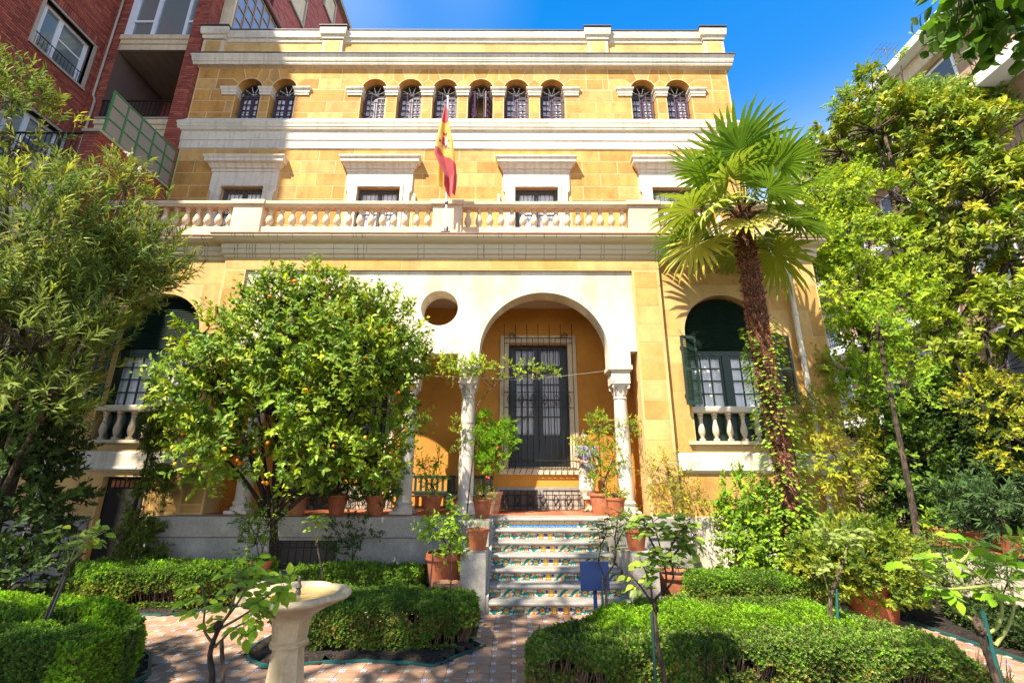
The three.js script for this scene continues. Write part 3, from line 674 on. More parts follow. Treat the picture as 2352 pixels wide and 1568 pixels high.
// tall porch windows behind forged grilles
for (const cx of [0.62, mir(0.62)]) {
  const w = sub(house, 'window'), d = 10.85;
  const fr = rectShape(cx - 0.9, cx + 0.9, 1.82, 5.03); const hp = new THREE.Path(); hp.moveTo(cx - 0.698, 1.98); hp.lineTo(cx + 0.698, 1.98); hp.lineTo(cx + 0.698, 4.818); hp.lineTo(cx - 0.698, 4.818); hp.closePath(); fr.holes.push(hp);
  part(w, 'frame', slabGeo(fr, PB - 0.035, 0.034, 0.006), M.cream);
  const f = new MB(); f.box(cx - 0.697, cx - 0.61, 1.982, 4.816, d, d + 0.08).box(cx + 0.61, cx + 0.697, 1.982, 4.816, d, d + 0.08).box(cx - 0.6095, cx + 0.6095, 4.73, 4.816, d, d + 0.08).box(cx - 0.6095, cx + 0.6095, 4.24, 4.33, d, d + 0.08).box(cx - 0.6095, cx + 0.6095, 1.982, 2.06, d, d + 0.08);
  part(w, 'door_frame', f.geo, M.darkWood);
  for (const s of [-1, 1]) {
    const x0 = s < 0 ? cx - 0.609 : cx + 0.003, x1 = s < 0 ? cx - 0.003 : cx + 0.609, L = new MB(), dd = d + 0.012, B = (a, b, c, e) => L.box(a, b, c, e, dd, dd + 0.05);
    B(x0, x0 + 0.1, 2.062, 4.238); B(x1 - 0.1, x1, 2.062, 4.238); B(x0 + 0.1005, x1 - 0.1005, 4.15, 4.238); B(x0 + 0.1005, x1 - 0.1005, 2.062, 2.7);
    for (const y of [3.1, 3.5, 3.86]) B(x0 + 0.1005, x1 - 0.1005, y, y + 0.028);
    for (const [ya, yb] of [[2.701, 3.099], [3.129, 3.499], [3.529, 3.859], [3.889, 4.149]]) for (const k of [1, 2]) { const x = lerp(x0 + 0.1, x1 - 0.1, k / 3); B(x - 0.011, x + 0.011, ya, yb); }
    part(w, 'door_leaf', L.geo, M.darkWood);
    part(w, 'door_panel', boxG(x0 + 0.14, x1 - 0.14, 2.16, 2.6, dd - 0.012, dd - 0.001, 0.008), M.darkWood);
    for (const [ya, yb] of [[2.701, 3.099], [3.129, 3.499], [3.529, 3.859], [3.889, 4.149]]) for (let k = 0; k < 3; k++) paneAt(w, lerp(x0 + 0.1, x1 - 0.1, k / 3), lerp(x0 + 0.1, x1 - 0.1, (k + 1) / 3), ya, yb, dd + 0.03);
    for (let k = 0; k < 3; k++) paneAt(w, lerp(x0 + 0.08, x1 - 0.08, k / 3), lerp(x0 + 0.08, x1 - 0.08, (k + 1) / 3), 4.333, 4.727, dd + 0.03);
    const T = new MB(); T.box(x0 + 0.001, x0 + 0.08, 4.332, 4.728, dd, dd + 0.05).box(x1 - 0.08, x1 - 0.001, 4.332, 4.728, dd, dd + 0.05); for (const k of [1, 2]) { const x = lerp(x0 + 0.08, x1 - 0.08, k / 3); T.box(x - 0.009, x + 0.009, 4.332, 4.728, dd, dd + 0.05); }
    part(w, 'fanlight', T.geo, M.darkWood);
    part(w, 'curtain', wavy(x0 + 0.05, x1 - 0.05, 2.75, 4.7, dd + 0.14, 6, 0.014), M.netCurtain);
  }
  // grille: verticals with spear tips, cross bars, lozenges, scrolls, little brackets at the foot
  const g = new MB(), gd = PB - 0.13, gx0 = cx - 0.8, gx1 = cx + 0.8;
  for (let k = 0; k <= 12; k++) {
    const x = lerp(gx0, gx1, k / 12), tall = k % 2 === 0;
    g.bar(W3(x, 1.96, gd), W3(x, tall ? 5.24 : 4.93, gd), 0.0085, 6);
    if (tall) g.add(new THREE.ConeGeometry(0.014, 0.06, 6).translate(x, 5.26, -gd));
    if (k > 0) g.bar(W3(x, 1.965, gd), W3(x - 0.05, 1.84, gd + 0.09), 0.007, 5);
  }
  for (const y of [1.965, 2.115, 3.29, 3.64, 4.81, 4.94]) g.bar(W3(gx0, y, gd), W3(gx1, y, gd), 0.0095, 6);
  for (let k = 0; k < 6; k++) { const x = lerp(gx0, gx1, (k + 0.5) / 6), y = 3.465, p = [[0, 0.13], [0.065, 0], [0, -0.13], [-0.065, 0]]; for (let i = 0; i < 4; i++) { const q = p[(i + 1) % 4]; g.bar(W3(x + p[i][0], y + p[i][1], gd), W3(x + q[0], y + q[1], gd), 0.0075, 5); } }
  for (const s of [-1, 1]) {
    const sx = cx + s * 0.62, pts = []; for (let i = 0; i <= 22; i++) { const a = (i / 22) * 3.4 * PI, r = 0.085 * (1 - i / 28); pts.push(W3(sx + s * Math.cos(a) * r, 4.99 + Math.sin(a) * r, gd)); }
    g.add(limbGeo(pts, 0.008, 0.006, 5));
    g.add(limbGeo(curve([W3(sx - s * 0.22, 4.95, gd), W3(sx - s * 0.1, 4.96, gd), W3(sx, 5.03, gd), W3(sx + s * 0.08, 4.99, gd)], 10), 0.007, 0.007, 5));
  }
  part(w, 'grille', g.geo, M.iron);
  // low cellar lights behind lozenge grilles
  const lw = sub(house, 'cellar_window'), x0 = cx - 0.95, x1 = cx + 0.95;
  part(lw, 'frame', new MB().box(x0, x1, 1.5, 1.56, PB - 0.03, PB - 0.002).box(x0, x0 + 0.06, 1.09, 1.4995, PB - 0.03, PB - 0.002).box(x1 - 0.06, x1, 1.09, 1.4995, PB - 0.03, PB - 0.002).box(cx - 0.05, cx + 0.06, 1.09, 1.4995, PB - 0.03, PB - 0.002).geo, M.granite);
  part(lw, 'panel', boxG(x0 + 0.061, cx - 0.051, 1.09, 1.499, PB - 0.008, PB - 0.003), M.brown);
  part(lw, 'panel', boxG(cx + 0.061, x1 - 0.061, 1.09, 1.499, PB - 0.008, PB - 0.003), M.slabGrey);
  const lg = new MB();
  for (let k = 0; k < 13; k++) { const x = x0 + 0.12 + k * 0.138; lg.bar(W3(x, 1.09, PB - 0.06), W3(x, 1.5, PB - 0.06), 0.008, 5); }
  for (const y of [1.18, 1.4]) lg.bar(W3(x0, y, PB - 0.06), W3(x1, y, PB - 0.06), 0.008, 5);
  for (let k = 0; k < 6; k++) { const x = x0 + 0.19 + k * 0.276, p = [[0, 0.1], [0.06, 0], [0, -0.1], [-0.06, 0]]; for (let i = 0; i < 4; i++) { const q = p[(i + 1) % 4]; lg.bar(W3(x + p[i][0], 1.29 + p[i][1], PB - 0.065), W3(x + q[0], 1.29 + q[1], PB - 0.065), 0.009, 5); } }
  part(lw, 'grille', lg.geo, M.iron);
}
// wings with shuttered arched windows over small balustrades
const winBaluster = prep(lathe([[0.06, 0], [0.06, 0.04], [0.035, 0.05], [0.032, 0.08], [0.052, 0.12], [0.066, 0.18], [0.06, 0.25], [0.038, 0.36], [0.034, 0.44], [0.05, 0.455], [0.05, 0.475], [0.034, 0.485], [0.06, 0.51], [0.06, 0.55]], 14));
for (const side of [1, -1]) {
  const cx = side > 0 ? 4.47 : mir(4.47), x0 = side > 0 ? bx1 : -9.4, x1 = side > 0 ? 6.57 : bx0;
  const s = rectShape(x0, x1, -0.1, 6.4);
  const hole = new THREE.Path(); hole.moveTo(cx - 0.86, 2.42); hole.lineTo(cx + 0.86, 2.42); hole.lineTo(cx + 0.86, 4.65); hole.absarc(cx, 4.65, 0.86, 0, PI, false); hole.lineTo(cx - 0.86, 2.42); s.holes.push(hole);
  if (side < 0) { const p = new THREE.Path(); p.moveTo(-7.8, -0.05); p.lineTo(-6.95, -0.05); p.lineTo(-6.95, 1.75); p.lineTo(-7.8, 1.75); p.lineTo(-7.8, -0.05); s.holes.push(p); }
  part(house, 'wing_wall', slabGeo(s, WING, 0.4), side > 0 ? M.lowJoint : M.lowJoint);
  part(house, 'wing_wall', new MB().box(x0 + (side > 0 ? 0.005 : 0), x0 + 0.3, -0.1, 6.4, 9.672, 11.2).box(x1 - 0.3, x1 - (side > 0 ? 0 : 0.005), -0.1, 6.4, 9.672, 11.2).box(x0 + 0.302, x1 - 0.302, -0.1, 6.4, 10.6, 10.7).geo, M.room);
  // large rendered blocks, faint joints
  const rows = []; for (let y = 6.32; y > 2.3; y -= 0.58) rows.push(y);
  rows.push(2.23);
  const keep = [];
  for (let r = 0; r < rows.length - 1; r++) { const ym = (rows[r] + rows[r + 1]) / 2; if (ym < 5.53) { const hw = rows[r] > 4.66 ? Math.sqrt(Math.max(0, 0.9 ** 2 - (Math.max(0, rows[r + 1] - 4.65)) ** 2)) + 0.02 : 0.88; keep.push([cx - hw, cx + hw, rows[r + 1], rows[r]]); } }
  ashlar(x0 + 0.03, x1 - 0.03, rows, 1.55, WING, M.lowOchre, 0.014, keep, side > 0 ? 0 : 1);
  ashlar(x0 + 0.03, x1 - 0.03, [1.84, 1.08], 2.6, WING, M.lowOchre, 0.014, side < 0 ? [[-7.85, -6.9, 0, 2]] : []);
  part(house, 'string_course', moulding([[0, 1.84], [0.02, 1.86], [0.05, 1.89], [0.05, 1.92], [0.03, 1.94], [0.03, 2.18], [0, 2.22]], x0, x1, WING - 0.013, 9.6, [side < 0, side > 0]), M.trim);
  part(house, 'dado', new MB().box(x0, side > 0 ? x1 + 0.03 : -7.86, -0.1, 1.05, WING - 0.05, WING - 0.001).geo, side > 0 ? M.trim : M.granite);
  if (side < 0) { part(house, 'dado', boxG(-6.9, bx0, -0.1, 1.05, WING - 0.05, WING - 0.001), M.granite); part(house, 'cellar_door', new MB().box(-7.79, -6.96, -0.05, 1.74, WING + 0.12, WING + 0.17).geo, mat(0.012, 0.01, 0.009, { roughness: 0.95 })); const vb = new MB(); for (let k = 0; k < 8; k++) vb.box(-7.7 + k * 0.09, -7.645 + k * 0.09, 1.56, 1.68, WING + 0.105, WING + 0.119); part(house, 'door_vent', vb.geo, M.pot[2]); }
  const w = sub(house, 'window'), d = WING + 0.17;
  // louvred blind filling the arch
  const bl = new MB();
  for (let y = 4.36; y < 5.5; y += 0.042) { const hw = y > 4.65 ? Math.sqrt(Math.max(0, 0.85 ** 2 - (y + 0.03 - 4.65) ** 2)) : 0.85; if (hw > 0.08) bl.add(new THREE.BoxGeometry(hw * 2, 0.008, 0.05).rotateX(0.75).translate(cx, y, -d)); }
  for (const k of [-0.57, -0.3, 0, 0.3, 0.57]) { const hy = 4.65 + Math.sqrt(0.85 ** 2 - k * k); bl.box(cx + k - 0.012, cx + k + 0.012, 4.34, hy, d + 0.03, d + 0.036); }
  part(w, 'blind', bl.geo, M.greenWood);
  part(w, 'blind_backing', prep(new THREE.ShapeGeometry(new THREE.Shape(archPath(cx, 0.85, 4.33, 4.65).getPoints(20))).translate(0, 0, -(d + 0.06))), M.darkWood);
  const f = new MB(), fd = d + 0.02;
  f.box(cx - 0.859, cx - 0.77, 2.43, 4.32, fd, fd + 0.08).box(cx + 0.77, cx + 0.859, 2.43, 4.32, fd, fd + 0.08).box(cx - 0.7695, cx + 0.7695, 4.22, 4.32, fd, fd + 0.08).box(cx - 0.07, cx + 0.07, 2.43, 4.2195, fd - 0.01, fd + 0.08);
  part(w, 'frame', f.geo, M.greenWood);
  for (const q of [-1, 1]) {
    const a = q < 0 ? cx - 0.769 : cx + 0.0705, b = q < 0 ? cx - 0.0705 : cx + 0.769, L = new MB(), B = (x, X2, y, Y2) => L.box(x, X2, y, Y2, fd + 0.01, fd + 0.05);
    B(a, a + 0.045, 3.12, 4.218); B(b - 0.045, b, 3.12, 4.218); B(a + 0.0455, b - 0.0455, 4.16, 4.218);
    for (const y of [3.13, 3.4, 3.67, 3.93]) B(a + 0.0455, b - 0.0455, y, y + 0.025);
    for (let k = 0; k < 4; k++) { const ya = [3.156, 3.426, 3.696, 3.956][k], yb = [3.399, 3.669, 3.929, 4.159][k]; for (const m of [1, 2]) { const x = lerp(a + 0.045, b - 0.045, m / 3); B(x - 0.01, x + 0.01, ya, yb); } }
    part(w, 'casement', L.geo, M.greenWood);
    part(w, 'door_panel', boxG(a, b, 2.43, 3.118, fd + 0.012, fd + 0.05), M.greenWood);
    for (const [ya, yb] of [[3.156, 3.399], [3.426, 3.669], [3.696, 3.929], [3.956, 4.159]]) for (let k = 0; k < 3; k++) paneAt(w, lerp(a + 0.045, b - 0.045, k / 3), lerp(a + 0.045, b - 0.045, (k + 1) / 3), ya, yb, fd + 0.03);
    part(w, 'curtain', wavy(a, b, 3.05, 4.22, fd + 0.1, 7, 0.013), M.curtain);
  }
  // louvred shutters folded back beside the opening
  for (const q of [-1, 1]) {
    const a = q < 0 ? cx - 1.02 : cx + 0.9, b = a + 0.31, sd = 9.12, sh = new MB();
    const B = (x, X2, y, Y2) => sh.box(x, X2, y, Y2, sd, sd + 0.035);
    B(a, a + 0.045, 3.14, 4.56); B(b - 0.045, b, 3.14, 4.56); for (const y of [3.14, 3.82, 4.49]) B(a + 0.0455, b - 0.0455, y, y + 0.07);
    for (let y = 3.24; y < 4.47; y += 0.036) if (y < 3.81 || y > 3.9) sh.add(new THREE.BoxGeometry(b - a - 0.092, 0.007, 0.036).rotateX(0.8).translate((a + b) / 2, y, -(sd + 0.018)));
    part(w, 'shutter', sh.geo, M.greenWood);
    part(w, 'hinge', new MB().box(q < 0 ? a + 0.02 : a - 0.02, q < 0 ? a + 0.05 : a + 0.02, 3.3, 3.36, 9.156, 9.27).box(q < 0 ? a + 0.02 : a - 0.02, q < 0 ? a + 0.05 : a + 0.02, 4.3, 4.36, 9.156, 9.27).geo, M.iron);
  }
  // small balustrade under the window
  const bal = sub(house, 'window_balustrade');
  part(bal, 'rail', moulding([[0, 3.0], [0.02, 3.01], [0.035, 3.04], [0.04, 3.1], [0.03, 3.12], [-0.2, 3.125]], cx - 0.84, cx + 0.84, WING - 0.01, 9.44), M.trim);
  part(bal, 'rail_core', boxG(cx - 0.84, cx + 0.84, 3.0, 3.12, WING - 0.008, 9.42), M.trim);
  part(bal, 'base', moulding([[0, 2.36], [0.06, 2.38], [0.06, 2.44], [-0.2, 2.455]], cx - 0.95, cx + 0.95, WING - 0.01, 9.3), M.cream);
  for (let k = 0; k < 6; k++) piece(bal, 'baluster', winBaluster, M.baluster, cx - 0.7 + k * 0.28, 2.45, -(WING + 0.08));
}
// hairline cracks and joints in the cornice render
const cracked = tex(1024, (u, v) => { const x = Math.floor(u * 140), on = hash(x, 5, 9) > 0.74, f = u * 140 - x + 0.25 * (fbmT(u, v, 16, 2, 9) - 0.5), len = hash(x, 8, 2); const line = on && Math.abs(f - 0.5) < 0.05 + 0.05 * hash(x, 1, 1) && v > len * 0.4 ? 1 : 0; const k = 0.94 + 0.12 * (fbmT(u, v, 5, 4, 19) - 0.5); return [lerp(k, 0.2, line * 0.55), lerp(k * 0.985, 0.19, line * 0.55), lerp(k * 0.95, 0.17, line * 0.55)]; });
M.cornice = mat(0.68, 0.57, 0.41, { map: cracked, s: 0.11, roughness: 0.85 });
// great cornice over the ground floor, broken forward over the bay; terrace deck above
{
  const prof = [[0, 6.28], [0.03, 6.31], [0.035, 6.36], [0.075, 6.38], [0.075, 6.47], [0.095, 6.49], [0.095, 6.585], [0.12, 6.605], [0.15, 6.615], [0.185, 6.635], [0.22, 6.665], [0.245, 6.7], [0.255, 6.71], [0.255, 6.755], [0, 6.79]];
  part(house, 'terrace_cornice', moulding(prof, bx0, bx1, BAY, 9.6), M.cornice);
  part(house, 'terrace_cornice', moulding(prof, -9.4, bx0, WING, 9.6, [1, 0]), M.cornice);
  part(house, 'terrace_cornice', moulding(prof, bx1, 6.57, WING, 10.9, [0, 1]), M.cornice);
  const edge = [[0.23, 6.758], [0.275, 6.758], [0.275, 6.78], [0.1, 6.8]];
  part(house, 'tile_edge', moulding(edge, bx0, bx1, BAY, 9.6), M.terracottaFloor);
  part(house, 'tile_edge', moulding(edge, -9.4, bx0, WING, 9.6, [1, 0]), M.terracottaFloor);
  part(house, 'tile_edge', moulding(edge, bx1, 6.57, WING, 10.8, [0, 1]), M.terracottaFloor);
  part(house, 'terrace_deck', boxG(-9.39, 6.56, 6.5, 6.81, 9.2, 10.899), M.terracottaFloor);
}
// balustrade round the roof terrace
{
  const bal = sub(house, 'balustrade'), bd = 9.4;
  const g = prep(lathe([[0.068, 0], [0.068, 0.05], [0.04, 0.062], [0.038, 0.08], [0.066, 0.12], [0.084, 0.18], [0.078, 0.24], [0.05, 0.33], [0.036, 0.4], [0.036, 0.42], [0.055, 0.43], [0.055, 0.45], [0.04, 0.46], [0.066, 0.48], [0.066, 0.505]], 16));
  const posts = [-9.4, -6.0, -1.47, 2.97, 6.5];
  part(bal, 'plinth', boxG(-9.4, 6.5, 6.812, 7.15, bd - 0.1, bd + 0.1), M.baluster);
  part(bal, 'rail', moulding([[-0.02, 7.655], [0.02, 7.66], [0.03, 7.7], [0.055, 7.71], [0.06, 7.77], [0.04, 7.79], [-0.24, 7.795]], -9.4, 6.5, bd - 0.1, bd + 0.08), M.baluster);
  part(bal, 'rail_core', boxG(-9.4, 6.5, 7.657, 7.785, bd - 0.1, bd + 0.1), M.baluster);
  posts.forEach((x, i) => {
    if (i === 0) return;
    const w = i === 4 ? 0.4 : 0.66, c = i === 4 ? 6.35 : x;
    part(bal, 'post', boxG(c - w / 2, c + w / 2, 6.813, 7.69, bd - 0.14, bd + 0.14, 0.006), M.baluster);
    part(bal, 'post_cap', boxG(c - w / 2 - 0.05, c + w / 2 + 0.05, 7.692, 7.805, bd - 0.19, bd + 0.19, 0.012), M.baluster);
  });
  for (let i = 0; i < 4; i++) {
    const a = posts[i] + 0.33, b = i === 3 ? 6.15 : posts[i + 1] - 0.33, n = Math.round((b - a) / 0.2545);
    for (let k = 0; k < n; k++) piece(bal, 'baluster', g, M.baluster, lerp(a, b, (k + 0.5) / n), 7.151, -bd, R());
  }
}
// rainwater pipes
for (const x of [5.92, mir(5.92)]) {
  const p = new MB();
  p.bar(W3(x, 6.18, 9.16), W3(x, 0.1, 9.16), 0.052, 14);
  for (const y of [6.16, 5.0, 4.1, 2.6, 1.4]) p.bar(W3(x, y, 9.16), W3(x, y + 0.09, 9.16), 0.063, 14);
  part(house, 'drainpipe', p.geo, M.trim);
}

// ================================================================ STEPS with painted riser tiles
const RISE = 0.155, RUN = 0.27, ST0 = 6.93;
const azulejo = [0, 1, 2, 3, 4, 5].map((kind) => canvasTex(128, 128, (c) => {
  reseed(100 + kind);
  c.fillStyle = '#dccfb6'; c.fillRect(0, 0, 128, 128);
  for (let i = 0; i < 60; i++) { c.fillStyle = `rgba(${120 + R() * 90},${110 + R() * 70},${80 + R() * 60},0.08)`; c.beginPath(); c.arc(R() * 128, R() * 128, 4 + R() * 14, 0, 7); c.fill(); }
  const leaf = (x, y, a, l, col) => { c.save(); c.translate(x, y); c.rotate(a); c.fillStyle = col; c.beginPath(); c.moveTo(0, 0); l *= 1.22; c.quadraticCurveTo(l * 0.5, -l * 0.46, l, 0); c.quadraticCurveTo(l * 0.5, l * 0.36, 0, 0); c.fill(); c.restore(); };
  const teal = ['#0d6f70', '#12808a', '#1f7f4c', '#155a7a'], blue = '#2c3f9a';
  const flower = (x, y, r, col) => { r *= 1.15; c.fillStyle = col; for (let i = 0; i < 7; i++) { c.beginPath(); c.ellipse(x + Math.cos(i * 0.9) * r * 0.6, y + Math.sin(i * 0.9) * r * 0.6, r * 0.5, r * 0.28, i * 0.9, 0, 7); c.fill(); } c.fillStyle = '#8a3d10'; c.beginPath(); c.arc(x, y, r * 0.28, 0, 7); c.fill(); };
  const ring = (x, y, r) => { c.strokeStyle = '#4a3a66'; c.lineWidth = 5; c.beginPath(); c.arc(x, y, r, 0, 7); c.stroke(); };
  if (kind === 0) { for (let i = 0; i < 8; i++) leaf(64, 66, i * 0.785 + 0.3, 52, teal[i % 4]); flower(64, 64, 20, '#e08a1c'); ring(20, 104, 9); ring(108, 24, 9); }
  if (kind === 1) { c.strokeStyle = teal[0]; c.lineWidth = 15; c.beginPath(); c.moveTo(0, 100); c.bezierCurveTo(50, 120, 50, 10, 128, 36); c.stroke(); c.strokeStyle = '#d9a12b'; c.lineWidth = 5; c.beginPath(); c.moveTo(0, 88); c.bezierCurveTo(44, 104, 44, 0, 128, 22); c.stroke(); for (let i = 0; i < 6; i++) leaf(20 + i * 18, 80 - i * 9, 1.2 + i * 0.3, 34, teal[(i + 1) % 4]); flower(98, 92, 17, '#e08a1c'); }
  if (kind === 2) { leaf(64, 110, -1.2, 70, teal[1]); leaf(64, 110, -1.9, 70, teal[3]); leaf(60, 80, -0.3, 52, teal[2]); leaf(66, 80, -2.8, 52, teal[0]); ring(24, 30, 10); ring(104, 96, 10); flower(64, 40, 18, '#d86f1a'); flower(104, 38, 12, '#e8b030'); }
  if (kind === 3) { for (const s of [-1, 1]) { c.fillStyle = blue; c.beginPath(); c.arc(64 + s * 48, 52, 18, 0, 7); c.fill(); c.strokeStyle = '#7a70b8'; c.lineWidth = 9; c.beginPath(); c.arc(64 + s * 44, 84, 24, 0, 4); c.stroke(); } c.fillStyle = '#c9821f'; c.beginPath(); c.ellipse(64, 64, 26, 42, 0, 0, 7); c.fill(); c.fillStyle = '#eac54a'; c.beginPath(); c.ellipse(64, 62, 17, 30, 0, 0, 7); c.fill(); for (let i = 0; i < 12; i++) leaf(64 + Math.cos(i * 0.52) * 24, 64 + Math.sin(i * 0.52) * 38, i * 0.52, 18, '#a8560f'); c.fillStyle = '#7a4410'; c.fillRect(52, 50, 8, 5); c.fillRect(69, 50, 8, 5); c.fillRect(58, 76, 14, 4); }
  if (kind === 4) { c.fillStyle = '#2f6aa8'; for (let i = 0; i < 5; i++) leaf(64, 118, -0.5 - i * 0.53, 78, i % 2 ? '#2f6aa8' : '#4c8cc0'); flower(40, 44, 20, '#eab52a'); flower(92, 52, 18, '#e9a020'); ring(66, 22, 9); }
  if (kind === 5) { for (let i = 0; i < 5; i++) { leaf(10 + i * 24, 100, -1.1, 46, teal[i % 4]); leaf(14 + i * 24, 50, 0.9, 36, teal[(i + 2) % 4]); } flower(36, 40, 14, '#e08a1c'); flower(88, 76, 15, '#d86f1a'); ring(112, 30, 8); }
  for (let i = 0; i < 26; i++) { c.fillStyle = 'rgba(210,200,180,0.55)'; c.beginPath(); c.arc(R() * 128, R() * 128, 1 + R() * 2.5, 0, 7); c.fill(); }
}));
azulejo.forEach((t) => { t.repeat.set(0.86, 0.56); t.offset.set(0.07, 0.22); });
const tileMats = azulejo.map((t) => new THREE.MeshStandardMaterial({ map: t, roughness: 0.22, color: new THREE.Color(0.9, 0.88, 0.84) }));
{
  reseed(11);
  const st = thing('staircase', 'stone garden steps with painted flower tiles on the risers', 'stairs', 0.6, 0, 7.9);
  const prof = [];
  const tread = (x0, x1, y, d0, d1) => { // stone tread with a rounded nosing
    const s = new THREE.Shape(), h = 0.058, r = h / 2;
    s.moveTo(d1, y - h); s.lineTo(d0 + r, y - h); s.absarc(d0 + r, y - r, r, -PI / 2, PI / 2, true); s.lineTo(d1, y); s.closePath();
    const g = new THREE.ExtrudeGeometry(s, { depth: x1 - x0, bevelEnabled: false, curveSegments: 8 });
    g.rotateY(PI / 2).translate(x0, 0, 0);
    return prep(toCreasedNormals(g, 0.6));
  };
  const tg = new THREE.BoxGeometry(1, 1, 0.012);
  for (let i = 0; i < 7; i++) {
    const fl = 0.03 * (6 - i), x0 = -0.3 - 0.004 * i, x1 = 1.42 + fl, y = RISE * (i + 1), d0 = ST0 + RUN * i;
    part(st, 'step', tread(x0 - (i ? 0 : 0), x1 + 0.05, y, d0 - 0.045, i === 6 ? 9.138 : d0 + RUN + 0.03), M.step);
    part(st, 'riser', boxG(x0, x1 + 0.04, i * RISE - (i ? 0.001 : 0.1), y - 0.06, d0 + 0.012, d0 + RUN + 0.02), M.graniteL);
    const n = 12, w = (x1 - x0) / n;
    for (let k = 0; k < n; k++) {
      const mid = Math.abs(k - 5.5), kind = i === 6 ? (mid < 3.6 ? 4 : k % 2 ? 0 : 2) : mid < 1 ? (i === 1 || i === 2 ? (k === 5 ? 3 : 1) : 3) : [2, 0, 5, 1, 0, 5][(k + i * 2) % 6];
      piece(st, 'tile', tg, tileMats[kind], x0 + (k + 0.5) * w, i * RISE + (RISE - 0.06) / 2, -(d0 + 0.006), 0, w - 0.004, RISE - 0.066, 1);
    }
  }
  // pedestals stepping up on either side, sloping cheek between
  for (const [a, b, s] of [[-0.7, -0.345, 1], [1.66, 2.02, -1]]) {
    part(st, 'pedestal', boxG(a, b, -0.1, 0.735, 6.97, 7.74, 0.012), M.graniteL);
    part(st, 'pedestal', boxG(a - (s > 0 ? 0.14 : 0), b + (s > 0 ? 0 : 0.14), -0.1, 1.09, 7.742, 8.649, 0.012), M.graniteL);
    const q = new THREE.Shape(); q.moveTo(6.98, -0.1); q.lineTo(8.64, -0.1); q.lineTo(8.64, 1.08); q.lineTo(8.3, 1.08); q.lineTo(6.98, 0.2); q.closePath();
    const g = new THREE.ExtrudeGeometry(q, { depth: 0.035, bevelEnabled: false }); g.rotateY(PI / 2).translate(s > 0 ? -0.343 : 1.62, 0, 0);
    part(st, 'cheek', prep(g), M.graniteL);
  }
}

// ================================================================ NEIGHBOURING HOUSES
M.mirrorGlass = mat(0.3, 0.37, 0.38, { roughness: 0.04, metalness: 0.55 });
// courses of real bricks over a rectangle; axis 'x' = wall facing the garden's camera side (normal +z), 'z' = wall facing right (normal +x)
const brickG = new THREE.BoxGeometry(0.235, 0.058, 0.02);
const BRICKS = [];
function courses(axis, c, a0, a1, y0, y1, holes = [], soldier = []) {
  const L = 0.247, H = 0.07;
  for (let j = 0, y = y0 + H / 2; y < y1; j++, y += H) for (let a = a0 - (j % 2) * L / 2 + L / 2; a < a1 + L / 2; a += L) {
    let lo = Math.max(a - L / 2 + 0.006, a0), hi = Math.min(a + L / 2 - 0.006, a1);
    if (hi - lo < 0.03) continue;
    let skip = false;
    for (const h of holes) if (y > h[2] - 0.03 && y < h[3] + 0.03) { if (lo >= h[0] && hi <= h[1]) skip = true; else if (lo < h[0] && hi > h[0]) hi = h[0]; else if (lo < h[1] && hi > h[1]) lo = h[1]; }
    for (const h of soldier) if (y > h[2] && y < h[3] && hi > h[0] && lo < h[1]) { if (lo >= h[0] && hi <= h[1]) skip = true; else if (lo < h[0]) hi = h[0]; else lo = h[1]; }
    if (skip || hi - lo < 0.03) continue;
    BRICKS.push([axis, c, (lo + hi) / 2, y, (hi - lo) / 0.235, 1, pick([0, 0, 1, 1, 2, 3])]);
  }
  for (const h of soldier) for (let a = h[0] + 0.035; a < h[1]; a += 0.07) BRICKS.push([axis, c, a, (h[2] + h[3]) / 2, 0.058 / 0.235, (h[3] - h[2] - 0.012) / 0.058, pick([0, 1, 2, 3])]);
}
function layBricks(owner, single) {
  const o = owner.org, list = BRICKS.splice(0).map((b) => { const p = b[0] === 'x' ? V3(b[2], b[3], b[1]) : V3(b[1], b[3], b[2]); return [p.distanceTo(camera.position), p, b]; }).sort((a, b) => a[0] - b[0]);
  for (const [, p, b] of list.slice(0, single)) piece(owner, 'brick', brickG, M.brick[b[6]], p.x, p.y, p.z, b[0] === 'x' ? 0 : PI / 2, b[4], b[5], 1);
  const rest = list.slice(single), m = new THREE.InstancedMesh(brickG, mat(1, 1, 1, { map: mottled, s: 2, roughness: 0.85 }), rest.length), q = new THREE.Quaternion(), col = new THREE.Color();
  rest.forEach(([, p, b], i) => {
    q.setFromAxisAngle(V3(0, 1, 0), b[0] === 'x' ? 0 : PI / 2);
    m.setMatrixAt(i, tmpM.compose(p.clone().sub(o), q, V3(b[4], b[5], 1)));
    const c = M.brick[b[6]].color, k = rr(0.85, 1.15);
    m.setColorAt(i, col.setRGB(c.r * k, c.g * k, c.b * k));
  });
  m.name = 'brickwork'; m.userData.kind = 'stuff';
  owner.add(m);
}
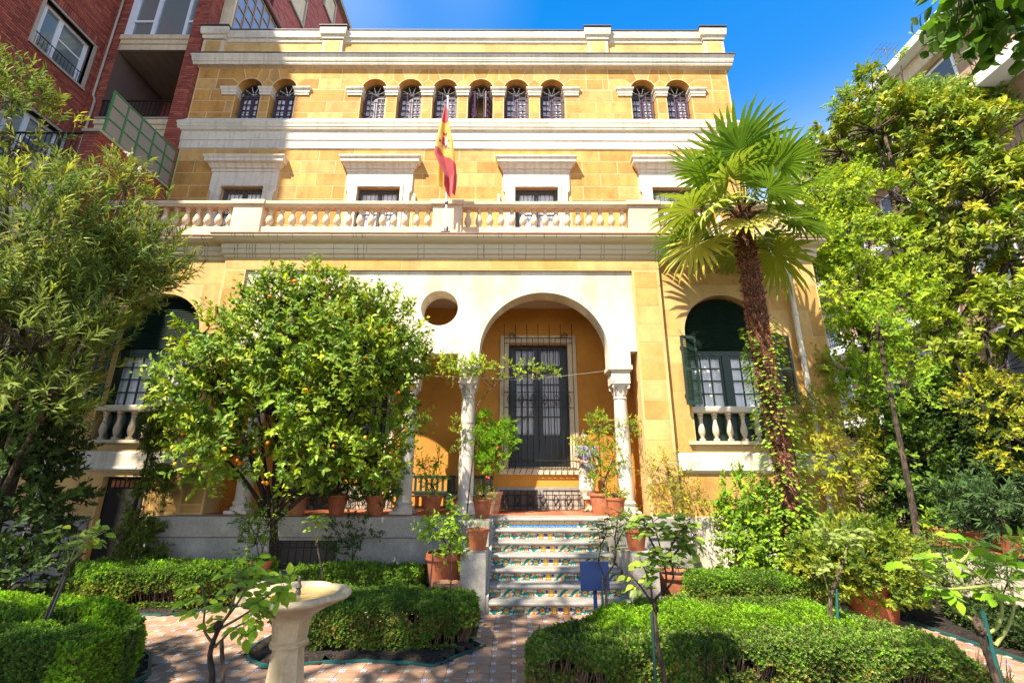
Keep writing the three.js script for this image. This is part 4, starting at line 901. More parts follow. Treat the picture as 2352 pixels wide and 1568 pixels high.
{
  reseed(21);
  const b = thing('brick_apartment_building', 'tall red brick apartment building with white windows and recessed balconies on the left', 'building', -12.4, 0, 7);
  const SX = -12.4, N0 = 3.15, FD = 11;
  const holesS = [[-10.72, -9.28, 12.48, 13.98], [-10.72, -9.28, 9.3, 10.8]];
  // side wall towards the garden
  const s = new THREE.Shape(); s.moveTo(-FD - 2.2, -0.1); s.lineTo(-N0, -0.1); s.lineTo(-N0, 27); s.lineTo(-FD - 2.2, 27); s.closePath();
  for (const h of holesS) { const p = new THREE.Path(); p.moveTo(h[0], h[2]); p.lineTo(h[1], h[2]); p.lineTo(h[1], h[3]); p.lineTo(h[0], h[3]); p.lineTo(h[0], h[2]); s.holes.push(p); }
  const g = new THREE.ExtrudeGeometry(s, { depth: 0.35, bevelEnabled: false }); // shape (x = z world) in the xy plane, turned to face +x
  g.rotateY(-PI / 2).translate(SX - 0.012, 0, 0);
  const wall = part(b, 'wall', prep(g), M.mortar);
  part(b, 'rear_mass', boxG(-22, SX - 0.5, -0.1, 27, N0, 14), M.mortar);
  courses('z', SX, -FD, -5.5, 8.2, 17.5, holesS.map((h) => [h[0] - 0.08, h[1] + 0.08, h[2] - 0.07, h[3] + 0.08]), holesS.map((h) => [h[0] - 0.08, h[1] + 0.08, h[3] + 0.1, h[3] + 0.36]));
  // front strip between side wall and loggias, and the corner pier against the villa
  part(b, 'wall', boxG(SX, -11.95, 4, 27, FD + 0.012, FD + 2.2), M.mortar);
  courses('x', -FD, SX + 0.012, -11.95, 8.2, 17.5);
  part(b, 'corner_pier', boxG(-9.72, -9.31, 0, 27, 10.8 + 0.012, 13.4), M.mortar);
  courses('x', -10.8, -9.72, -9.31, 8.0, 17.5);
  courses('z', -9.30, -11.6, -10.82, 8, 17.5);
  layBricks(b, 300);
  // the two windows in the side wall
  for (const h of holesS) {
    const w = sub(b, 'window'), z0 = h[0], z1 = h[1], fr = new MB(), D = (z) => -z;
    fr.box(SX - 0.1, SX + 0.06, h[2] - 0.07, h[2], D(z0) + 0.08, D(z1) - 0.08).box(SX - 0.1, SX + 0.03, h[3], h[3] + 0.07, D(z0) + 0.08, D(z1) - 0.08).box(SX - 0.1, SX + 0.03, h[2] + 0.001, h[3] - 0.001, D(z0), D(z0) + 0.08).box(SX - 0.1, SX + 0.03, h[2] + 0.001, h[3] - 0.001, D(z1) - 0.08, D(z1));
    part(w, 'stone_surround', fr.geo, M.slabGrey);
    const f = new MB(), x = SX - 0.16, zm = (z0 + z1) / 2 + 0.1;
    f.box(x - 0.05, x, h[2] + 0.002, h[2] + 0.09, D(z0), D(z1)).box(x - 0.05, x, h[3] - 0.09, h[3] - 0.002, D(z0), D(z1)).box(x - 0.049, x + 0.001, h[2] + 0.091, h[3] - 0.091, D(z0), D(z0) - 0.1).box(x - 0.049, x + 0.001, h[2] + 0.091, h[3] - 0.091, D(z1) + 0.22, D(z1)).box(x - 0.049, x + 0.001, h[2] + 0.091, h[3] - 0.091, D(zm) - 0.06, D(zm) + 0.06).box(x - 0.04, x - 0.01, (h[2] + h[3]) / 2 + 0.1, (h[2] + h[3]) / 2 + 0.15, D(z0) - 0.1, D(zm) + 0.061);
    part(w, 'frame', f.geo, M.pvc);
    part(w, 'pane', prep(new THREE.PlaneGeometry(z1 - z0, h[3] - h[2] - 0.1).rotateY(PI / 2).translate(x - 0.025, (h[2] + h[3]) / 2, (z0 + z1) / 2)), M.mirrorGlass);
    part(w, 'room', new MB().box(SX - 1.2, SX - 1.15, h[2] - 0.2, h[3] + 0.2, D(z0) + 0.2, D(z1) - 0.2).geo, M.room);
    const r = new MB(); r.bar(V3(SX - 0.04, h[2] + 0.42, z0), V3(SX - 0.04, h[2] + 0.42, z1), 0.014); r.bar(V3(SX - 0.04, h[2] + 0.06, z0), V3(SX - 0.04, h[2] + 0.06, z1), 0.01);
    for (let z = z0 + 0.05; z < z1; z += 0.1) r.bar(V3(SX - 0.04, h[2] + 0.06, z), V3(SX - 0.04, h[2] + 0.42, z), 0.007, 5);
    part(w, 'railing', r.geo, M.iron);
  }
  // loggias: slab edges, ceilings, back walls, railing, the glazed upper one
  const lx0 = -11.95, lx1 = -9.722;
  for (const y of [11.0, 14.13, 17.26]) {
    part(b, 'balcony_slab', moulding([[-0.02, y], [0.0, y + 0.005], [0.0, y + 0.2], [0.03, y + 0.22], [0.03, y + 0.36], [0.06, y + 0.38], [0.06, y + 0.54], [-0.1, y + 0.545]], lx0 + 0.07, lx1 - 0.07, FD - 0.02, 11.3), M.cream);
    part(b, 'balcony_floor', boxG(lx0, lx1, y + 0.002, y + 0.54, FD - 0.018, 13), M.slabGrey);
  }
  part(b, 'loggia_wall', new MB().box(lx0, lx1, 8, 17.3, 12.95, 13.2).geo, M.brick[1]);
  part(b, 'loggia_door', boxG(-11.3, -10.5, 11.55, 13.6, 12.85, 12.94), M.glass);
  part(b, 'ledge', boxG(lx0 + 0.02, lx1, 11.546, 11.6, FD - 0.1, FD + 0.1), M.slabGrey);
  const rl = new MB(); rl.bar(W3(lx0, 12.25, FD), W3(lx1, 12.25, FD), 0.024, 6).bar(W3(lx0, 11.68, FD), W3(lx1, 11.68, FD), 0.014, 6);
  for (let x = lx0 + 0.06; x < lx1; x += 0.115) rl.rect(W3(x, 11.6, FD), W3(x, 12.25, FD), 0.022, 0.012);
  part(b, 'railing', rl.geo, M.iron);
  const wn = sub(b, 'window'), wf = new MB(), wd = FD + 0.02, wt = 17.25;
  wf.box(lx0, lx1, 14.68, 14.76, wd, wd + 0.08);
  for (const [x, w] of [[-11.85, 0.2], [-11.1, 0.1], [-10.12, 0.1], [-9.76, 0.08]]) wf.box(x - w / 2, x + w / 2, 14.761, wt, wd, wd + 0.08);
  wf.box(-11.75, -11.15, 15.28, 15.36, wd + 0.002, wd + 0.078).box(-10.07, -9.8, 15.28, 15.36, wd + 0.002, wd + 0.078);
  part(wn, 'frame', wf.geo, M.pvc);
  part(wn, 'pane', prep(new THREE.PlaneGeometry(2.2, 2.5).translate(-10.83, 15.98, -(wd + 0.05))), M.mirrorGlass);
  part(wn, 'room', new MB().box(lx0, lx1, 14.7, 14.71, wd + 0.2, 12.9).geo, M.slabGrey);
  // pipe in the corner
  const pp = new MB(); pp.add(limbGeo([W3(-12.2, 17, 10.93), W3(-12.2, 12.4, 10.93), W3(-12.1, 12.2, 10.93), W3(-12.1, 8.5, 10.93)], 0.03, 0.03, 8)); part(b, 'pipe', pp.geo, M.slabGrey);
  // rear wing beyond the villa, with glazed gallery
  const farBrick = mat(0.42, 0.125, 0.09, { map: tex(512, (u, v) => { const row = Math.floor(v * 28), f = v * 28 - row, q = u * 8 + (row % 2) * 0.5, c = Math.floor(q), g = f < 0.16 || q - c < 0.04; const k = 0.8 + 0.4 * hash(c % 8, row, 3); return g ? [0.6, 0.55, 0.52] : [k, k * 0.9, k * 0.9]; }), s: 0.5, roughness: 0.9 });
  part(b, 'rear_wing', boxG(-18, -9.3, -0.1, 25.8, 13.6, 20.05), farBrick);
  part(b, 'roof_edge', boxG(-18, -9.05, 25.802, 26.05, 13.5, 20.3), M.slabGrey);
  for (const [d0, y0] of [[14.45, 20.7], [17.1, 20.7], [14.45, 23.9], [17.1, 23.9]]) {
    const w = sub(b, 'window');
    part(w, 'frame', new MB().box(-9.32, -9.2, y0, y0 + 0.1, d0, d0 + 1.3).box(-9.32, -9.22, y0 + 1.5, y0 + 1.6, d0, d0 + 1.3).box(-9.32, -9.22, y0 + 0.101, y0 + 1.499, d0, d0 + 0.1).box(-9.32, -9.22, y0 + 0.101, y0 + 1.499, d0 + 1.2, d0 + 1.3).geo, M.slabGrey);
    part(w, 'blind', boxG(-9.31, -9.285, y0 + 0.1, y0 + 1.5, d0 + 0.1, d0 + 1.2), M.cream);
  }
  const gal = sub(b, 'glazed_gallery'), gx = -8.95;
  part(gal, 'end_wall', boxG(-9.31, gx + 0.02, 14.3, 18.2, 11.25, 11.32), M.cream);
  const gf = new MB();
  for (let d = 11.33; d < 15.2; d += 0.42) gf.box(gx - 0.04, gx + 0.03, 14.4, 18.1, d, d + 0.05);
  for (let y = 14.4; y < 18.2; y += 0.52) gf.box(gx - 0.03, gx + 0.02, y, y + 0.05, 11.33, 15.1);
  part(gal, 'lattice', gf.geo, mat(0.3, 0.2, 0.14, { roughness: 0.6 }));
  part(gal, 'pane', boxG(gx - 0.02, gx - 0.015, 14.4, 18.1, 11.33, 15.1), mat(0.3, 0.36, 0.45, { roughness: 0.08, metalness: 0.2 }));
  part(gal, 'gutter', new MB().bar(W3(gx + 0.08, 18.2, 11.2), W3(gx + 0.08, 18.2, 15.3), 0.09, 10).geo, mat(0.2, 0.075, 0.04, { roughness: 0.4 }));
  part(gal, 'eave', boxG(-9.31, gx + 0.05, 18.11, 18.19, 11.2, 15.2), M.brown);
}
{ // low brick terrace beside the villa, with parapet, railing and green glazed screen
  reseed(22);
  const b = thing('brick_terrace', 'low red brick terrace wall with green framed glass screen between the two houses', 'terrace', -9.45, 0, 9.8);
  part(b, 'parapet', new MB().box(-9.62, -9.312, 4, 9.16, 8.712, 10.79).geo, M.mortar);
  courses('x', -8.7, -9.62, -9.31, 6.6, 9.16);
  courses('z', -9.3, -10.79, -8.7, 6.6, 9.16);
  layBricks(b, 250);
  part(b, 'coping', boxG(-9.66, -9.24, 9.162, 9.24, 8.64, 10.79, 0.01), M.slabGrey);
  part(b, 'terrace_floor', boxG(-12.38, -9.622, 8.2, 8.45, 8.72, 10.98), M.slabGrey);
  part(b, 'terrace_front', boxG(-12.38, -9.622, 4, 8.2, 8.8, 8.9), M.cream);
  const r = new MB(); r.bar(W3(-12.3, 9.2, 8.75), W3(-9.64, 9.2, 8.75), 0.025, 6).bar(W3(-12.3, 8.56, 8.75), W3(-9.64, 8.56, 8.75), 0.015, 6);
  for (let x = -12.2; x < -9.65; x += 0.12) r.rect(W3(x, 8.45, 8.75), W3(x, 9.2, 8.75), 0.02, 0.012);
  part(b, 'railing', r.geo, mat(0.012, 0.03, 0.02, { roughness: 0.5 }));
  const sc = sub(b, 'glass_screen'), y0 = 9.26, y1 = 10.4, d0 = 8.78, d1 = 10.9, x = -9.3, green = mat(0.04, 0.19, 0.06, { roughness: 0.5 }), f = new MB();
  for (let k = 0; k <= 5; k++) { const d = lerp(d0, d1, k / 5); f.box(x - 0.02, x + 0.02, y0, y1, d - 0.02, d + 0.02); }
  for (let k = 0; k <= 3; k++) { const y = lerp(y0 + 0.02, y1 - 0.02, k / 3); f.box(x - 0.018, x + 0.018, y - 0.02, y + 0.02, d0 + 0.02, d1 - 0.02); }
  part(sc, 'frame', f.geo, green);
  const gm = new THREE.MeshPhysicalMaterial({ color: new THREE.Color(0.42, 0.4, 0.35), roughness: 0.4, transmission: 0.45, thickness: 0 });
  for (let i = 0; i < 5; i++) for (let j = 0; j < 3; j++) { const a = lerp(d0, d1, i / 5) + 0.021, c = lerp(d0, d1, (i + 1) / 5) - 0.021, p = lerp(y0 + 0.02, y1 - 0.02, j / 3) + 0.021, q = lerp(y0 + 0.02, y1 - 0.02, (j + 1) / 3) - 0.021; part(sc, 'pane', boxG(x - 0.004, x + 0.004, p, q, a, c), gm); }
}
{ // apartment house on the right, seen above and between the trees
  reseed(23);
  const b = thing('apartment_building', 'pinkish apartment building with overhanging flat roof and long balconies on the right', 'building', 15, 0, 11);
  const pink = mat(0.44, 0.29, 0.2, { map: streaky, s: 0.3, roughness: 0.9 }), WX = 14.75;
  part(b, 'wall', boxG(WX, 24, -0.1, 15.7, 6, 24), pink);
  part(b, 'roof_slab', boxG(14.0, 24, 16.3, 16.62, 5, 25, 0.02), M.white);
  part(b, 'roof_band', boxG(14.45, 24, 15.702, 16.298, 5.6, 24.4), M.cream);
  part(b, 'gable_wall', boxG(WX + 0.2, 24, -0.1, 16.2, 24.01, 24.3), M.slabGrey);
  for (const y of [3.7, 6.85, 10, 13.05]) {
    part(b, 'balcony_slab', boxG(13.9, WX, y, y + 0.36, 6, 11.2, 0.01), M.white);
    part(b, 'balcony_slab', boxG(13.9, WX, y, y + 0.36, 14.4, 21, 0.01), M.white);
    const r = new MB();
    for (const [a, c] of [[6, 11.2], [14.4, 21]]) {
      r.bar(W3(13.95, y + 1.15, a), W3(13.95, y + 1.15, c), 0.025, 6).bar(W3(13.95, y + 0.5, a), W3(13.95, y + 0.5, c), 0.02, 6);
      for (let d = a; d <= c; d += 0.14) r.bar(W3(13.95, y + 0.36, d), W3(13.95, y + 1.15, d), 0.012, 5);
    }
    part(b, 'railing', r.geo, M.iron);
    for (const d of [7, 9.2, 12.2, 15, 17.4, 19.8]) {
      const w = sub(b, 'window');
      part(w, 'frame', new MB().box(WX - 0.04, WX - 0.002, y + 0.5, y + 2.5, d, d + 0.08).box(WX - 0.04, WX - 0.002, y + 0.5, y + 2.5, d + 1.2, d + 1.28).box(WX - 0.04, WX - 0.002, y + 2.42, y + 2.5, d + 0.081, d + 1.199).box(WX - 0.04, WX - 0.002, y + 0.5, y + 0.58, d + 0.081, d + 1.199).geo, M.white);
      part(w, 'pane', boxG(WX - 0.02, WX - 0.006, y + 0.581, y + 2.419, d + 0.081, d + 1.199), mat(0.1, 0.12, 0.15, { roughness: 0.05 }));
    }
  }
  part(b, 'gutter_pipe', new MB().bar(W3(13.84, 13.2, 11.25), W3(13.84, 3, 11.25), 0.05, 8).geo, M.white);
  const an = new MB(); an.bar(W3(14.6, 16.6, 14.2), W3(14.6, 18.0, 14.2), 0.02).bar(W3(14.2, 17.9, 14.2), W3(15.0, 17.9, 14.2), 0.012); for (let k = 0; k < 5; k++) an.bar(W3(14.25 + k * 0.17, 17.9, 13.9), W3(14.25 + k * 0.17, 17.9, 14.5), 0.008); part(b, 'aerial', an.geo, M.steel);
}

// ================================================================ GARDEN FLOOR: tiles, beds, edgings
const inside = (p, poly) => { let r = false; for (let i = 0, j = poly.length - 1; i < poly.length; j = i++) { const [xi, yi] = poly[i], [xj, yj] = poly[j]; if (yi > p[1] !== yj > p[1] && p[0] < ((xj - xi) * (p[1] - yi)) / (yj - yi) + xi) r = !r; } return r; };
const smoothPoly = (pts, n = 8) => new THREE.CatmullRomCurve3(pts.map(([x, d]) => V3(x, 0, d)), true, 'centripetal').getPoints(pts.length * n).slice(0, -1).map((p) => [p.x, p.z]);
const arcPts = (cx, cd, r, a0, a1, n = 10) => [...Array(n + 1).keys()].map((i) => { const a = rad(lerp(a0, a1, i / n)); return [cx + Math.cos(a) * r, cd + Math.sin(a) * r]; });
const BEDS = {
  centre: [[-2.73, 5.75], [-2.72, 5.5], [-2.6, 5.3], [-2.42, 5.15], [-2.22, 5.07], [-1.86, 5.2], [-1.42, 5.25], [-1.05, 5.2], [-0.74, 5.13], [-0.29, 5.7], [-0.52, 5.95], [-0.42, 6.4], [-2.66, 6.4]],
  left: [[-9, 1.0], [-3.3, 1.0], [-3.28, 4.9], [-3.6, 5.35], [-4.1, 5.75], [-4.7, 6.0], [-6.5, 6.35], [-9, 6.5]],
  leftBack: [[-7.2, 7.3], [-5.9, 6.95], [-5.1, 6.9], [-4.55, 6.82], [-4.2, 7.05], [-3.7, 7.5], [-3.55, 8.66], [-9.5, 8.66], [-9.5, 7.6]],
  midBack: [[-3.54, 8.66], [-3.3, 7.35], [-2.9, 7.15], [-0.75, 7.15], [-0.72, 8.66]],
  right: [[0.05, 1.0], [3.55, 1.0], [3.6, 3.6], [3.62, 4.35], [3.4, 5.1], [3.15, 5.75], [1.35, 5.8], [0.75, 5.25], [0.25, 4.75], [0.05, 4.4]],
  rightBack: [[2.03, 6.75], [2.4, 6.5], [3.9, 6.5], [4.2, 7.1], [4.6, 7.55], [5.0, 7.5], [5.02, 7.0], [5.2, 1.0], [6.88, 1.0], [6.88, 9.2], [2.03, 9.2]],
};
{
  reseed(31);
  const bed = structure('path', boxG(-7.5, 5.25, -0.05, -0.008, 2.2, 8.67), mat(0.33, 0.22, 0.15, { map: soilT, s: 1.2, roughness: 0.95 }), 'terracotta path with small painted inset tiles');
  bed.org = V3(0, 0, 0);
  const P = 0.2, S = 0.058, J = 0.005;
  const big = prep(new THREE.BoxGeometry(P - J, 0.016, P - S - J)), strip = prep(new THREE.BoxGeometry(P - S - J, 0.016, S - J)), small = new THREE.BoxGeometry(S - J, 0.016, S - J);
  const clays = [[0.46, 0.30, 0.21], [0.43, 0.27, 0.185], [0.49, 0.33, 0.24], [0.39, 0.26, 0.195], [0.43, 0.235, 0.16]].map((c) => mat(...c, { map: clay, s: 1.1, bump: grit, bs: 0.0015, roughness: 0.6 }));
  const insetT = [0, 1, 2, 3, 4, 5].map((k) => new THREE.MeshStandardMaterial({ roughness: 0.25, map: canvasTex(64, 64, (c) => {
    c.fillStyle = '#cfc7b4'; c.fillRect(0, 0, 64, 64);
    const col = ['#2b3fae', '#3c54c8', '#1c2c52', '#1d6b6a', '#7a3c8c', '#2e4fc0'][k];
    c.fillStyle = col; c.strokeStyle = col; c.lineWidth = 6;
    if (k === 0) { c.fillRect(6, 6, 52, 52); c.fillStyle = '#e6e0d0'; c.beginPath(); c.moveTo(32, 10); c.lineTo(54, 32); c.lineTo(32, 54); c.lineTo(10, 32); c.fill(); c.fillStyle = col; c.fillRect(24, 24, 16, 16); }
    if (k === 1) { for (let i = 0; i < 8; i++) { c.beginPath(); c.ellipse(32 + Math.cos(i * 0.785) * 16, 32 + Math.sin(i * 0.785) * 16, 10, 5, i * 0.785, 0, 7); c.fill(); } }
    if (k === 2) { c.beginPath(); c.arc(32, 32, 22, 0, 7); c.stroke(); c.fillRect(27, 27, 10, 10); c.fillRect(2, 2, 10, 10); c.fillRect(52, 52, 10, 10); c.fillRect(52, 2, 10, 10); c.fillRect(2, 52, 10, 10); }
    if (k === 3) { for (let i = -1; i < 4; i++) { c.beginPath(); c.moveTo(i * 20, 64); c.lineTo(i * 20 + 40, 0); c.stroke(); } }
    if (k === 4) { c.beginPath(); c.moveTo(10, 50); c.bezierCurveTo(10, 5, 54, 5, 50, 34); c.bezierCurveTo(46, 56, 24, 50, 30, 36); c.stroke(); }
    if (k === 5) { c.fillRect(12, 12, 40, 40); c.fillStyle = '#e8e2d4'; c.beginPath(); c.arc(32, 32, 13, 0, 7); c.fill(); }
  }) }));
  const polys = Object.values(BEDS), list = [];
  for (let i = -37; i < 26; i++) for (let j = 11; j < 44; j++) {
    const x = i * P, d = j * P;
    const out = (dx, dd) => polys.some((q) => inside([x + dx, d + dd], q)) || (x + dx > -0.34 && x + dx < 1.62 && d + dd > 6.95) || d + dd > 8.66;
    const h = () => rr(-0.0025, 0.0015), v = camera.position.distanceTo(V3(x, 0, -d)) + (Math.abs(x) > 0.9 * d ? 40 : 0) + (d < 4.3 ? 40 : 0);
    if (!out(S / 2, S / 2)) list.push(['inset_tile', small, pick(insetT), x + S / 2, h() - 0.006, -(d + S / 2), v, pick([0, 1, 2, 3]) * PI / 2]);
    if (!out(S + (P - S) / 2, S / 2)) list.push(['strip_tile', strip, pick(clays), x + S + (P - S) / 2, h() - 0.008, -(d + S / 2), v, 0]);
    if (!out(P / 2, S + (P - S) / 2)) list.push(['floor_tile', big, pick(clays), x + P / 2, h() - 0.008, -(d + S + (P - S) / 2), v, 0]);
  }
  for (const kind of ['inset_tile', 'strip_tile', 'floor_tile']) {
    const l = list.filter((t) => t[0] === kind).sort((a, b) => a[6] - b[6]);
    for (const t of l.slice(0, 300)) piece(bed, kind, t[1], t[2], t[3], t[4], t[5], t[7]);
    const rest = l.slice(300), by = new Map();
    for (const t of rest) { if (!by.has(t[2])) by.set(t[2], []); by.get(t[2]).push(t[1].clone().rotateY(t[7]).translate(t[3], t[4], t[5])); }
    for (const [m, gs] of by) { const o = part(bed, kind, mergeGeometries(gs, false), m); o.userData.kind = 'stuff'; }
  }
  // beds of dark soil with glazed teal edging
  for (const [name, poly] of Object.entries(BEDS)) {
    const s = new THREE.Shape(); poly.forEach(([x, d], i) => (i ? s.lineTo(x, d) : s.moveTo(x, d))); s.closePath();
    const tri = THREE.ShapeUtils.triangulateShape(s.getPoints(), []), pts = s.getPoints(), pos = [], bb = new THREE.Box2().setFromPoints(pts);
    // fine grid so that the soil can be uneven
    const step = 0.09;
    for (let x = bb.min.x; x < bb.max.x; x += step) for (let d = bb.min.y; d < bb.max.y; d += step) {
      if (!inside([x + step / 2, d + step / 2], poly)) continue;
      const h = (a, b) => { const e = inside([a - 0.06, b - 0.06], poly) && inside([a + 0.06, b + 0.06], poly); return e ? 0.03 + 0.05 * fbm(a * 5, b * 5, 3, 3) : 0.0; };
      const q = [[x, d], [x + step, d], [x + step, d + step], [x, d + step]].map(([a, b]) => [a, h(a, b), -b]);
      pos.push(...q[0], ...q[1], ...q[2], ...q[0], ...q[2], ...q[3]);
    }
    const g = new THREE.BufferGeometry(); g.setAttribute('position', new THREE.Float32BufferAttribute(pos, 3)); g.computeVertexNormals();
    const labels = { centre: 'dark soil bed under the middle hedge behind the fountain', left: 'dark soil bed in the near left corner', leftBack: 'dark soil bed along the wall on the left', midBack: 'soil strip below the terrace wall', right: 'dark soil bed under the big right hedge', rightBack: 'soil bed along the white wall on the right' };
    structure('flower_bed', prep(g), M.soil, labels[name]);
    const ring = [...poly, poly[0]].map(([x, d]) => V3(x, 0.0, -d));
    const e = new MB();
    for (let i = 0; i < ring.length - 1; i++) { const a = ring[i], c = ring[i + 1]; if (a.distanceTo(c) < 0.02) continue; const l = a.distanceTo(c), q = new THREE.BoxGeometry(l + 0.02, 0.07, 0.03); q.rotateY(-Math.atan2(c.z - a.z, c.x - a.x)).translate((a.x + c.x) / 2, -0.012 + (i % 2) * 0.0012, (a.z + c.z) / 2); e.add(q); }
    const edge = thing('bed_edging', { centre: 'teal glazed edging round the curved bed behind the fountain', left: 'teal glazed edging round the near left bed', leftBack: 'teal glazed edging of the bed by the left wall', midBack: 'teal glazed edging below the terrace wall', right: 'teal glazed edging round the big right hedge bed', rightBack: 'teal glazed edging along the bed on the right' }[name], 'edging', poly[0][0], 0, poly[0][1]);
    part(edge, 'edging_strip', e.geo, M.teal);
  }
}
// white garden wall on the right with green and terracotta coping
{
  reseed(32);
  const w = thing('garden_wall', 'low white garden wall capped with green and terracotta tiles on the right', 'wall', 7, 0, 6);
  part(w, 'wall', boxG(6.9, 7.3, -0.1, 0.66, 1, 9.25), M.trim);
  part(w, 'bank', boxG(7.302, 14.6, -0.1, 0.6, 1, 14), M.soil);
  const gm = mat(0.015, 0.1, 0.05, { roughness: 0.2 });
  const tg = prep(new THREE.BoxGeometry(0.02, 0.055, 0.142)), tc = prep(new RoundedBoxGeometry(0.44, 0.028, 0.285, 1, 0.005));
  for (let d = 1.1; d < 9.2; d += 0.148) piece(w, 'edge_tile', tg, gm, 6.89, 0.675, -d);
  for (let d = 1.2, i = 0; d < 9.2; d += 0.292, i++) piece(w, 'coping_tile', tc, M.pot[i % 3], 7.09, 0.718, -d);
}

// ================================================================ PLANTS
const G = { // leaf shapes
  broad: leafGeo(0.5, 0.1, 0.15, 0.45), orange: leafGeo(0.46, 0.09, 0.22, 0.45), rose: leafGeo(0.62, 0.05, 0.1, 0.42), magnolia: leafGeo(0.42, 0.1, 0.12, 0.55), blade: bladeGeo(0.15, 0.2), narrow: bladeGeo(0.26, 0.25), ivy: leafGeo(0.85, 0.06, 0.15, 0.35), plane: leafGeo(0.8, 0.06, 0.2, 0.4),
};
const SPRIG = {
  box: sprigGeo(leafGeo(0.55, 0.1, 0.1, 0.5), 9, 0.9, 1, 0.62, 1), small: sprigGeo(G.broad, 7, 1.0, 1, 0.6, 2), feather: sprigGeo(leafGeo(0.36, 0.04, 0.1, 0.5), 13, 1.2, 1, 0.34, 3), myrtle: sprigGeo(leafGeo(0.34, 0.06, 0.1, 0.5), 10, 0.75, 1, 0.46, 4), tuft: sprigGeo(bladeGeo(0.09, 0.1), 12, 0.55, 0.9, 0.7, 5),
};
const C = { // leaf colours
  box: [[0.075, 0.17, 0.022], [0.06, 0.14, 0.02], [0.09, 0.18, 0.03]], lime: [[0.13, 0.29, 0.012], [0.16, 0.31, 0.016], [0.11, 0.25, 0.014]],
  orange: [[0.085, 0.165, 0.014], [0.06, 0.13, 0.014], [0.13, 0.2, 0.018], [0.05, 0.11, 0.015]], oleander: [[0.085, 0.14, 0.032], [0.065, 0.115, 0.03], [0.12, 0.165, 0.04], [0.15, 0.18, 0.045]],
  magnolia: [[0.12, 0.14, 0.014], [0.085, 0.12, 0.014], [0.17, 0.165, 0.018], [0.06, 0.095, 0.014]], maple: [[0.12, 0.21, 0.022], [0.15, 0.24, 0.025], [0.09, 0.17, 0.022]], acacia: [[0.11, 0.2, 0.04], [0.15, 0.22, 0.05], [0.085, 0.16, 0.04]],
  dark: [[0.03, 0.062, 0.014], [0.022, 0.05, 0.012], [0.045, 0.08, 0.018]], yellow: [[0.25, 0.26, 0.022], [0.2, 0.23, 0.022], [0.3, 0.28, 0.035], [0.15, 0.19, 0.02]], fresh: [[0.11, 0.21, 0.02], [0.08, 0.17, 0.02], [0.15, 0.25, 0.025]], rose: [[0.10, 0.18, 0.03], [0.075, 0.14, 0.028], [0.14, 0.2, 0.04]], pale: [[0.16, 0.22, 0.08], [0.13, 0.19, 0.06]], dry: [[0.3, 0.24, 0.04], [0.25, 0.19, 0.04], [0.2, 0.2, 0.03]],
};
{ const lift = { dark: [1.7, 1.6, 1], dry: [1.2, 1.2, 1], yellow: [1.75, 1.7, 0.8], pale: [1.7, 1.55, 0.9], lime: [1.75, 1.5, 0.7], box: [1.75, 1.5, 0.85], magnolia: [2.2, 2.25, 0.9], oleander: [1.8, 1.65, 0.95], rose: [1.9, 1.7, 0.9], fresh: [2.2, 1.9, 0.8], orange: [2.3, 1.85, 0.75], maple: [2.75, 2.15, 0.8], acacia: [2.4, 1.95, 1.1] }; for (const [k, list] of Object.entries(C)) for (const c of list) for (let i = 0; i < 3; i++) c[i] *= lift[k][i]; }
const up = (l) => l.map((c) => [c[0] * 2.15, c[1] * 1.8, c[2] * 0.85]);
const blob = (px, py, D, rx, ry, rd) => { const p = at(px, py, D); return [p.x, p.y, D, rx, ry, rd]; };
// a bough system: trunk through points, then limbs to the blobs and twigs to some of the leaf tips
function boughs(parent, trunk, r0, r1, blobs, tips, m, o = {}) {
  const { fork = trunk[trunk.length - 1], twigs = 160, limbR = 0.5, name = 'trunk', limbs = true } = o;
  part(parent, name, prep(limbGeo(curve(trunk, trunk.length * 5), r0, r1, 10, 0.08)), m);
  const br = new MB();
  const ends = limbs ? blobs.map((b) => { const e = V3(b[0], b[1], -b[2]), mid = fork.clone().lerp(e, 0.5).add(V3(rn() * 0.15, 0.1 + rn() * 0.1, rn() * 0.15)); br.add(limbGeo(curve([fork.clone().add(V3(0, -r1 * 2, 0)), mid, e], 9), r1 * 0.75, r1 * 0.22, 6)); return e; }) : [fork];
  for (let i = 0; i < Math.min(twigs, tips.length); i++) {
    const [p, q] = tips[Math.floor(R() * tips.length)];
    let best = ends[0]; for (const e of ends) if (e.distanceTo(p) < best.distanceTo(p)) best = e;
    br.add(limbGeo(curve([best, best.clone().lerp(p, 0.55).add(V3(rn() * 0.08, rn() * 0.08, rn() * 0.08)), p, q], 6), r1 * 0.2, r1 * 0.05, 4));
  }
  if (br.g.length) part(parent, 'branches', br.geo, m);
}

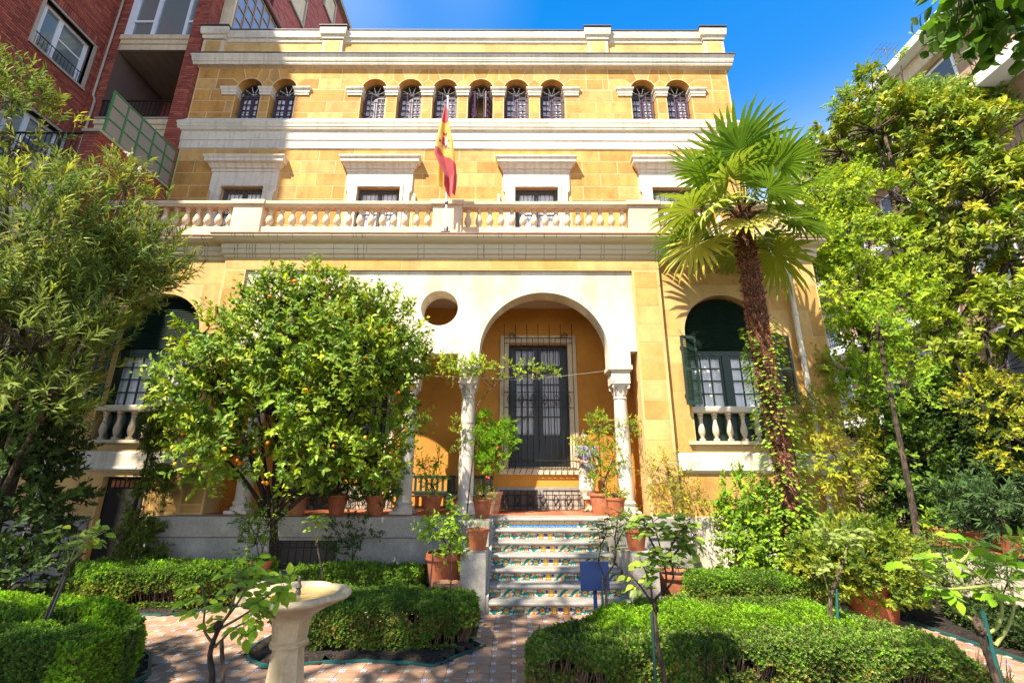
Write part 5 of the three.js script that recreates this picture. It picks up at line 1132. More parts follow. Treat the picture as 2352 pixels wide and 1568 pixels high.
// ---------------------------------------------------------------- clipped hedges
function hedge(label, poly, h, o = {}) {
  const { n = 9000, colors = C.box, size = 0.05, colorAt = null, hAt = null, bare = 0, y0 = 0 } = o;
  const bb = new THREE.Box2().setFromPoints(poly.map(([x, d]) => new THREE.Vector2(x, d)));
  const t = thing('box_hedge', label, 'hedge', (bb.min.x + bb.max.x) / 2, 0, (bb.min.y + bb.max.y) / 2, o.group ?? 'clipped box hedges');
  const F = new Foliage(), per = [];
  let L = 0;
  for (let i = 0; i < poly.length; i++) { const a = poly[i], b = poly[(i + 1) % poly.length], l = Math.hypot(b[0] - a[0], b[1] - a[1]); per.push([a, b, l]); L += l; }
  let area = 0; for (let i = 0; i < poly.length; i++) { const a = poly[i], b = poly[(i + 1) % poly.length]; area += a[0] * b[1] - b[0] * a[1]; }
  const ccw = area > 0 ? 1 : -1; area = Math.abs(area) / 2;
  const H = (x, d) => (hAt ? hAt(x, d) : h) + 0.07 * (fbm(x * 2.6, d * 2.6, 5, 3) - 0.5);
  const emit = (p, nrm, bottom) => {
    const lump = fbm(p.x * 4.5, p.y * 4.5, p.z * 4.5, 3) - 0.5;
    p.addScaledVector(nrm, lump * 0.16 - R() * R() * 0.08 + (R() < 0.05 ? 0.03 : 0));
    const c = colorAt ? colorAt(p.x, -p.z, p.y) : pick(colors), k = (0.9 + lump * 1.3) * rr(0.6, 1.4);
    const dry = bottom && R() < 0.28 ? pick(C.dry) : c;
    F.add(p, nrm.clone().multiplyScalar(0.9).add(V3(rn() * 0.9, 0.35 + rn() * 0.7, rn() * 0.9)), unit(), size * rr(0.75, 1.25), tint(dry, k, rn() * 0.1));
  };
  const side = L * h, tot = side + area;
  for (let i = 0; i < n; i++) {
    if (R() * tot < area) { let x, d; do { x = rr(bb.min.x, bb.max.x); d = rr(bb.min.y, bb.max.y); } while (!inside([x, d], poly)); emit(V3(x, y0 + H(x, d), -d), V3(rn() * 0.15, 1, rn() * 0.15)); } else {
      let q = R() * L, k = 0; while (q > per[k][2] && k < per.length - 1) q -= per[k++][2];
      const [a, b, l] = per[k], f = q / l, x = lerp(a[0], b[0], f), d = lerp(a[1], b[1], f), nx = ((b[1] - a[1]) / l) * ccw, nd = (-(b[0] - a[0]) / l) * ccw, y = y0 + 0.04 + Math.pow(R(), 0.8) * (H(x, d) - 0.05);
      if (bare && y < y0 + 0.38 && fbm(x * 3, y * 6, d * 3, 3) > 0.52 - bare * 0.18 + (y - y0) * 0.45) continue;
      emit(V3(x, y, -d), V3(nx, 0.12, -nd), bare && y < y0 + 0.36);
    }
  }
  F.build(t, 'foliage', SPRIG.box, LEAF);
  // woody inside
  const s = new THREE.Shape(), ip = insetPoly(poly, 0.1); ip.forEach(([x, d], i) => (i ? s.lineTo(x, -d) : s.moveTo(x, -d))); s.closePath();
  const tri = THREE.ShapeUtils.triangulateShape(ip.map(([x, d]) => new THREE.Vector2(x, -d)), []), tw = new MB();
  if (!hAt) { const g = new THREE.ExtrudeGeometry(s, { depth: h - 0.12, bevelEnabled: false }); g.rotateX(-PI / 2); const pz = g.attributes.position; for (let i = 0; i < pz.count; i++) pz.setXYZ(i, pz.getX(i), pz.getY(i) + y0 + 0.02, pz.getZ(i)); g.computeVertexNormals(); part(t, 'inner_wood', prep(g), mat(0.035, 0.04, 0.015, { roughness: 1 })); }
  const N = Math.round(L * (26 + bare * 60));
  for (let i = 0; i < N; i++) { let q = R() * L, k = 0; while (q > per[k][2] && k < per.length - 1) q -= per[k++][2]; const [a, b, l] = per[k], f = q / l, x = lerp(a[0], b[0], f), d = lerp(a[1], b[1], f), nx = ((b[1] - a[1]) / l) * ccw, nd = (-(b[0] - a[0]) / l) * ccw; tw.add(limbGeo([V3(x - nx * rr(0.05, 0.2), y0, -(d - nd * rr(0.05, 0.2))), V3(x - nx * 0.06 + rn() * 0.05, y0 + h * 0.4, -(d - nd * 0.06) + rn() * 0.05), V3(x - nx * 0.01 + rn() * 0.08, y0 + h * rr(0.6, 0.85), -(d - nd * 0.01) + rn() * 0.06)], 0.006, 0.0025, 4)); }
  const o2 = part(t, 'twigs', tw.geo, M.twig); o2.userData.kind = 'stuff';
  return t;
}
reseed(41);
hedge('dark clipped box hedge behind the stone fountain, left of the steps', [[-2.55, 5.7], [-2.5, 5.47], [-2.0, 5.4], [-1.4, 5.42], [-0.75, 5.4], [-0.4, 5.62], [-0.44, 6.15], [-2.55, 6.22]], 0.46, { n: 27000, size: 0.034, bare: 0.6 });
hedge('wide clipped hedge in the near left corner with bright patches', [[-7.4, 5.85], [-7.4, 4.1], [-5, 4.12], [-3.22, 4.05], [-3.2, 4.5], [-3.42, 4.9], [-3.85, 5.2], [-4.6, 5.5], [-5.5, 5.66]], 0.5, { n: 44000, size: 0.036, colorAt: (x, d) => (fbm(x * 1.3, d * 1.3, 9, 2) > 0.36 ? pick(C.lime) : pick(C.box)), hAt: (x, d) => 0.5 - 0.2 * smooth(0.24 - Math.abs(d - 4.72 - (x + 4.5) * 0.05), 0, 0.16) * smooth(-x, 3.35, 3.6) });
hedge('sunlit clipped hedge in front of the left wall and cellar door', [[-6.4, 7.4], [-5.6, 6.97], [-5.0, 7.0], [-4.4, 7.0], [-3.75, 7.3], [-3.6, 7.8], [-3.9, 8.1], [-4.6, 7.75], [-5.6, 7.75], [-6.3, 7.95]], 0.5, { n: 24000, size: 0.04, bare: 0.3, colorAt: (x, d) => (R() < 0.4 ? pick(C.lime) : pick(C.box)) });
hedge('small low hedge below the terrace wall, left of the big pot', [[-3.25, 7.45], [-1.35, 7.45], [-1.33, 7.95], [-3.25, 7.95]], 0.44, { n: 13000, size: 0.04, colorAt: () => (R() < 0.3 ? pick(C.lime) : pick(C.box)) });
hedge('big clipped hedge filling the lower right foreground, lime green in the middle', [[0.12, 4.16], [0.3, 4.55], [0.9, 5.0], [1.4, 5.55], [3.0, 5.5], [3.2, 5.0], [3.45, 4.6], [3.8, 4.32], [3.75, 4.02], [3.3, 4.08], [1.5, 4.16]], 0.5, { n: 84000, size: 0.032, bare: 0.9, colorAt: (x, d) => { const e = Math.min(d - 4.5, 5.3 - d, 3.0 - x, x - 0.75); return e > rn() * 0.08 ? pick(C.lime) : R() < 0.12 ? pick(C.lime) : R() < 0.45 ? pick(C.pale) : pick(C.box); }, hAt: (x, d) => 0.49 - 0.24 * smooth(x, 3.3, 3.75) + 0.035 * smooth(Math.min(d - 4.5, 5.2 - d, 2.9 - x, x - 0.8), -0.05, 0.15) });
hedge('sunlit low hedge in front of the right wing, behind the big hedge', [[2.25, 6.62], [3.95, 6.6], [4.1, 7.0], [4.0, 7.35], [2.5, 7.35]], 0.47, { n: 18000, size: 0.04, bare: 0.2, colorAt: () => (R() < 0.35 ? pick(C.lime) : pick(C.box)) });
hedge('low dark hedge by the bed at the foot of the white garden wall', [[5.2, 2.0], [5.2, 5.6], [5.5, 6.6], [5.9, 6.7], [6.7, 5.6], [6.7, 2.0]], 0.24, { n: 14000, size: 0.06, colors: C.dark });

// ---------------------------------------------------------------- orange tree
{
  reseed(51);
  const base = W3(-3.75, 0, 7.9), t = thing('orange_tree', 'round orange tree full of small oranges in front of the porch', 'tree', base.x, 0, 7.9);
  const B = [blob(700, 780, 7.5, 1.05, 1.1, 1.0), blob(840, 790, 7.3, 0.85, 0.85, 0.8), blob(580, 820, 7.4, 0.72, 0.75, 0.8), blob(485, 885, 7.2, 0.64, 0.62, 0.7), blob(610, 950, 7.3, 1.1, 0.8, 0.95), blob(820, 930, 7.2, 0.95, 0.9, 0.85), blob(645, 690, 7.5, 0.35, 0.45, 0.4), blob(735, 670, 7.6, 0.42, 0.38, 0.4), blob(890, 850, 7.2, 0.55, 0.7, 0.5), blob(850, 1060, 7.3, 0.45, 0.32, 0.45), blob(500, 1035, 7.2, 0.7, 0.38, 0.55), blob(640, 1060, 7.1, 0.6, 0.32, 0.4), blob(750, 1050, 7.1, 0.5, 0.35, 0.4), blob(462, 775, 7.2, 0.26, 0.38, 0.3)];
  const F = new Foliage(), tips = [];
  crown(F, B, 2700, 10, { size: 0.095, colors: C.orange, twigLen: 0.26, up: 0.35, inner: 0.5, gap: 0.34, spread: 0.95, sizeVar: 0.45, tips });
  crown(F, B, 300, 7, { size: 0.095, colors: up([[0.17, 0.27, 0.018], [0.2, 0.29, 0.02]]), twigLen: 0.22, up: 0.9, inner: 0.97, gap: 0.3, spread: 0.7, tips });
  F.build(t, 'foliage', G.orange, GLOSSY, 300);
  boughs(t, [base, base.clone().add(V3(0.04, 0.6, 0)), base.clone().add(V3(-0.02, 1.15, 0.05))], 0.095, 0.052, B, tips, M.barkDark, { twigs: 420 });
  const og = new THREE.SphereGeometry(0.03, 12, 9), om = [[0.72, 0.2, 0.008], [0.8, 0.27, 0.01], [0.68, 0.16, 0.01], [0.75, 0.4, 0.02]].map((c) => mat(...c, { bump: grit, bs: 0.001, roughness: 0.5 }));
  for (let i = 0; i < 95; i++) { const b = pick(B), u = unit(); if (u.z < -0.2) { i--; continue; } piece(t, 'orange', og, pick(om), b[0] + u.x * b[3] * 0.97, b[1] + u.y * b[4] * 0.97, -b[2] + u.z * b[5] * rr(0.94, 1.04), 0, rr(0.75, 1.15), rr(0.75, 1.1), rr(0.8, 1.1)); }
}
// ---------------------------------------------------------------- oleander on the left, dark shrub below it
{
  reseed(152);
  const t = thing('oleander', 'tall oleander with narrow grey green leaves at the left edge', 'shrub', -7.6, 0, 7.0);
  const B = [blob(50, 330, 6.6, 0.7, 0.85, 0.7), blob(25, 230, 6.5, 0.35, 0.6, 0.4), blob(30, 560, 6.3, 0.95, 1.1, 0.8), blob(170, 520, 6.9, 0.95, 0.9, 0.8), blob(290, 565, 7.3, 0.7, 0.66, 0.6), blob(335, 610, 7.4, 0.52, 0.52, 0.5), blob(150, 690, 6.8, 0.8, 0.75, 0.7), blob(70, 800, 6.5, 0.9, 0.8, 0.8), blob(290, 640, 7.2, 0.55, 0.5, 0.5), blob(120, 900, 6.6, 0.45, 0.45, 0.45), blob(290, 425, 7.3, 0.16, 0.5, 0.25), blob(365, 500, 7.4, 0.18, 0.4, 0.25), blob(120, 330, 6.7, 0.3, 0.45, 0.3)];
  const F = new Foliage(), tips = [];
  crown(F, B, 1500, 14, { size: 0.165, colors: C.oleander, twigLen: 0.36, up: 0.9, inner: 0.45, gap: 0.4, spread: 0.6, tips });
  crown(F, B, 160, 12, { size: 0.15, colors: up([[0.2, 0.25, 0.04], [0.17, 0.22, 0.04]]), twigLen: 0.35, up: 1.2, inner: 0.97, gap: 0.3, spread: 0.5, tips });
  F.build(t, 'foliage', G.blade, LEAF, 300);
  const foot = W3(-7.6, 0, 7.2);
  boughs(t, [foot, foot.clone().add(V3(0.05, 1.3, 0))], 0.09, 0.06, B, tips, M.barkPale, { twigs: 260 });
  const fl = new Foliage(); for (const [x, y] of [[292, 352], [268, 372], [222, 383], [318, 388], [262, 640], [330, 470]]) { const p = at(x, y, 7.2); for (let i = 0; i < 9; i++) fl.add(p.clone().add(V3(rn() * 0.05, rn() * 0.05, rn() * 0.05)), unit().add(V3(0, 0.6, 0)), unit(), 0.05, [0.75, 0.68, 0.6]); }
  fl.build(t, 'blossom', G.rose, SOFT);
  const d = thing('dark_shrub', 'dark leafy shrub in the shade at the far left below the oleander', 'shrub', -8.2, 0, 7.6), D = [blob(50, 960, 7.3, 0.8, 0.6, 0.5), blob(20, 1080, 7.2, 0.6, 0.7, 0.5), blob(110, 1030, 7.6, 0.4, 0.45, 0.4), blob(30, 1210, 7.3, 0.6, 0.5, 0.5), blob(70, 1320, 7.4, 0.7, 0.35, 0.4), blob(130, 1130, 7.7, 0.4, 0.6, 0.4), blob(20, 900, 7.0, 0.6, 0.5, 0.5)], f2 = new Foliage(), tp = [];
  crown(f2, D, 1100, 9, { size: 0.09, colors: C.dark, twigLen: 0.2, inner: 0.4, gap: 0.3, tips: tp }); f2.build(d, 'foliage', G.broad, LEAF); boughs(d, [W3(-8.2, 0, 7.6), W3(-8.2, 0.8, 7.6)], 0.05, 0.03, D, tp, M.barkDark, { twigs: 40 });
  const j = thing('conifer_sapling', 'slim feathery conifer growing against the left wing', 'tree', -6.35, 0, 8.4), J = [], f3 = new Foliage(), t3 = [];
  for (let k = 0; k < 9; k++) J.push(blob(372 - k * 6 + rn() * 14, 940 + k * 42, 8.4, 0.16 + 0.02 * k, 0.26, 0.18));
  crown(f3, J, 620, 3, { size: 0.13, colors: up([[0.055, 0.1, 0.02], [0.08, 0.12, 0.022], [0.04, 0.075, 0.02]]), twigLen: 0.12, inner: 0.2, gap: 0.38, gapScale: 3, up: 0.4, tips: t3 }); f3.build(j, 'foliage', SPRIG.feather, LEAF); boughs(j, [W3(-6.45, 0, 8.4), W3(-6.4, 1.5, 8.4), W3(-6.35, 3.0, 8.4)], 0.035, 0.012, J, t3, M.barkDark, { limbs: false, twigs: 60 });
}
// ---------------------------------------------------------------- fan palm with ivy on its stem
{
  reseed(53);
  const PD = 7.8, pts = [[1818, 1290], [1812, 1150], [1798, 1050], [1778, 950], [1760, 860], [1745, 760], [1728, 660], [1712, 560], [1702, 480]].map(([x, y]) => at(x, y, PD));
  pts.unshift(V3(pts[0].x, -0.05, pts[0].z));
  const t = thing('fan_palm', 'tall fan palm with shaggy brown trunk in front of the right wing', 'palm tree', pts[0].x, 0, PD);
  part(t, 'trunk', prep(limbGeo(curve(pts, 60), 0.13, 0.165, 14, 0.16)), mat(0.36, 0.15, 0.075, { map: barkT, s: 3, bump: barkT, bs: 0.012, roughness: 1 }));
  const crv = new THREE.CatmullRomCurve3(pts), fib = new Foliage(), stub = new MB();
  for (let i = 0; i < 8500; i++) { const f = rr(0.05, 1), p = crv.getPointAt(f), a = rr(0, 2 * PI), o = V3(Math.cos(a), 0, Math.sin(a)); fib.add(p.addScaledVector(o, lerp(0.12, 0.156, f)), o.clone().multiplyScalar(rr(0.3, 1)).add(V3(rn() * 0.5, rr(-1, 0.5), rn() * 0.5)), unit(), rr(0.045, 0.095), tint([0.42, 0.18, 0.09], rr(0.45, 1.5))); }
  fib.build(t, 'trunk_fibre', bladeGeo(0.1, 0.1), mat(1, 1, 1, { roughness: 1, side: THREE.DoubleSide }));
  for (let i = 0; i < 110; i++) { const f = Math.pow(i / 110, 0.6), p = crv.getPointAt(lerp(0.5, 1, f)), a = i * 2.4, o = V3(Math.cos(a), 0.5, Math.sin(a)).normalize(), L = f > 0.86 ? rr(0.2, 0.32) : rr(0.05, 0.09); stub.add(limbGeo([p.clone().addScaledVector(o, 0.14), p.clone().addScaledVector(o, 0.16 + L * 0.5), p.clone().addScaledVector(o, 0.16 + L).add(V3(0, f > 0.86 ? -0.08 : 0, 0))], 0.036, 0.014, 5)); }
  part(t, 'leaf_stubs', stub.geo, mat(0.3, 0.13, 0.055, { map: barkT, s: 3, roughness: 1 }));
  const fan = (seed, droop) => { // petiole along +y, then pleated segments
    reseed(seed);
    const pos = [], idx = [];
    const tri = (...v) => { const o = pos.length / 3; v.forEach((q) => pos.push(...q)); for (let i = 1; i < v.length - 1; i++) idx.push(o, o + i, o + i + 1); };
    const N = 27, P = rr(0.5, 0.95);
    for (let k = 0; k < N; k++) {
      const a = rad(lerp(-138, 138, k / (N - 1)) + rn() * 1.5), L = (0.5 + 0.26 * Math.cos(a * 0.6)) * rr(0.92, 1.06), w = 0.029, dr = droop * rr(0.5, 1.4), bend = R() < 0.1 ? 0.5 : 0;
      const dir = [Math.sin(a), Math.cos(a)], nx = [dir[1], -dir[0]];
      const pt = (f, s, z) => [dir[0] * L * f + nx[0] * s, P + dir[1] * L * f + nx[1] * s, z - dr * f * f - bend * Math.max(0, f - 0.6) + 0.22 * Math.abs(Math.sin(a)) * 0.35 * f];
      const q = 0.45;
      for (const s of [-1, 1]) { tri(pt(0.02, 0, 0), pt(q, s * w * 1.25, 0.012), pt(q, 0, 0)); tri(pt(q, 0, 0), pt(q, s * w * 1.25, 0.012), pt(0.8, s * w * 0.8, 0.006), pt(0.8, 0, 0)); tri(pt(0.8, 0, 0), pt(0.8, s * w * 0.8, 0.006), pt(1, 0, -0.03)); }
    }
    const g = new THREE.BufferGeometry(); g.setAttribute('position', new THREE.Float32BufferAttribute(pos, 3)); g.setIndex(idx); g.computeVertexNormals();
    const pet = limbGeo(curve([V3(0, -0.1, -0.04), V3(0, P * 0.5, 0.03), V3(0, P, 0)], 8), 0.016, 0.008, 5);
    return [prep(g), prep(pet)];
  };
  const kinds = [[1, 0.08], [2, 0.18], [3, 0.3], [4, 0.12]].map(([s, d]) => fan(s, d)), topP = pts[pts.length - 1].clone().add(V3(0.03, 0.1, 0));
  const fm = [[0.17, 0.29, 0.018], [0.11, 0.215, 0.016], [0.29, 0.37, 0.025], [0.46, 0.41, 0.05]].map((c) => { const m = leafMat(0.25, 0.38); m.color.setRGB(...c); return m; }), pm = mat(0.16, 0.2, 0.04, { roughness: 0.5 });
  reseed(5353);
  for (let i = 0; i < 28; i++) {
    const f = i / 28, el = rad(lerp(80, -50, Math.pow(f, 0.9)) + rn() * 15), az = i * 2.39996 + rn() * 0.2, dir = V3(Math.cos(az) * Math.cos(el), Math.sin(el), Math.sin(az) * Math.cos(el)), up = V3(-Math.cos(az) * Math.sin(el), Math.cos(el), -Math.sin(az) * Math.sin(el)).applyAxisAngle(dir, rn() * 1.5), k = i % 4;
    const m = new THREE.Mesh(kinds[k][0], fm[f > 0.8 && R() < 0.5 ? 3 : Math.floor(R() * 3)]);
    leafMatrix(topP.clone().sub(t.org).addScaledVector(V3(dir.x, 0, dir.z), 0.06).add(V3(0, -f * 0.18, 0)), dir, up, rr(0.95, 1.24)).decompose(m.position, m.quaternion, m.scale);
    m.name = 'frond'; m.org = t.org; t.add(m);
    const p = new THREE.Mesh(kinds[k][1], pm); p.name = 'leaf_stalk'; m.add(p);
  }
  const iv = thing('ivy_vine', 'leafy green vine climbing the lower palm trunk', 'vine', pts[0].x, 0, PD - 0.1), F = new Foliage(), st = new MB();
  for (let i = 0; i < 3600; i++) { const f = Math.pow(R(), 1.25) * 0.66, p = crv.getPointAt(f), a = rr(0, 2 * PI), q = 0.17 + 0.24 * R() * (1 - f) + 0.05; if (fbm(p.x + Math.cos(a), p.y * 2.2, Math.sin(a) + f * 3, 3) < 0.24 + f * 0.36) continue; F.add(p.add(V3(Math.cos(a) * q, rn() * 0.08, Math.sin(a) * q)), V3(Math.cos(a), rr(-0.8, 0.3), Math.sin(a)), V3(Math.cos(a), 0.8, Math.sin(a)), rr(0.05, 0.085), tint(pick(C.fresh), rr(0.6, 1.2))); }
  F.build(iv, 'foliage', G.ivy, LEAF, 200);
  for (let k = 0; k < 5; k++) { const v = []; for (let i = 0; i <= 16; i++) { const p = crv.getPointAt((i / 16) * 0.6), a = k * 1.26 + i * 0.22; v.push(p.add(V3(Math.cos(a) * 0.175, 0, Math.sin(a) * 0.175))); } st.add(limbGeo(v, 0.012, 0.004, 5)); }
  part(iv, 'stem', st.geo, M.bark);
}
// ---------------------------------------------------------------- trees and shrubs on the right
function tree(name, label, category, foot, trunk, r0, r1, B, twigs, per, o) {
  const t = thing(name, label, category, foot[0], foot[1], foot[2], o.group), F = new Foliage(), tips = [];
  crown(F, B, twigs, per, { ...o, tips });
  F.build(t, 'foliage', o.geo, o.mat ?? LEAF, o.single ?? 0);
  boughs(t, [W3(...foot), ...trunk.map((p) => W3(...p))], r0, r1, B, tips, o.bark ?? M.bark, { twigs: o.nTwigs ?? 120, limbs: o.limbs ?? true });
  return t;
}
const A3 = (x, y, D) => { const p = at(x, y, D); return [p.x, p.y, D]; };
reseed(54);
tree('magnolia_tree', 'large magnolia with thick glossy yellowish leaves at upper right', 'tree', [9.6, 0.5, 10.2], [[9.6, 2.5, 10.2], [9.7, 4.6, 10.2]], 0.2, 0.12,
  [blob(1935, 350, 10.8, 0.8, 0.8, 0.8), blob(2010, 300, 10.6, 0.9, 1.0, 0.9), blob(2120, 330, 10.4, 1.2, 1.1, 1), blob(2240, 340, 10, 1.1, 0.9, 1), blob(2330, 370, 9.6, 1.0, 0.95, 1), blob(2100, 470, 10.2, 1.1, 0.9, 0.9), blob(2250, 470, 9.7, 1.3, 1.0, 1), blob(2320, 600, 9.2, 1.1, 1.0, 0.9), blob(2190, 600, 9.6, 0.8, 0.6, 0.7), blob(2170, 270, 10.6, 0.6, 0.5, 0.6), blob(2005, 200, 10.8, 0.22, 0.65, 0.3)],
  2300, 9, { geo: G.magnolia, mat: GLOSSY, size: 0.17, colors: C.magnolia, twigLen: 0.22, up: 0.4, inner: 0.6, gap: 0.385, gapScale: 0.9, spread: 1.1, sizeVar: 0.5, single: 300, nTwigs: 320, bark: M.barkPale });
tree('magnolia_tree', 'smaller magnolia with bright leaf rosettes low at the right edge', 'tree', [8.7, 0.5, 8.7], [[8.8, 2.2, 8.6]], 0.1, 0.07,
  [blob(2260, 760, 8.6, 0.9, 0.6, 0.6), blob(2330, 720, 8.3, 0.6, 0.7, 0.6), blob(2190, 820, 8.7, 0.5, 0.4, 0.4), blob(2290, 850, 8.4, 0.55, 0.45, 0.5)],
  230, 9, { geo: G.magnolia, mat: GLOSSY, size: 0.16, colors: up([[0.13, 0.2, 0.02], [0.17, 0.24, 0.025], [0.08, 0.13, 0.015]]), twigLen: 0.18, up: 0.6, inner: 0.5, gap: 0.36, spread: 1.15, single: 200, nTwigs: 70, bark: M.barkDark });
tree('acacia_tree', 'tall feathery pale green tree against the apartment building', 'tree', [12.3, 0.5, 12.3], [[12.2, 4, 12.3], [12, 7.5, 12.2]], 0.18, 0.1,
  [blob(2130, 245, 12.4, 0.9, 0.55, 0.8), blob(2055, 265, 12.4, 0.7, 0.6, 0.7), blob(2215, 245, 12, 0.7, 0.45, 0.7), blob(2070, 150, 12.5, 0.16, 0.35, 0.2), blob(1975, 180, 12.6, 0.2, 0.45, 0.25), blob(2330, 270, 11.6, 0.8, 0.5, 0.7), blob(2170, 270, 12.2, 1.0, 0.5, 0.6), blob(1950, 240, 12.5, 0.3, 0.3, 0.3)],
  800, 5, { geo: SPRIG.feather, size: 0.3, colors: C.acacia, twigLen: 0.3, up: 0.4, inner: 0.3, gap: 0.38, gapScale: 1.2, spread: 0.9, nTwigs: 180 });
tree('leafy_tree', 'bright green leafy tree between palm and magnolia, beside the house corner', 'tree', [8.0, 0.4, 9.9], [[7.9, 2.6, 9.8], [7.8, 4.2, 9.8]], 0.09, 0.05,
  [blob(1890, 470, 9.9, 0.5, 0.7, 0.5), blob(1900, 600, 9.8, 0.4, 0.6, 0.4), blob(1930, 440, 9.7, 0.65, 0.6, 0.6), blob(2010, 470, 9.8, 0.8, 0.55, 0.6), blob(1945, 560, 9.5, 0.7, 0.6, 0.6), blob(2050, 570, 9.6, 0.8, 0.7, 0.6), blob(1960, 680, 9.4, 0.65, 0.65, 0.5), blob(2060, 690, 9.4, 0.75, 0.6, 0.6), blob(1990, 790, 9.3, 0.8, 0.55, 0.5), blob(2090, 800, 9.2, 0.7, 0.55, 0.5), blob(1950, 860, 9.2, 0.5, 0.5, 0.4)],
  3000, 8, { geo: G.broad, mat: SOFT, size: 0.09, colors: C.maple, twigLen: 0.3, up: 0.15, inner: 0.35, gap: 0.435, gapScale: 1.6, spread: 1.0, sizeVar: 0.45, single: 150, nTwigs: 300 });
tree('slender_tree', 'thin leaning tree with bare trunk rising from the white garden wall', 'tree', [6.78, 0.1, 8.0], [A3(2120, 1270, 8.0), A3(2095, 1150, 8.1), A3(2075, 1050, 8.2), A3(2045, 900, 8.3), A3(2010, 730, 8.5)], 0.06, 0.03,
  [blob(2020, 760, 8.5, 0.5, 0.45, 0.4), blob(2080, 880, 8.3, 0.5, 0.35, 0.4), blob(1990, 870, 8.5, 0.4, 0.35, 0.3)],
  230, 7, { geo: G.broad, mat: SOFT, size: 0.075, colors: C.fresh, twigLen: 0.25, inner: 0.3, gap: 0.36, nTwigs: 60, bark: M.bark });
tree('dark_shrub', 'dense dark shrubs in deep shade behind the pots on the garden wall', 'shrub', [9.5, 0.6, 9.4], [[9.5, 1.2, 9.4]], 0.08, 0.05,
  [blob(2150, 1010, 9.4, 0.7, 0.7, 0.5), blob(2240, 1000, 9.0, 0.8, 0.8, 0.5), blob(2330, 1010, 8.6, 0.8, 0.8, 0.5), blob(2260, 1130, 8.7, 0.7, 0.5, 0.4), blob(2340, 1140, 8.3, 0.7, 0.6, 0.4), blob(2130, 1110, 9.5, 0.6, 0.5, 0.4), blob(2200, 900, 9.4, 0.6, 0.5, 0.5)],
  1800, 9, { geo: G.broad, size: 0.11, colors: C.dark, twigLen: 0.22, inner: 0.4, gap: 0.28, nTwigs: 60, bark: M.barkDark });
tree('round_shrub', 'rounded yellow green shrub lit by the sun at the right edge', 'shrub', [9.3, 0.6, 8.1], [[9.3, 1.8, 8.1]], 0.05, 0.03,
  [blob(2275, 930, 8.2, 0.55, 0.55, 0.45), blob(2320, 1000, 8.0, 0.5, 0.5, 0.4)],
  330, 8, { geo: G.broad, mat: SOFT, size: 0.06, colors: C.yellow, twigLen: 0.16, inner: 0.6, gap: 0.33, nTwigs: 30 });
tree('green_shrub', 'deep green leafy shrub beside the slender tree above the garden wall', 'shrub', [7.9, 0.6, 9.2], [[7.8, 1.5, 9.2]], 0.05, 0.03,
  [blob(2030, 980, 9.2, 0.6, 0.55, 0.4), blob(2090, 1060, 9.0, 0.55, 0.6, 0.4), blob(2140, 930, 9.2, 0.45, 0.5, 0.4), blob(2060, 1150, 9.0, 0.45, 0.5, 0.4)],
  1100, 9, { geo: G.broad, size: 0.09, colors: up([[0.06, 0.13, 0.02], [0.08, 0.16, 0.024], [0.045, 0.09, 0.018]]), twigLen: 0.22, inner: 0.4, gap: 0.3, nTwigs: 60 });
tree('yellow_shrub', 'airy yellow green shrub against the sunny right wing wall', 'shrub', [6.15, 0, 8.7], [[6.15, 1.0, 8.7]], 0.03, 0.02,
  [blob(1850, 960, 8.6, 0.4, 0.5, 0.3), blob(1910, 960, 8.6, 0.5, 0.5, 0.3), blob(1890, 1060, 8.5, 0.6, 0.5, 0.35), blob(1960, 1050, 8.6, 0.4, 0.5, 0.3), blob(1930, 1140, 8.5, 0.5, 0.3, 0.3)],
  420, 8, { geo: G.narrow, mat: SOFT, size: 0.1, colors: C.yellow, twigLen: 0.28, up: 0.5, inner: 0.2, gap: 0.4, gapScale: 2.5, nTwigs: 110, bark: M.barkPale });
tree('green_shrub', 'bright green shrub with pointed leaves right of the steps, under the right window', 'shrub', [3.7, 0, 8.3], [[3.7, 0.5, 8.3]], 0.03, 0.02,
  [blob(1690, 1150, 8.3, 0.45, 0.5, 0.35), blob(1640, 1210, 8.2, 0.4, 0.4, 0.3), blob(1720, 1230, 8.1, 0.45, 0.4, 0.35), blob(1680, 1280, 8.0, 0.4, 0.22, 0.3)],
  430, 8, { geo: G.broad, mat: SOFT, size: 0.075, colors: C.fresh, twigLen: 0.2, up: 0.5, inner: 0.3, gap: 0.34, nTwigs: 70 });
tree('green_shrub', 'bushy green shrub at the foot of the palm trunk', 'shrub', [4.9, 0, 8.1], [[4.9, 0.5, 8.1]], 0.03, 0.02,
  [blob(1780, 1190, 8.0, 0.45, 0.45, 0.35), blob(1830, 1240, 8.0, 0.45, 0.35, 0.35), blob(1770, 1270, 7.9, 0.4, 0.22, 0.3)],
  400, 8, { geo: G.broad, mat: SOFT, size: 0.075, colors: up([[0.09, 0.18, 0.02], [0.07, 0.14, 0.02], [0.12, 0.21, 0.025]]), twigLen: 0.2, up: 0.5, inner: 0.3, gap: 0.34, nTwigs: 60 });
tree('wall_vine', 'thin yellowing vine on the sunny pier right of the steps', 'vine', [2.95, 0.1, 8.9], [[2.95, 1.2, 8.95], [2.9, 2.0, 9.0]], 0.02, 0.008,
  [blob(1510, 1080, 8.95, 0.22, 0.4, 0.1), blob(1560, 1090, 8.95, 0.3, 0.4, 0.1), blob(1530, 1150, 8.9, 0.35, 0.25, 0.12), blob(1590, 1150, 8.9, 0.25, 0.25, 0.12)],
  230, 7, { geo: G.narrow, mat: SOFT, size: 0.062, colors: [...C.dry, ...C.yellow], twigLen: 0.18, inner: 0.2, gap: 0.38, gapScale: 4, nTwigs: 60, bark: M.barkPale });
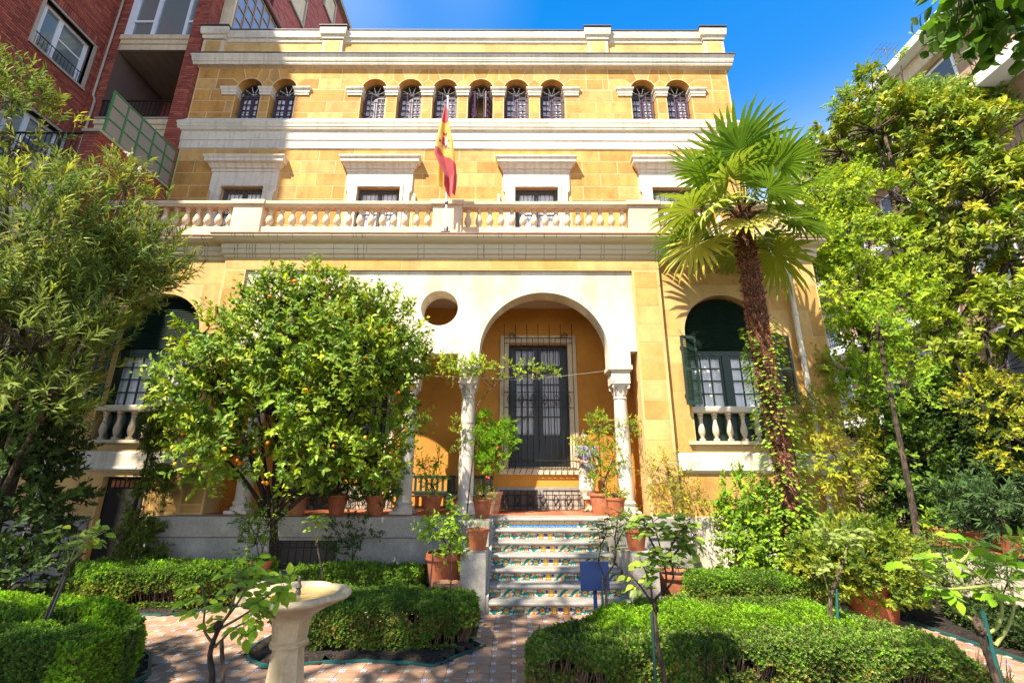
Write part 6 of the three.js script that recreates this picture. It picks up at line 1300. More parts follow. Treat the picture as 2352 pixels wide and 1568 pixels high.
tree('trailing_shrub', 'dark bush trailing over the soil in front of the white garden wall', 'shrub', [6.3, 0, 7.6], [[6.3, 0.3, 7.6]], 0.03, 0.02,
  [blob(2100, 1290, 7.6, 0.55, 0.35, 0.4), blob(2060, 1330, 7.5, 0.45, 0.25, 0.35), blob(2130, 1370, 7.1, 0.3, 0.13, 0.35)],
  300, 8, { geo: G.narrow, size: 0.085, colors: up([[0.07, 0.13, 0.02], [0.05, 0.1, 0.018]]), twigLen: 0.22, up: 0.1, inner: 0.3, gap: 0.3, nTwigs: 40, bark: M.barkDark });
tree('thin_shrub', 'leggy dark shrub of bare stems before the white garden wall at the right edge', 'shrub', [5.9, 0, 6.3], [[5.9, 0.3, 6.3]], 0.02, 0.012,
  [blob(2230, 1290, 6.3, 0.3, 0.3, 0.2), blob(2260, 1340, 6.2, 0.3, 0.25, 0.2), blob(2320, 1300, 6.0, 0.25, 0.35, 0.2)],
  60, 8, { geo: G.blade, size: 0.12, colors: C.dark, twigLen: 0.25, up: 0.6, inner: 0.2, gap: 0.3, nTwigs: 50, bark: M.barkDark });
// tall tree over the garden: only one low bough hangs into the picture
{
  reseed(55);
  const foot = W3(-1.2, -0.05, -3.2), t = thing('plane_tree', 'tree whose broad leafy bough hangs into the top right corner', 'tree', foot.x, 0, -3.2);
  const B = [[-5.6, 10.6, 0.2, 2.0, 1.2, 1.7], [-3.7, 10.2, -0.6, 1.4, 1.2, 1.5], [-3.9, 11.0, 1.6, 1.2, 1.0, 0.8], [-8.0, 10.2, -1.2, 1.6, 1.1, 1.6], [-6.6, 9.6, -2.2, 1.6, 1.2, 1.4], [-2.0, 10.6, -3, 2.2, 1.5, 1.6], [-5.0, 11.5, -2.2, 2, 1.4, 1.6]].map((b) => b);
  const F = new Foliage(), tips = [];
  crown(F, B, 1000, 6, { size: 0.17, colors: C.fresh, twigLen: 0.4, up: 0.2, inner: 0.2, gap: 0.455, gapScale: 0.95, spread: 1.1, tips });
  const F2 = new Foliage(), t2 = [], B2 = [blob(2330, 0, 2.3, 0.26, 0.14, 0.3), blob(2240, -15, 2.4, 0.2, 0.1, 0.25), blob(2300, 45, 2.3, 0.16, 0.07, 0.2), blob(2215, 40, 2.35, 0.09, 0.05, 0.12), blob(2390, 15, 2.1, 0.25, 0.16, 0.35), blob(2165, 0, 2.6, 0.1, 0.05, 0.1)];
  crown(F2, B2, 95, 5, { size: 0.1, colors: up([[0.035, 0.1, 0.012], [0.07, 0.17, 0.015], [0.035, 0.1, 0.012]]), twigLen: 0.14, up: -0.3, inner: 0.2, gap: 0.2, spread: 0.9, droop: 0.6, tips: t2 });
  F2.build(t, 'leaves', G.plane, leafMat(0.05, 0.6), 300);
  F.build(t, 'crown', G.plane, LEAF);
  boughs(t, [foot, foot.clone().add(V3(-0.2, 3, 0)), foot.clone().add(V3(-0.8, 6.5, -0.5))], 0.32, 0.2, B, tips, M.bark, { twigs: 200 });
  const bough = curve([foot.clone().add(V3(-0.1, 3.4, 0)), W3(1.2, 4.9, -0.6), W3(2.7, 5.0, 1.2), W3(2.6, 4.85, 2.2)], 18), br = new MB(); br.add(limbGeo(bough, 0.09, 0.015, 7));
  for (const [p, q] of t2) br.add(limbGeo([bough[16], bough[16].clone().lerp(p, 0.6), p, q], 0.003, 0.001, 4));
  part(t, 'bough', br.geo, M.bark);
}

// ================================================================ ROSES ON STAKES
const roseLeaf = [leafGeo(0.66, 0.05, 0.12, 0.42), leafGeo(0.6, 0.12, 0.25, 0.45), leafGeo(0.72, 0.02, 0.05, 0.4)];
const roseMats = Object.fromEntries(['rose', 'pale', 'fresh', 'dark', 'lime'].map((k) => [k, C[k].flatMap((c) => [0.8, 1.15].map((s) => { const m = leafMat(0.15, 0.42); m.color.setRGB(c[0] * s, c[1] * s, c[2] * s); return m; }))]));
function rose(label, D, trunk, canes, o = {}) {
  const { r = 0.016, leaf = 0.055, n = 50, kinds = 'rose', stake = null, stakeMat = M.steel, from = 0.35, bark = M.barkPale, thorns = false, caneMat = M.cane, group = 'standard roses on stakes' } = o;
  const P = (q, i = 0) => at(q[0], q[1], D + (q[2] ?? 0)), pts = trunk.map(P);
  const foot = V3(pts[0].x + (pts[0].x - pts[1].x) * 0.2, 0, pts[0].z);
  const t = thing('standard_rose', label, 'rose bush', foot.x, 0, -foot.z, group);
  part(t, 'stem', prep(limbGeo(curve([foot, ...pts], 20), r, r * 0.75, 8, 0.14)), bark);
  if (stake) { const s = stake.map(P), f = s[0].clone(); f.y = 0; f.x += (s[0].x - s[1].x) * 0.2; part(t, 'stake', prep(limbGeo([f, ...s], 0.012, 0.011, 8)), stakeMat); }
  const k = new MB(); { const e = pts[pts.length - 1]; for (let i = 0; i < 5; i++) { const u = unit().multiplyScalar(r * 0.9); const g = new THREE.IcosahedronGeometry(r * rr(0.7, 1.1), 1); g.scale(1, rr(0.8, 1.6), 1).translate(e.x + u.x, e.y + u.y * 1.6, e.z + u.z); k.add(g); } }
  part(t, 'graft', k.geo, bark);
  const cs = canes.map((c) => { const dz = rn() * 0.08; return new THREE.CatmullRomCurve3(c.map((q, i) => P([q[0], q[1], (q[2] ?? 0) + dz * Math.min(1, i)]))); });
  const lens = cs.map((c) => c.getLength()), tot = lens.reduce((a, b) => a + b, 0);
  for (const c of cs) {
    const m = new MB(); m.add(limbGeo(c.getPoints(16), r * 0.5, r * 0.2, 6));
    if (thorns) for (let i = 0; i < 22; i++) { const p = c.getPointAt(rr(0.03, 0.9)), u = unit(); u.y = -Math.abs(u.y) * 0.3; m.add(limbGeo([p, p.clone().addScaledVector(u, 0.022)], 0.0045, 0.0006, 4)); }
    part(t, 'cane', m.geo, caneMat);
  }
  const side = new MB();
  for (let i = 0; i < n; ) {
    let q = R() * tot, j = 0; while (q > lens[j] && j < cs.length - 1) q -= lens[j++];
    const f = from + (1 - from) * Math.pow(R(), 0.7), p = cs[j].getPointAt(f), tan = cs[j].getTangentAt(f), a = unit().cross(tan).normalize().add(V3(0, 0.3, 0)), L = rr(0.05, 0.11), e = p.clone().addScaledVector(a, L).add(V3(0, -0.01, 0));
    side.add(limbGeo([p, p.clone().lerp(e, 0.5).add(V3(0, 0.006, 0)), e], 0.0022, 0.0014, 4));
    const cnt = Math.min(n - i, pick([3, 5, 3])), dir = a.clone().add(V3(0, -0.15, 0)).normalize(), sd = dir.clone().cross(V3(0, 1, 0)).normalize();
    for (let l = 0; l < cnt; l++, i++) {
      const m = new THREE.Mesh(pick(roseLeaf), pick(roseMats[kinds])), sgn = l === 0 ? 0 : l % 2 ? 1 : -1, back = l === 0 ? 0 : Math.ceil(l / 2) * 0.4;
      leafMatrix(e.clone().addScaledVector(dir, -back * L).sub(t.org), dir.clone().addScaledVector(sd, sgn * 1.4).add(V3(rn() * 0.25, -0.2 + rn() * 0.3, rn() * 0.25)), V3(rn() * 0.9, 0.75, rn() * 0.7 + 0.45), leaf * rr(0.8, 1.3)).decompose(m.position, m.quaternion, m.scale);
      m.name = 'leaf'; m.castShadow = m.receiveShadow = true; t.add(m);
    }
  }
  part(t, 'leaf_stalks', side.geo, caneMat).userData.kind = 'stuff';
  return t;
}
reseed(61);
rose('standard rose on a leaning stem in the near left hedge', 4.9, [[92, 1450], [122, 1375], [160, 1292]], [[[160, 1292], [150, 1250], [125, 1212]], [[160, 1292], [190, 1262], [212, 1205]], [[162, 1290], [200, 1245], [248, 1216]], [[160, 1290], [175, 1250], [185, 1225]]], { n: 84, leaf: 0.075, r: 0.014, bark: M.bark, stake: [[98, 1450], [150, 1325]] });
rose('rose bush left of the stone fountain, in front of its basin', 3.0, [[487, 1560], [482, 1500], [502, 1440]], [[[495, 1485], [468, 1445], [470, 1385], [458, 1335]], [[503, 1440], [548, 1380], [572, 1330], [580, 1272]], [[508, 1442], [575, 1402], [622, 1362], [668, 1347]], [[503, 1440], [530, 1398], [545, 1330], [540, 1290]], [[498, 1480], [540, 1440], [600, 1420]], [[560, 1395], [610, 1400], [632, 1420]]], { n: 210, leaf: 0.062, r: 0.017, from: 0.25, bark: M.barkDark, stake: [[512, 1560], [508, 1470]], stakeMat: M.barkPale, kinds: 'fresh', caneMat: mat(0.06, 0.075, 0.02, { roughness: 0.6 }) });
rose('slender young standard rose in front of the dark cellar grille', 7.2, [[741, 1325], [735, 1290], [727, 1248]], [[[727, 1248], [718, 1225], [705, 1195]], [[727, 1248], [735, 1220], [745, 1190]], [[727, 1248], [725, 1215], [722, 1185]]], { n: 80, leaf: 0.06, r: 0.016, kinds: 'fresh', bark: M.bark });
rose('thin standard rose on a grey stake beside the big lemon pot', 5.9, [[985, 1388], [991, 1310], [997, 1240]], [[[997, 1240], [985, 1212], [970, 1195]], [[997, 1240], [1005, 1215], [1012, 1200]], [[997, 1240], [980, 1230], [966, 1222]]], { n: 70, leaf: 0.06, r: 0.009, kinds: 'fresh', bark: M.steel });
rose('small dark leaved standard rose in front of the blue sign', 4.9, [[1396, 1452], [1393, 1380], [1390, 1326]], [[[1390, 1326], [1375, 1290], [1380, 1255], [1370, 1205]], [[1390, 1326], [1413, 1288], [1412, 1235], [1398, 1180]], [[1413, 1260], [1432, 1220], [1452, 1195]], [[1412, 1240], [1418, 1200], [1422, 1175]], [[1378, 1255], [1392, 1225], [1388, 1190]]], { n: 300, leaf: 0.034, r: 0.015, kinds: 'rose', stake: [[1386, 1452], [1383, 1332]], bark: M.barkPale, caneMat: M.bark });
rose('tall rose with big drooping leaves in the middle of the right hedge', 3.8, [[1527, 1560], [1511, 1480], [1503, 1392]], [[[1503, 1392], [1476, 1352], [1446, 1316]], [[1500, 1385], [1492, 1335], [1470, 1282]], [[1504, 1378], [1530, 1340], [1520, 1270], [1496, 1185]], [[1505, 1375], [1546, 1332], [1540, 1262], [1585, 1195]], [[1520, 1285], [1490, 1230], [1478, 1190]], [[1530, 1300], [1560, 1260], [1600, 1225]]], { n: 290, leaf: 0.068, r: 0.019, from: 0.3, bark: M.bark, stake: [[1506, 1560], [1497, 1405]], stakeMat: mat(0.015, 0.05, 0.04, { roughness: 0.4 }), kinds: 'rose', caneMat: M.bark });
rose('pale leaved standard rose at the right end of the big hedge', 4.6, [[1914, 1450], [1908, 1372], [1918, 1345], [1937, 1290]], [[[1937, 1290], [1944, 1262], [1918, 1240], [1888, 1236]], [[1937, 1290], [1952, 1255], [1975, 1235], [1985, 1212]], [[1940, 1275], [1950, 1240], [1945, 1215]], [[1908, 1370], [1895, 1330], [1882, 1280]]], { n: 120, leaf: 0.055, r: 0.017, kinds: 'pale', stake: [[1926, 1450], [1922, 1352]], stakeMat: M.teal });
rose('thorny rose with arching yellow green canes at the right edge', 2.9, [[2290, 1560], [2268, 1500], [2246, 1440]], [[[2250, 1462], [2292, 1440], [2302, 1390], [2272, 1342], [2205, 1292], [2182, 1278]], [[2288, 1482], [2318, 1436], [2330, 1382], [2316, 1332], [2313, 1272]], [[2236, 1425], [2190, 1396], [2150, 1352]], [[2275, 1345], [2190, 1352], [2125, 1345]], [[2150, 1330], [2110, 1310], [2085, 1280]], [[2205, 1292], [2225, 1272], [2232, 1240]], [[2313, 1272], [2330, 1262], [2352, 1258]]], { n: 140, leaf: 0.062, r: 0.02, from: 0.42, thorns: true, stake: [[2298, 1560], [2257, 1402]], stakeMat: M.teal, kinds: 'lime', bark: M.bark, caneMat: mat(0.26, 0.28, 0.06, { roughness: 0.5 }) });

// ================================================================ POTS
function potShape(t, x, y, d, rt, rb, h, m) {
  const th = 0.014, prof = [[rb * 0.6, 0], [rb, 0], [rb + 0.003, 0.01], [rt * 0.96, h * 0.86], [rt * 1.04, h * 0.87], [rt * 1.06, h * 0.93], [rt * 1.05, h], [rt * 0.98, h], [rt * 0.93, h * 0.9], [rt * 0.9, h * 0.8]];
  part(t, 'pot', prep(lathe(prof, 28).translate(x, y, -d)), m);
  const s = new THREE.CircleGeometry(rt * 0.93, 20, 0, 2 * PI); s.rotateX(-PI / 2).translate(x, y + h * 0.87, -d); part(t, 'soil', prep(s), M.soil);
}
function potted(label, x, y, d, rt, rb, h, o = {}) {
  const { m = pick(M.pot), kind = 'bush', group = 'potted plants' } = o;
  const t = thing('potted_plant', label, 'potted plant', x, y, d, group);
  potShape(t, x, y, d, rt, rb, h, m);
  const F = new Foliage(), tips = [], top = y + h * 0.87;
  if (o.B) {
    crown(F, o.B, o.n ?? 120, o.per ?? 7, { size: 0.06, colors: C.fresh, twigLen: 0.14, inner: 0.2, gap: 0.3, gapScale: 3, ...o.c, tips });
    F.build(t, 'foliage', o.geo ?? G.broad, o.lm ?? LEAF, o.single ?? 0);
    const st = new MB(), stems = o.stems ?? 3;
    for (let k = 0; k < stems; k++) { const b = o.B[k % o.B.length], a = (k / stems) * 6.28, f = V3(x + Math.cos(a) * rt * 0.3, top - 0.02, -d + Math.sin(a) * rt * 0.3), e = V3(b[0], b[1], -b[2]); st.add(limbGeo(curve([f, f.clone().lerp(e, 0.5).add(V3(rn() * 0.04, 0.03, rn() * 0.04)), e], 8), o.sr ?? 0.01, (o.sr ?? 0.01) * 0.4, 6)); }
    for (let k = 0; k < Math.min(70, tips.length); k++) { const [p, q] = tips[k * 3 % tips.length]; let b = o.B[0]; for (const c of o.B) if (Math.hypot(c[0] - p.x, c[1] - p.y) < Math.hypot(b[0] - p.x, b[1] - p.y)) b = c; st.add(limbGeo([V3(b[0], b[1] - b[4] * 0.4, -b[2]), p, q], 0.004, 0.0015, 4)); }
    part(t, 'stems', st.geo, o.bark ?? M.bark);
  }
  if (o.extra) o.extra(t);
  return t;
}
reseed(71);
const ball = (x, y, d, r, ry = r, rd = r) => [x, y, d, r, ry, rd];
const TT = 1.087;
potted('potted plant with dark strap leaves, leftmost on the terrace behind the orange tree', -3.87, TT, 8.9, 0.17, 0.12, 0.33, { B: [ball(-3.87, 1.62, 8.9, 0.3, 0.28, 0.25)], geo: G.narrow, c: { size: 0.16, colors: C.dark, up: 0.6 }, n: 60 });
potted('potted dark green plant second from the left on the terrace edge', -3.15, TT, 8.9, 0.18, 0.12, 0.35, { B: [ball(-3.15, 1.75, 8.9, 0.36, 0.4, 0.28)], geo: G.narrow, c: { size: 0.17, colors: C.dark, up: 0.4, droop: 0.3 }, n: 90 });
potted('potted leafy plant left of the second column on the terrace edge', -2.45, TT, 8.9, 0.19, 0.12, 0.35, { B: [ball(-2.45, 1.7, 8.9, 0.36, 0.32, 0.28)], geo: G.narrow, c: { size: 0.16, colors: up([[0.05, 0.1, 0.018], [0.035, 0.075, 0.015]]), up: 0.3, droop: 0.4 }, n: 100 });
potted('terracotta pot with thin young shrub between the two middle columns', -1.44, TT, 8.9, 0.185, 0.12, 0.34, { B: [ball(-1.44, 1.7, 8.9, 0.2, 0.28, 0.18), ball(-1.62, 1.95, 8.9, 0.2, 0.12, 0.15), ball(-1.36, 2.08, 8.9, 0.1, 0.14, 0.1)], c: { size: 0.045, colors: C.fresh }, n: 80, sr: 0.008 });
potted('small terracotta pot with low greenery at the left top of the steps', -0.5, TT + 0.005, 8.45, 0.165, 0.11, 0.3, { B: [ball(-0.48, 1.47, 8.45, 0.13, 0.1, 0.12)], c: { size: 0.035, colors: C.fresh }, n: 45 });
potted('pomegranate bush with red fruit in an ornate pot beside the middle column', -0.42, TT, 9.5, 0.24, 0.17, 0.4, { m: M.potPale, B: [blob(1095, 1010, 9.5, 0.24, 0.24, 0.2), blob(1150, 1010, 9.5, 0.27, 0.27, 0.22), blob(1128, 1055, 9.45, 0.25, 0.2, 0.2), blob(1110, 975, 9.5, 0.1, 0.2, 0.1), blob(1162, 980, 9.5, 0.08, 0.16, 0.08)], geo: SPRIG.myrtle, c: { size: 0.11, colors: C.lime, up: 0.7, twigLen: 0.12, gap: 0.28 }, n: 330, per: 3, sr: 0.018, bark: M.barkPale, stems: 3, extra: (t) => { const g = new THREE.SphereGeometry(0.026, 10, 8), m = mat(0.5, 0.03, 0.025, { roughness: 0.4 }); for (const [x, y] of [[1118, 1096], [1123, 1098], [1143, 1028], [1149, 1046], [1132, 1030]]) { const p = at(x, y, 9.3); piece(t, 'fruit', g, m, p.x, p.y, p.z); } } });
potted('wispy shrub in a big square-shouldered pot at the right of the porch', 1.78, TT, 9.55, 0.26, 0.21, 0.38, { B: [blob(1350, 1020, 9.5, 0.2, 0.32, 0.18), blob(1410, 1050, 9.5, 0.3, 0.25, 0.2), blob(1440, 985, 9.4, 0.22, 0.18, 0.15), blob(1375, 975, 9.5, 0.16, 0.18, 0.14), blob(1390, 1090, 9.5, 0.3, 0.14, 0.2)], geo: SPRIG.myrtle, c: { size: 0.095, colors: up([[0.13, 0.22, 0.03], [0.2, 0.25, 0.04], [0.1, 0.18, 0.04]]), up: 0.5, gap: 0.36, gapScale: 4 }, n: 230, per: 3, stems: 4, sr: 0.014, bark: M.barkPale });
potted('terracotta pot with small green plant at the right top of the steps', 1.88, TT, 8.9, 0.175, 0.12, 0.32, { B: [ball(1.9, 1.47, 8.9, 0.15, 0.09, 0.13)], c: { size: 0.04, colors: C.yellow }, n: 50 });
potted('terracotta pot with tiny succulent on the left step pedestal', -0.49, 0.736, 7.35, 0.16, 0.11, 0.285, { B: [ball(-0.49, 1.05, 7.35, 0.1, 0.06, 0.1)], c: { size: 0.035, colors: C.pale }, n: 30, geo: G.narrow });
potted('terracotta pot with small leafy plant on the right step pedestal', 1.82, 0.736, 7.35, 0.16, 0.11, 0.285, { B: [ball(1.82, 1.12, 7.35, 0.15, 0.11, 0.13)], c: { size: 0.045, colors: C.rose }, n: 36 });
potted('lemon tree in a very large dark terracotta pot left of the steps', -0.97, 0, 7.65, 0.31, 0.21, 0.66, { m: M.pot[1], B: [blob(1010, 1225, 7.5, 0.2, 0.18, 0.18), blob(1050, 1215, 7.5, 0.2, 0.22, 0.18), blob(1035, 1255, 7.4, 0.18, 0.15, 0.16), blob(985, 1205, 7.5, 0.14, 0.12, 0.12), blob(1040, 1180, 7.5, 0.12, 0.1, 0.1)], geo: G.orange, lm: GLOSSY, c: { size: 0.075, colors: up([[0.12, 0.24, 0.02], [0.16, 0.3, 0.025], [0.08, 0.17, 0.02]]), up: 0.3 }, n: 85, per: 5, single: 200, sr: 0.015 });
potted('small round pot with a seedling tree in front of the big lemon pot', -0.88, 0, 7.0, 0.185, 0.13, 0.37, { m: M.potPale, B: [blob(1035, 1262, 7.0, 0.15, 0.14, 0.12), blob(1030, 1220, 7.0, 0.1, 0.12, 0.1)], geo: G.orange, c: { size: 0.085, colors: C.fresh, droop: 0.3 }, n: 20, per: 4, stems: 1, sr: 0.012, bark: M.barkPale, single: 80 });
potted('large rounded terracotta bowl pot right of the steps', 2.4, 0, 7.55, 0.33, 0.25, 0.42, { B: [ball(2.45, 0.5, 7.55, 0.2, 0.1, 0.18)], c: { size: 0.05, colors: C.rose }, n: 16 });
potted('huge terracotta tub with a spreading yellow green shrub by the right path', 4.68, 0, 6.75, 0.34, 0.25, 0.55, { m: M.pot[0], B: [blob(1930, 1290, 6.7, 0.45, 0.32, 0.4), blob(2000, 1270, 6.7, 0.4, 0.35, 0.4), blob(2040, 1310, 6.6, 0.35, 0.28, 0.35), blob(1960, 1240, 6.8, 0.4, 0.25, 0.35), blob(1880, 1300, 6.7, 0.25, 0.3, 0.3), blob(2010, 1345, 6.5, 0.25, 0.12, 0.25)], geo: SPRIG.small, c: { size: 0.095, colors: [[0.22, 0.31, 0.02], [0.33, 0.37, 0.025], [0.13, 0.21, 0.016]], up: 0.1, inner: 0.3, gap: 0.3 }, n: 900, per: 4, stems: 5 });
potted('terracotta pot with tall thin climber on a stone stand in the left bed', -3.74, 0.3, 7.6, 0.16, 0.105, 0.25, { B: [blob(590, 1230, 7.6, 0.2, 0.3, 0.15), blob(620, 1190, 7.6, 0.2, 0.25, 0.15), blob(570, 1190, 7.6, 0.18, 0.22, 0.15)], c: { size: 0.05, colors: up([[0.07, 0.14, 0.02], [0.05, 0.11, 0.018]]), gap: 0.36 }, n: 110, sr: 0.008, stems: 3 });
{ const s = thing('plant_stand', 'low pale stone stand under the pot in the left bed', 'stand', -3.74, 0, 7.6); part(s, 'block', boxG(-3.9, -3.58, -0.05, 0.24, 7.44, 7.76, 0.015), M.graniteL); part(s, 'slab', boxG(-3.94, -3.54, 0.2405, 0.299, 7.4, 7.8, 0.012), M.graniteL); }
[[8.98, 'dark pot with oleander, farthest along the garden wall', M.brown, 0.17], [8.3, 'bright orange pot with low greenery on the garden wall', M.pot[2], 0.19], [7.8, 'potted oleander with a pink flower, third along the garden wall', M.pot[0], 0.185], [7.2, 'nearest terracotta pot with oleander on the garden wall', M.pot[1], 0.19]].forEach(([d, label, m, r], i) => potted(label, 7.12, 0.733, d, r, r * 0.7, 0.24, { m, geo: i === 1 ? G.broad : G.blade, B: i === 1 ? [ball(7.12, 1.0, d, 0.22, 0.1, 0.2)] : [ball(7.12, 1.25, d, 0.3, 0.3, 0.3), ball(7.05, 1.5, d, 0.22, 0.25, 0.2)], c: { size: i === 1 ? 0.06 : 0.17, colors: i === 1 ? C.fresh : [[0.06, 0.12, 0.025], [0.04, 0.09, 0.02]], up: 0.7, twigLen: 0.2, spread: 0.6 }, n: i === 1 ? 60 : 60, per: 8, group: 'potted plants on the garden wall', extra: i === 2 ? (t) => { const f = new Foliage(), p = at(2251, 1167, 7.7); for (let k = 0; k < 14; k++) f.add(p.clone().add(V3(rn() * 0.03, rn() * 0.03, rn() * 0.03)), unit(), unit(), 0.045, [0.6, 0.03, 0.12]); f.build(t, 'blossom', G.rose, SOFT); } : null }));
// climbing rose on the middle column, trained along a wire
{
  reseed(72);
  const w = thing('wire', 'thin wire stretched between the column heads across the right arch', 'wire', 0.6, 3.9, 9.1);
  part(w, 'strand', prep(limbGeo(curve([W3(-1.9, 3.72, 9.12), W3(-0.9, 3.66, 9.1), W3(0.2, 3.62, 9.1), W3(1.2, 3.72, 9.1), W3(2.05, 3.83, 9.12)], 24), 0.004, 0.004, 5)), M.slabGrey);
  const t = thing('climbing_rose', 'climbing rose up the middle column, spreading along the wire', 'climber', -0.72, 0.2, 8.85), st = new MB(), F = new Foliage(), tips = [];
  const main = curve([W3(-0.72, 0.05, 8.62), W3(-0.78, 0.9, 8.62), W3(-0.8, 1.5, 9.2), W3(-0.72, 2.4, 9.22), W3(-0.68, 3.1, 9.2), W3(-0.35, 3.5, 9.12), W3(-0.02, 3.66, 9.08), W3(0.8, 3.65, 9.08)], 40);
  st.add(limbGeo(main, 0.016, 0.006, 6)); st.add(limbGeo(curve([W3(-0.68, 3.1, 9.2), W3(-0.95, 3.5, 9.15), W3(-1.7, 3.72, 9.1)], 14), 0.009, 0.004, 5)); st.add(limbGeo(curve([W3(-0.4, 3.45, 9.12), W3(-0.3, 3.8, 9.1), W3(-0.25, 3.95, 9.05)], 8), 0.006, 0.003, 5));
  st.add(limbGeo(curve([W3(-1.02, 0.05, 8.62), W3(-1.0, 0.95, 8.62), W3(-1.05, 1.6, 9.2), W3(-0.98, 2.3, 9.24), W3(-0.72, 2.9, 9.2)], 20), 0.008, 0.005, 5));
  const B = [blob(1000, 828, 9.1, 0.25, 0.09, 0.12), blob(1050, 838, 9.1, 0.3, 0.14, 0.14), blob(1100, 838, 9.1, 0.25, 0.16, 0.14), blob(1160, 845, 9.1, 0.3, 0.12, 0.12), blob(1215, 845, 9.1, 0.25, 0.12, 0.12), blob(1260, 855, 9.1, 0.2, 0.07, 0.1), blob(1040, 860, 9.15, 0.18, 0.1, 0.1), blob(1046, 1000, 9.2, 0.06, 0.5, 0.06)];
  crown(F, B, 230, 7, { size: 0.055, colors: up([[0.16, 0.25, 0.04], [0.12, 0.21, 0.035], [0.2, 0.28, 0.05]]), twigLen: 0.16, inner: 0.1, gap: 0.36, gapScale: 4, tips });
  F.build(t, 'foliage', G.rose, SOFT, 200);
  for (const [p, q] of tips.slice(0, 110)) { let b = main[0]; for (const m of main) if (m.distanceTo(p) < b.distanceTo(p)) b = m; if (b.distanceTo(p) < 0.5) st.add(limbGeo([b, p, q], 0.0035, 0.0015, 4)); }
  part(t, 'stems', st.geo, M.barkPale);
  // shrubs on the terrace wall
  const v = thing('wall_shrub', 'thin shrub growing against the shaded terrace wall left of the steps', 'shrub', -2.0, 0, 8.5), F2 = new Foliage(), t2 = [], B2 = [blob(790, 1225, 8.5, 0.3, 0.28, 0.12), blob(840, 1215, 8.5, 0.22, 0.3, 0.12), blob(770, 1270, 8.4, 0.25, 0.2, 0.12)];
  crown(F2, B2, 90, 7, { size: 0.06, colors: C.dark, twigLen: 0.18, inner: 0.2, gap: 0.34, gapScale: 3, tips: t2 }); F2.build(v, 'foliage', G.broad, LEAF); boughs(v, [W3(-2.7, 0, 8.5), W3(-2.65, 0.4, 8.5)], 0.014, 0.01, B2, t2, M.bark, { twigs: 40 });
}

// ================================================================ FOUNTAIN, SIGN, BENCH, FLAG
{
  const X0 = -1.585, D0 = 3.8, t = thing('stone_fountain', 'pale stone fountain with lobed basin on a tall pedestal in the foreground', 'fountain', X0, 0, D0);
  const stone = mat(0.52, 0.42, 0.28, { map: stained, s: 1.2, bump: grit, bs: 0.004, roughness: 0.8 });
  // lobed bowl: radius swells in eight soft lobes
  const prof = [[0.108, 0.6], [0.118, 0.625], [0.122, 0.68], [0.13, 0.73], [0.155, 0.765], [0.225, 0.81], [0.3, 0.845], [0.335, 0.862], [0.338, 0.866], [0.36, 0.87], [0.374, 0.884], [0.374, 0.902], [0.36, 0.917], [0.338, 0.92], [0.316, 0.91], [0.305, 0.89], [0.22, 0.868], [0.0, 0.86]];
  const N = 96, pos = [], idx = [];
  for (let i = 0; i < prof.length; i++) for (let k = 0; k <= N; k++) { const a = (k / N) * 2 * PI, lob = 1 + 0.15 * (Math.abs(Math.cos(a * 2 + 0.5)) ** 0.75 - 0.64) * smooth(prof[i][0], 0.14, 0.3), r = prof[i][0] * lob; pos.push(X0 + Math.cos(a) * r, prof[i][1], -D0 + Math.sin(a) * r); }
  for (let i = 0; i < prof.length - 1; i++) for (let k = 0; k < N; k++) { const a = i * (N + 1) + k, b = a + 1, c = a + N + 1, d = c + 1; idx.push(a, c, b, b, c, d); }
  const g = new THREE.BufferGeometry(); g.setAttribute('position', new THREE.Float32BufferAttribute(pos, 3)); g.setIndex(idx); g.computeVertexNormals();
  part(t, 'basin', prep(g), stone);
  const oct = new THREE.LatheGeometry([[0.2, 0], [0.2, 0.06], [0.175, 0.08], [0.165, 0.1], [0.145, 0.12], [0.12, 0.4], [0.105, 0.56], [0.105, 0.575]].map(([r, y]) => new THREE.Vector2(r, y)), 8);
  part(t, 'pedestal', prep(toCreasedNormals(oct, 0.3).rotateY(0.25).translate(X0, 0, -D0)), stone);
  part(t, 'neck_ring', prep(lathe([[0.1, 0.565], [0.125, 0.57], [0.133, 0.585], [0.125, 0.6], [0.112, 0.61]], 28).translate(X0, 0, -D0)), stone);
  const wg = new THREE.CircleGeometry(0.29, 48); wg.rotateX(-PI / 2).translate(X0, 0.893, -D0);
  part(t, 'water', prep(wg), new THREE.MeshPhysicalMaterial({ color: new THREE.Color(0.75, 0.66, 0.35), roughness: 0.06, transmission: 0.75, thickness: 0, ior: 1.33, bumpMap: rep(grit, 3), bumpScale: 0.003 }));
  part(t, 'jet', prep(lathe([[0.03, 0.85], [0.03, 0.87], [0.016, 0.88], [0.02, 0.91], [0.014, 0.93], [0.022, 0.945], [0.014, 0.96], [0.009, 0.98], [0.013, 0.995], [0.007, 1.01], [0.006, 1.0], [0.011, 1.01], [0.004, 1.02]], 12).translate(X0 + 0.02, 0, -D0)), M.ironBack);
}
{
  const D = 6.3, blue = mat(0.001, 0.011, 0.06, { roughness: 0.45 }), t = thing('blue_sign', 'plain blue square sign board on a blue post before the steps', 'sign', 1.03, 0, D);
  part(t, 'board', boxG(0.845, 1.2, 0.415, 0.745, D - 0.012, D + 0.012, 0.006), blue);
  part(t, 'post', boxG(1.0, 1.045, -0.05, 0.44, D + 0.0125, D + 0.045, 0.004), blue);
}
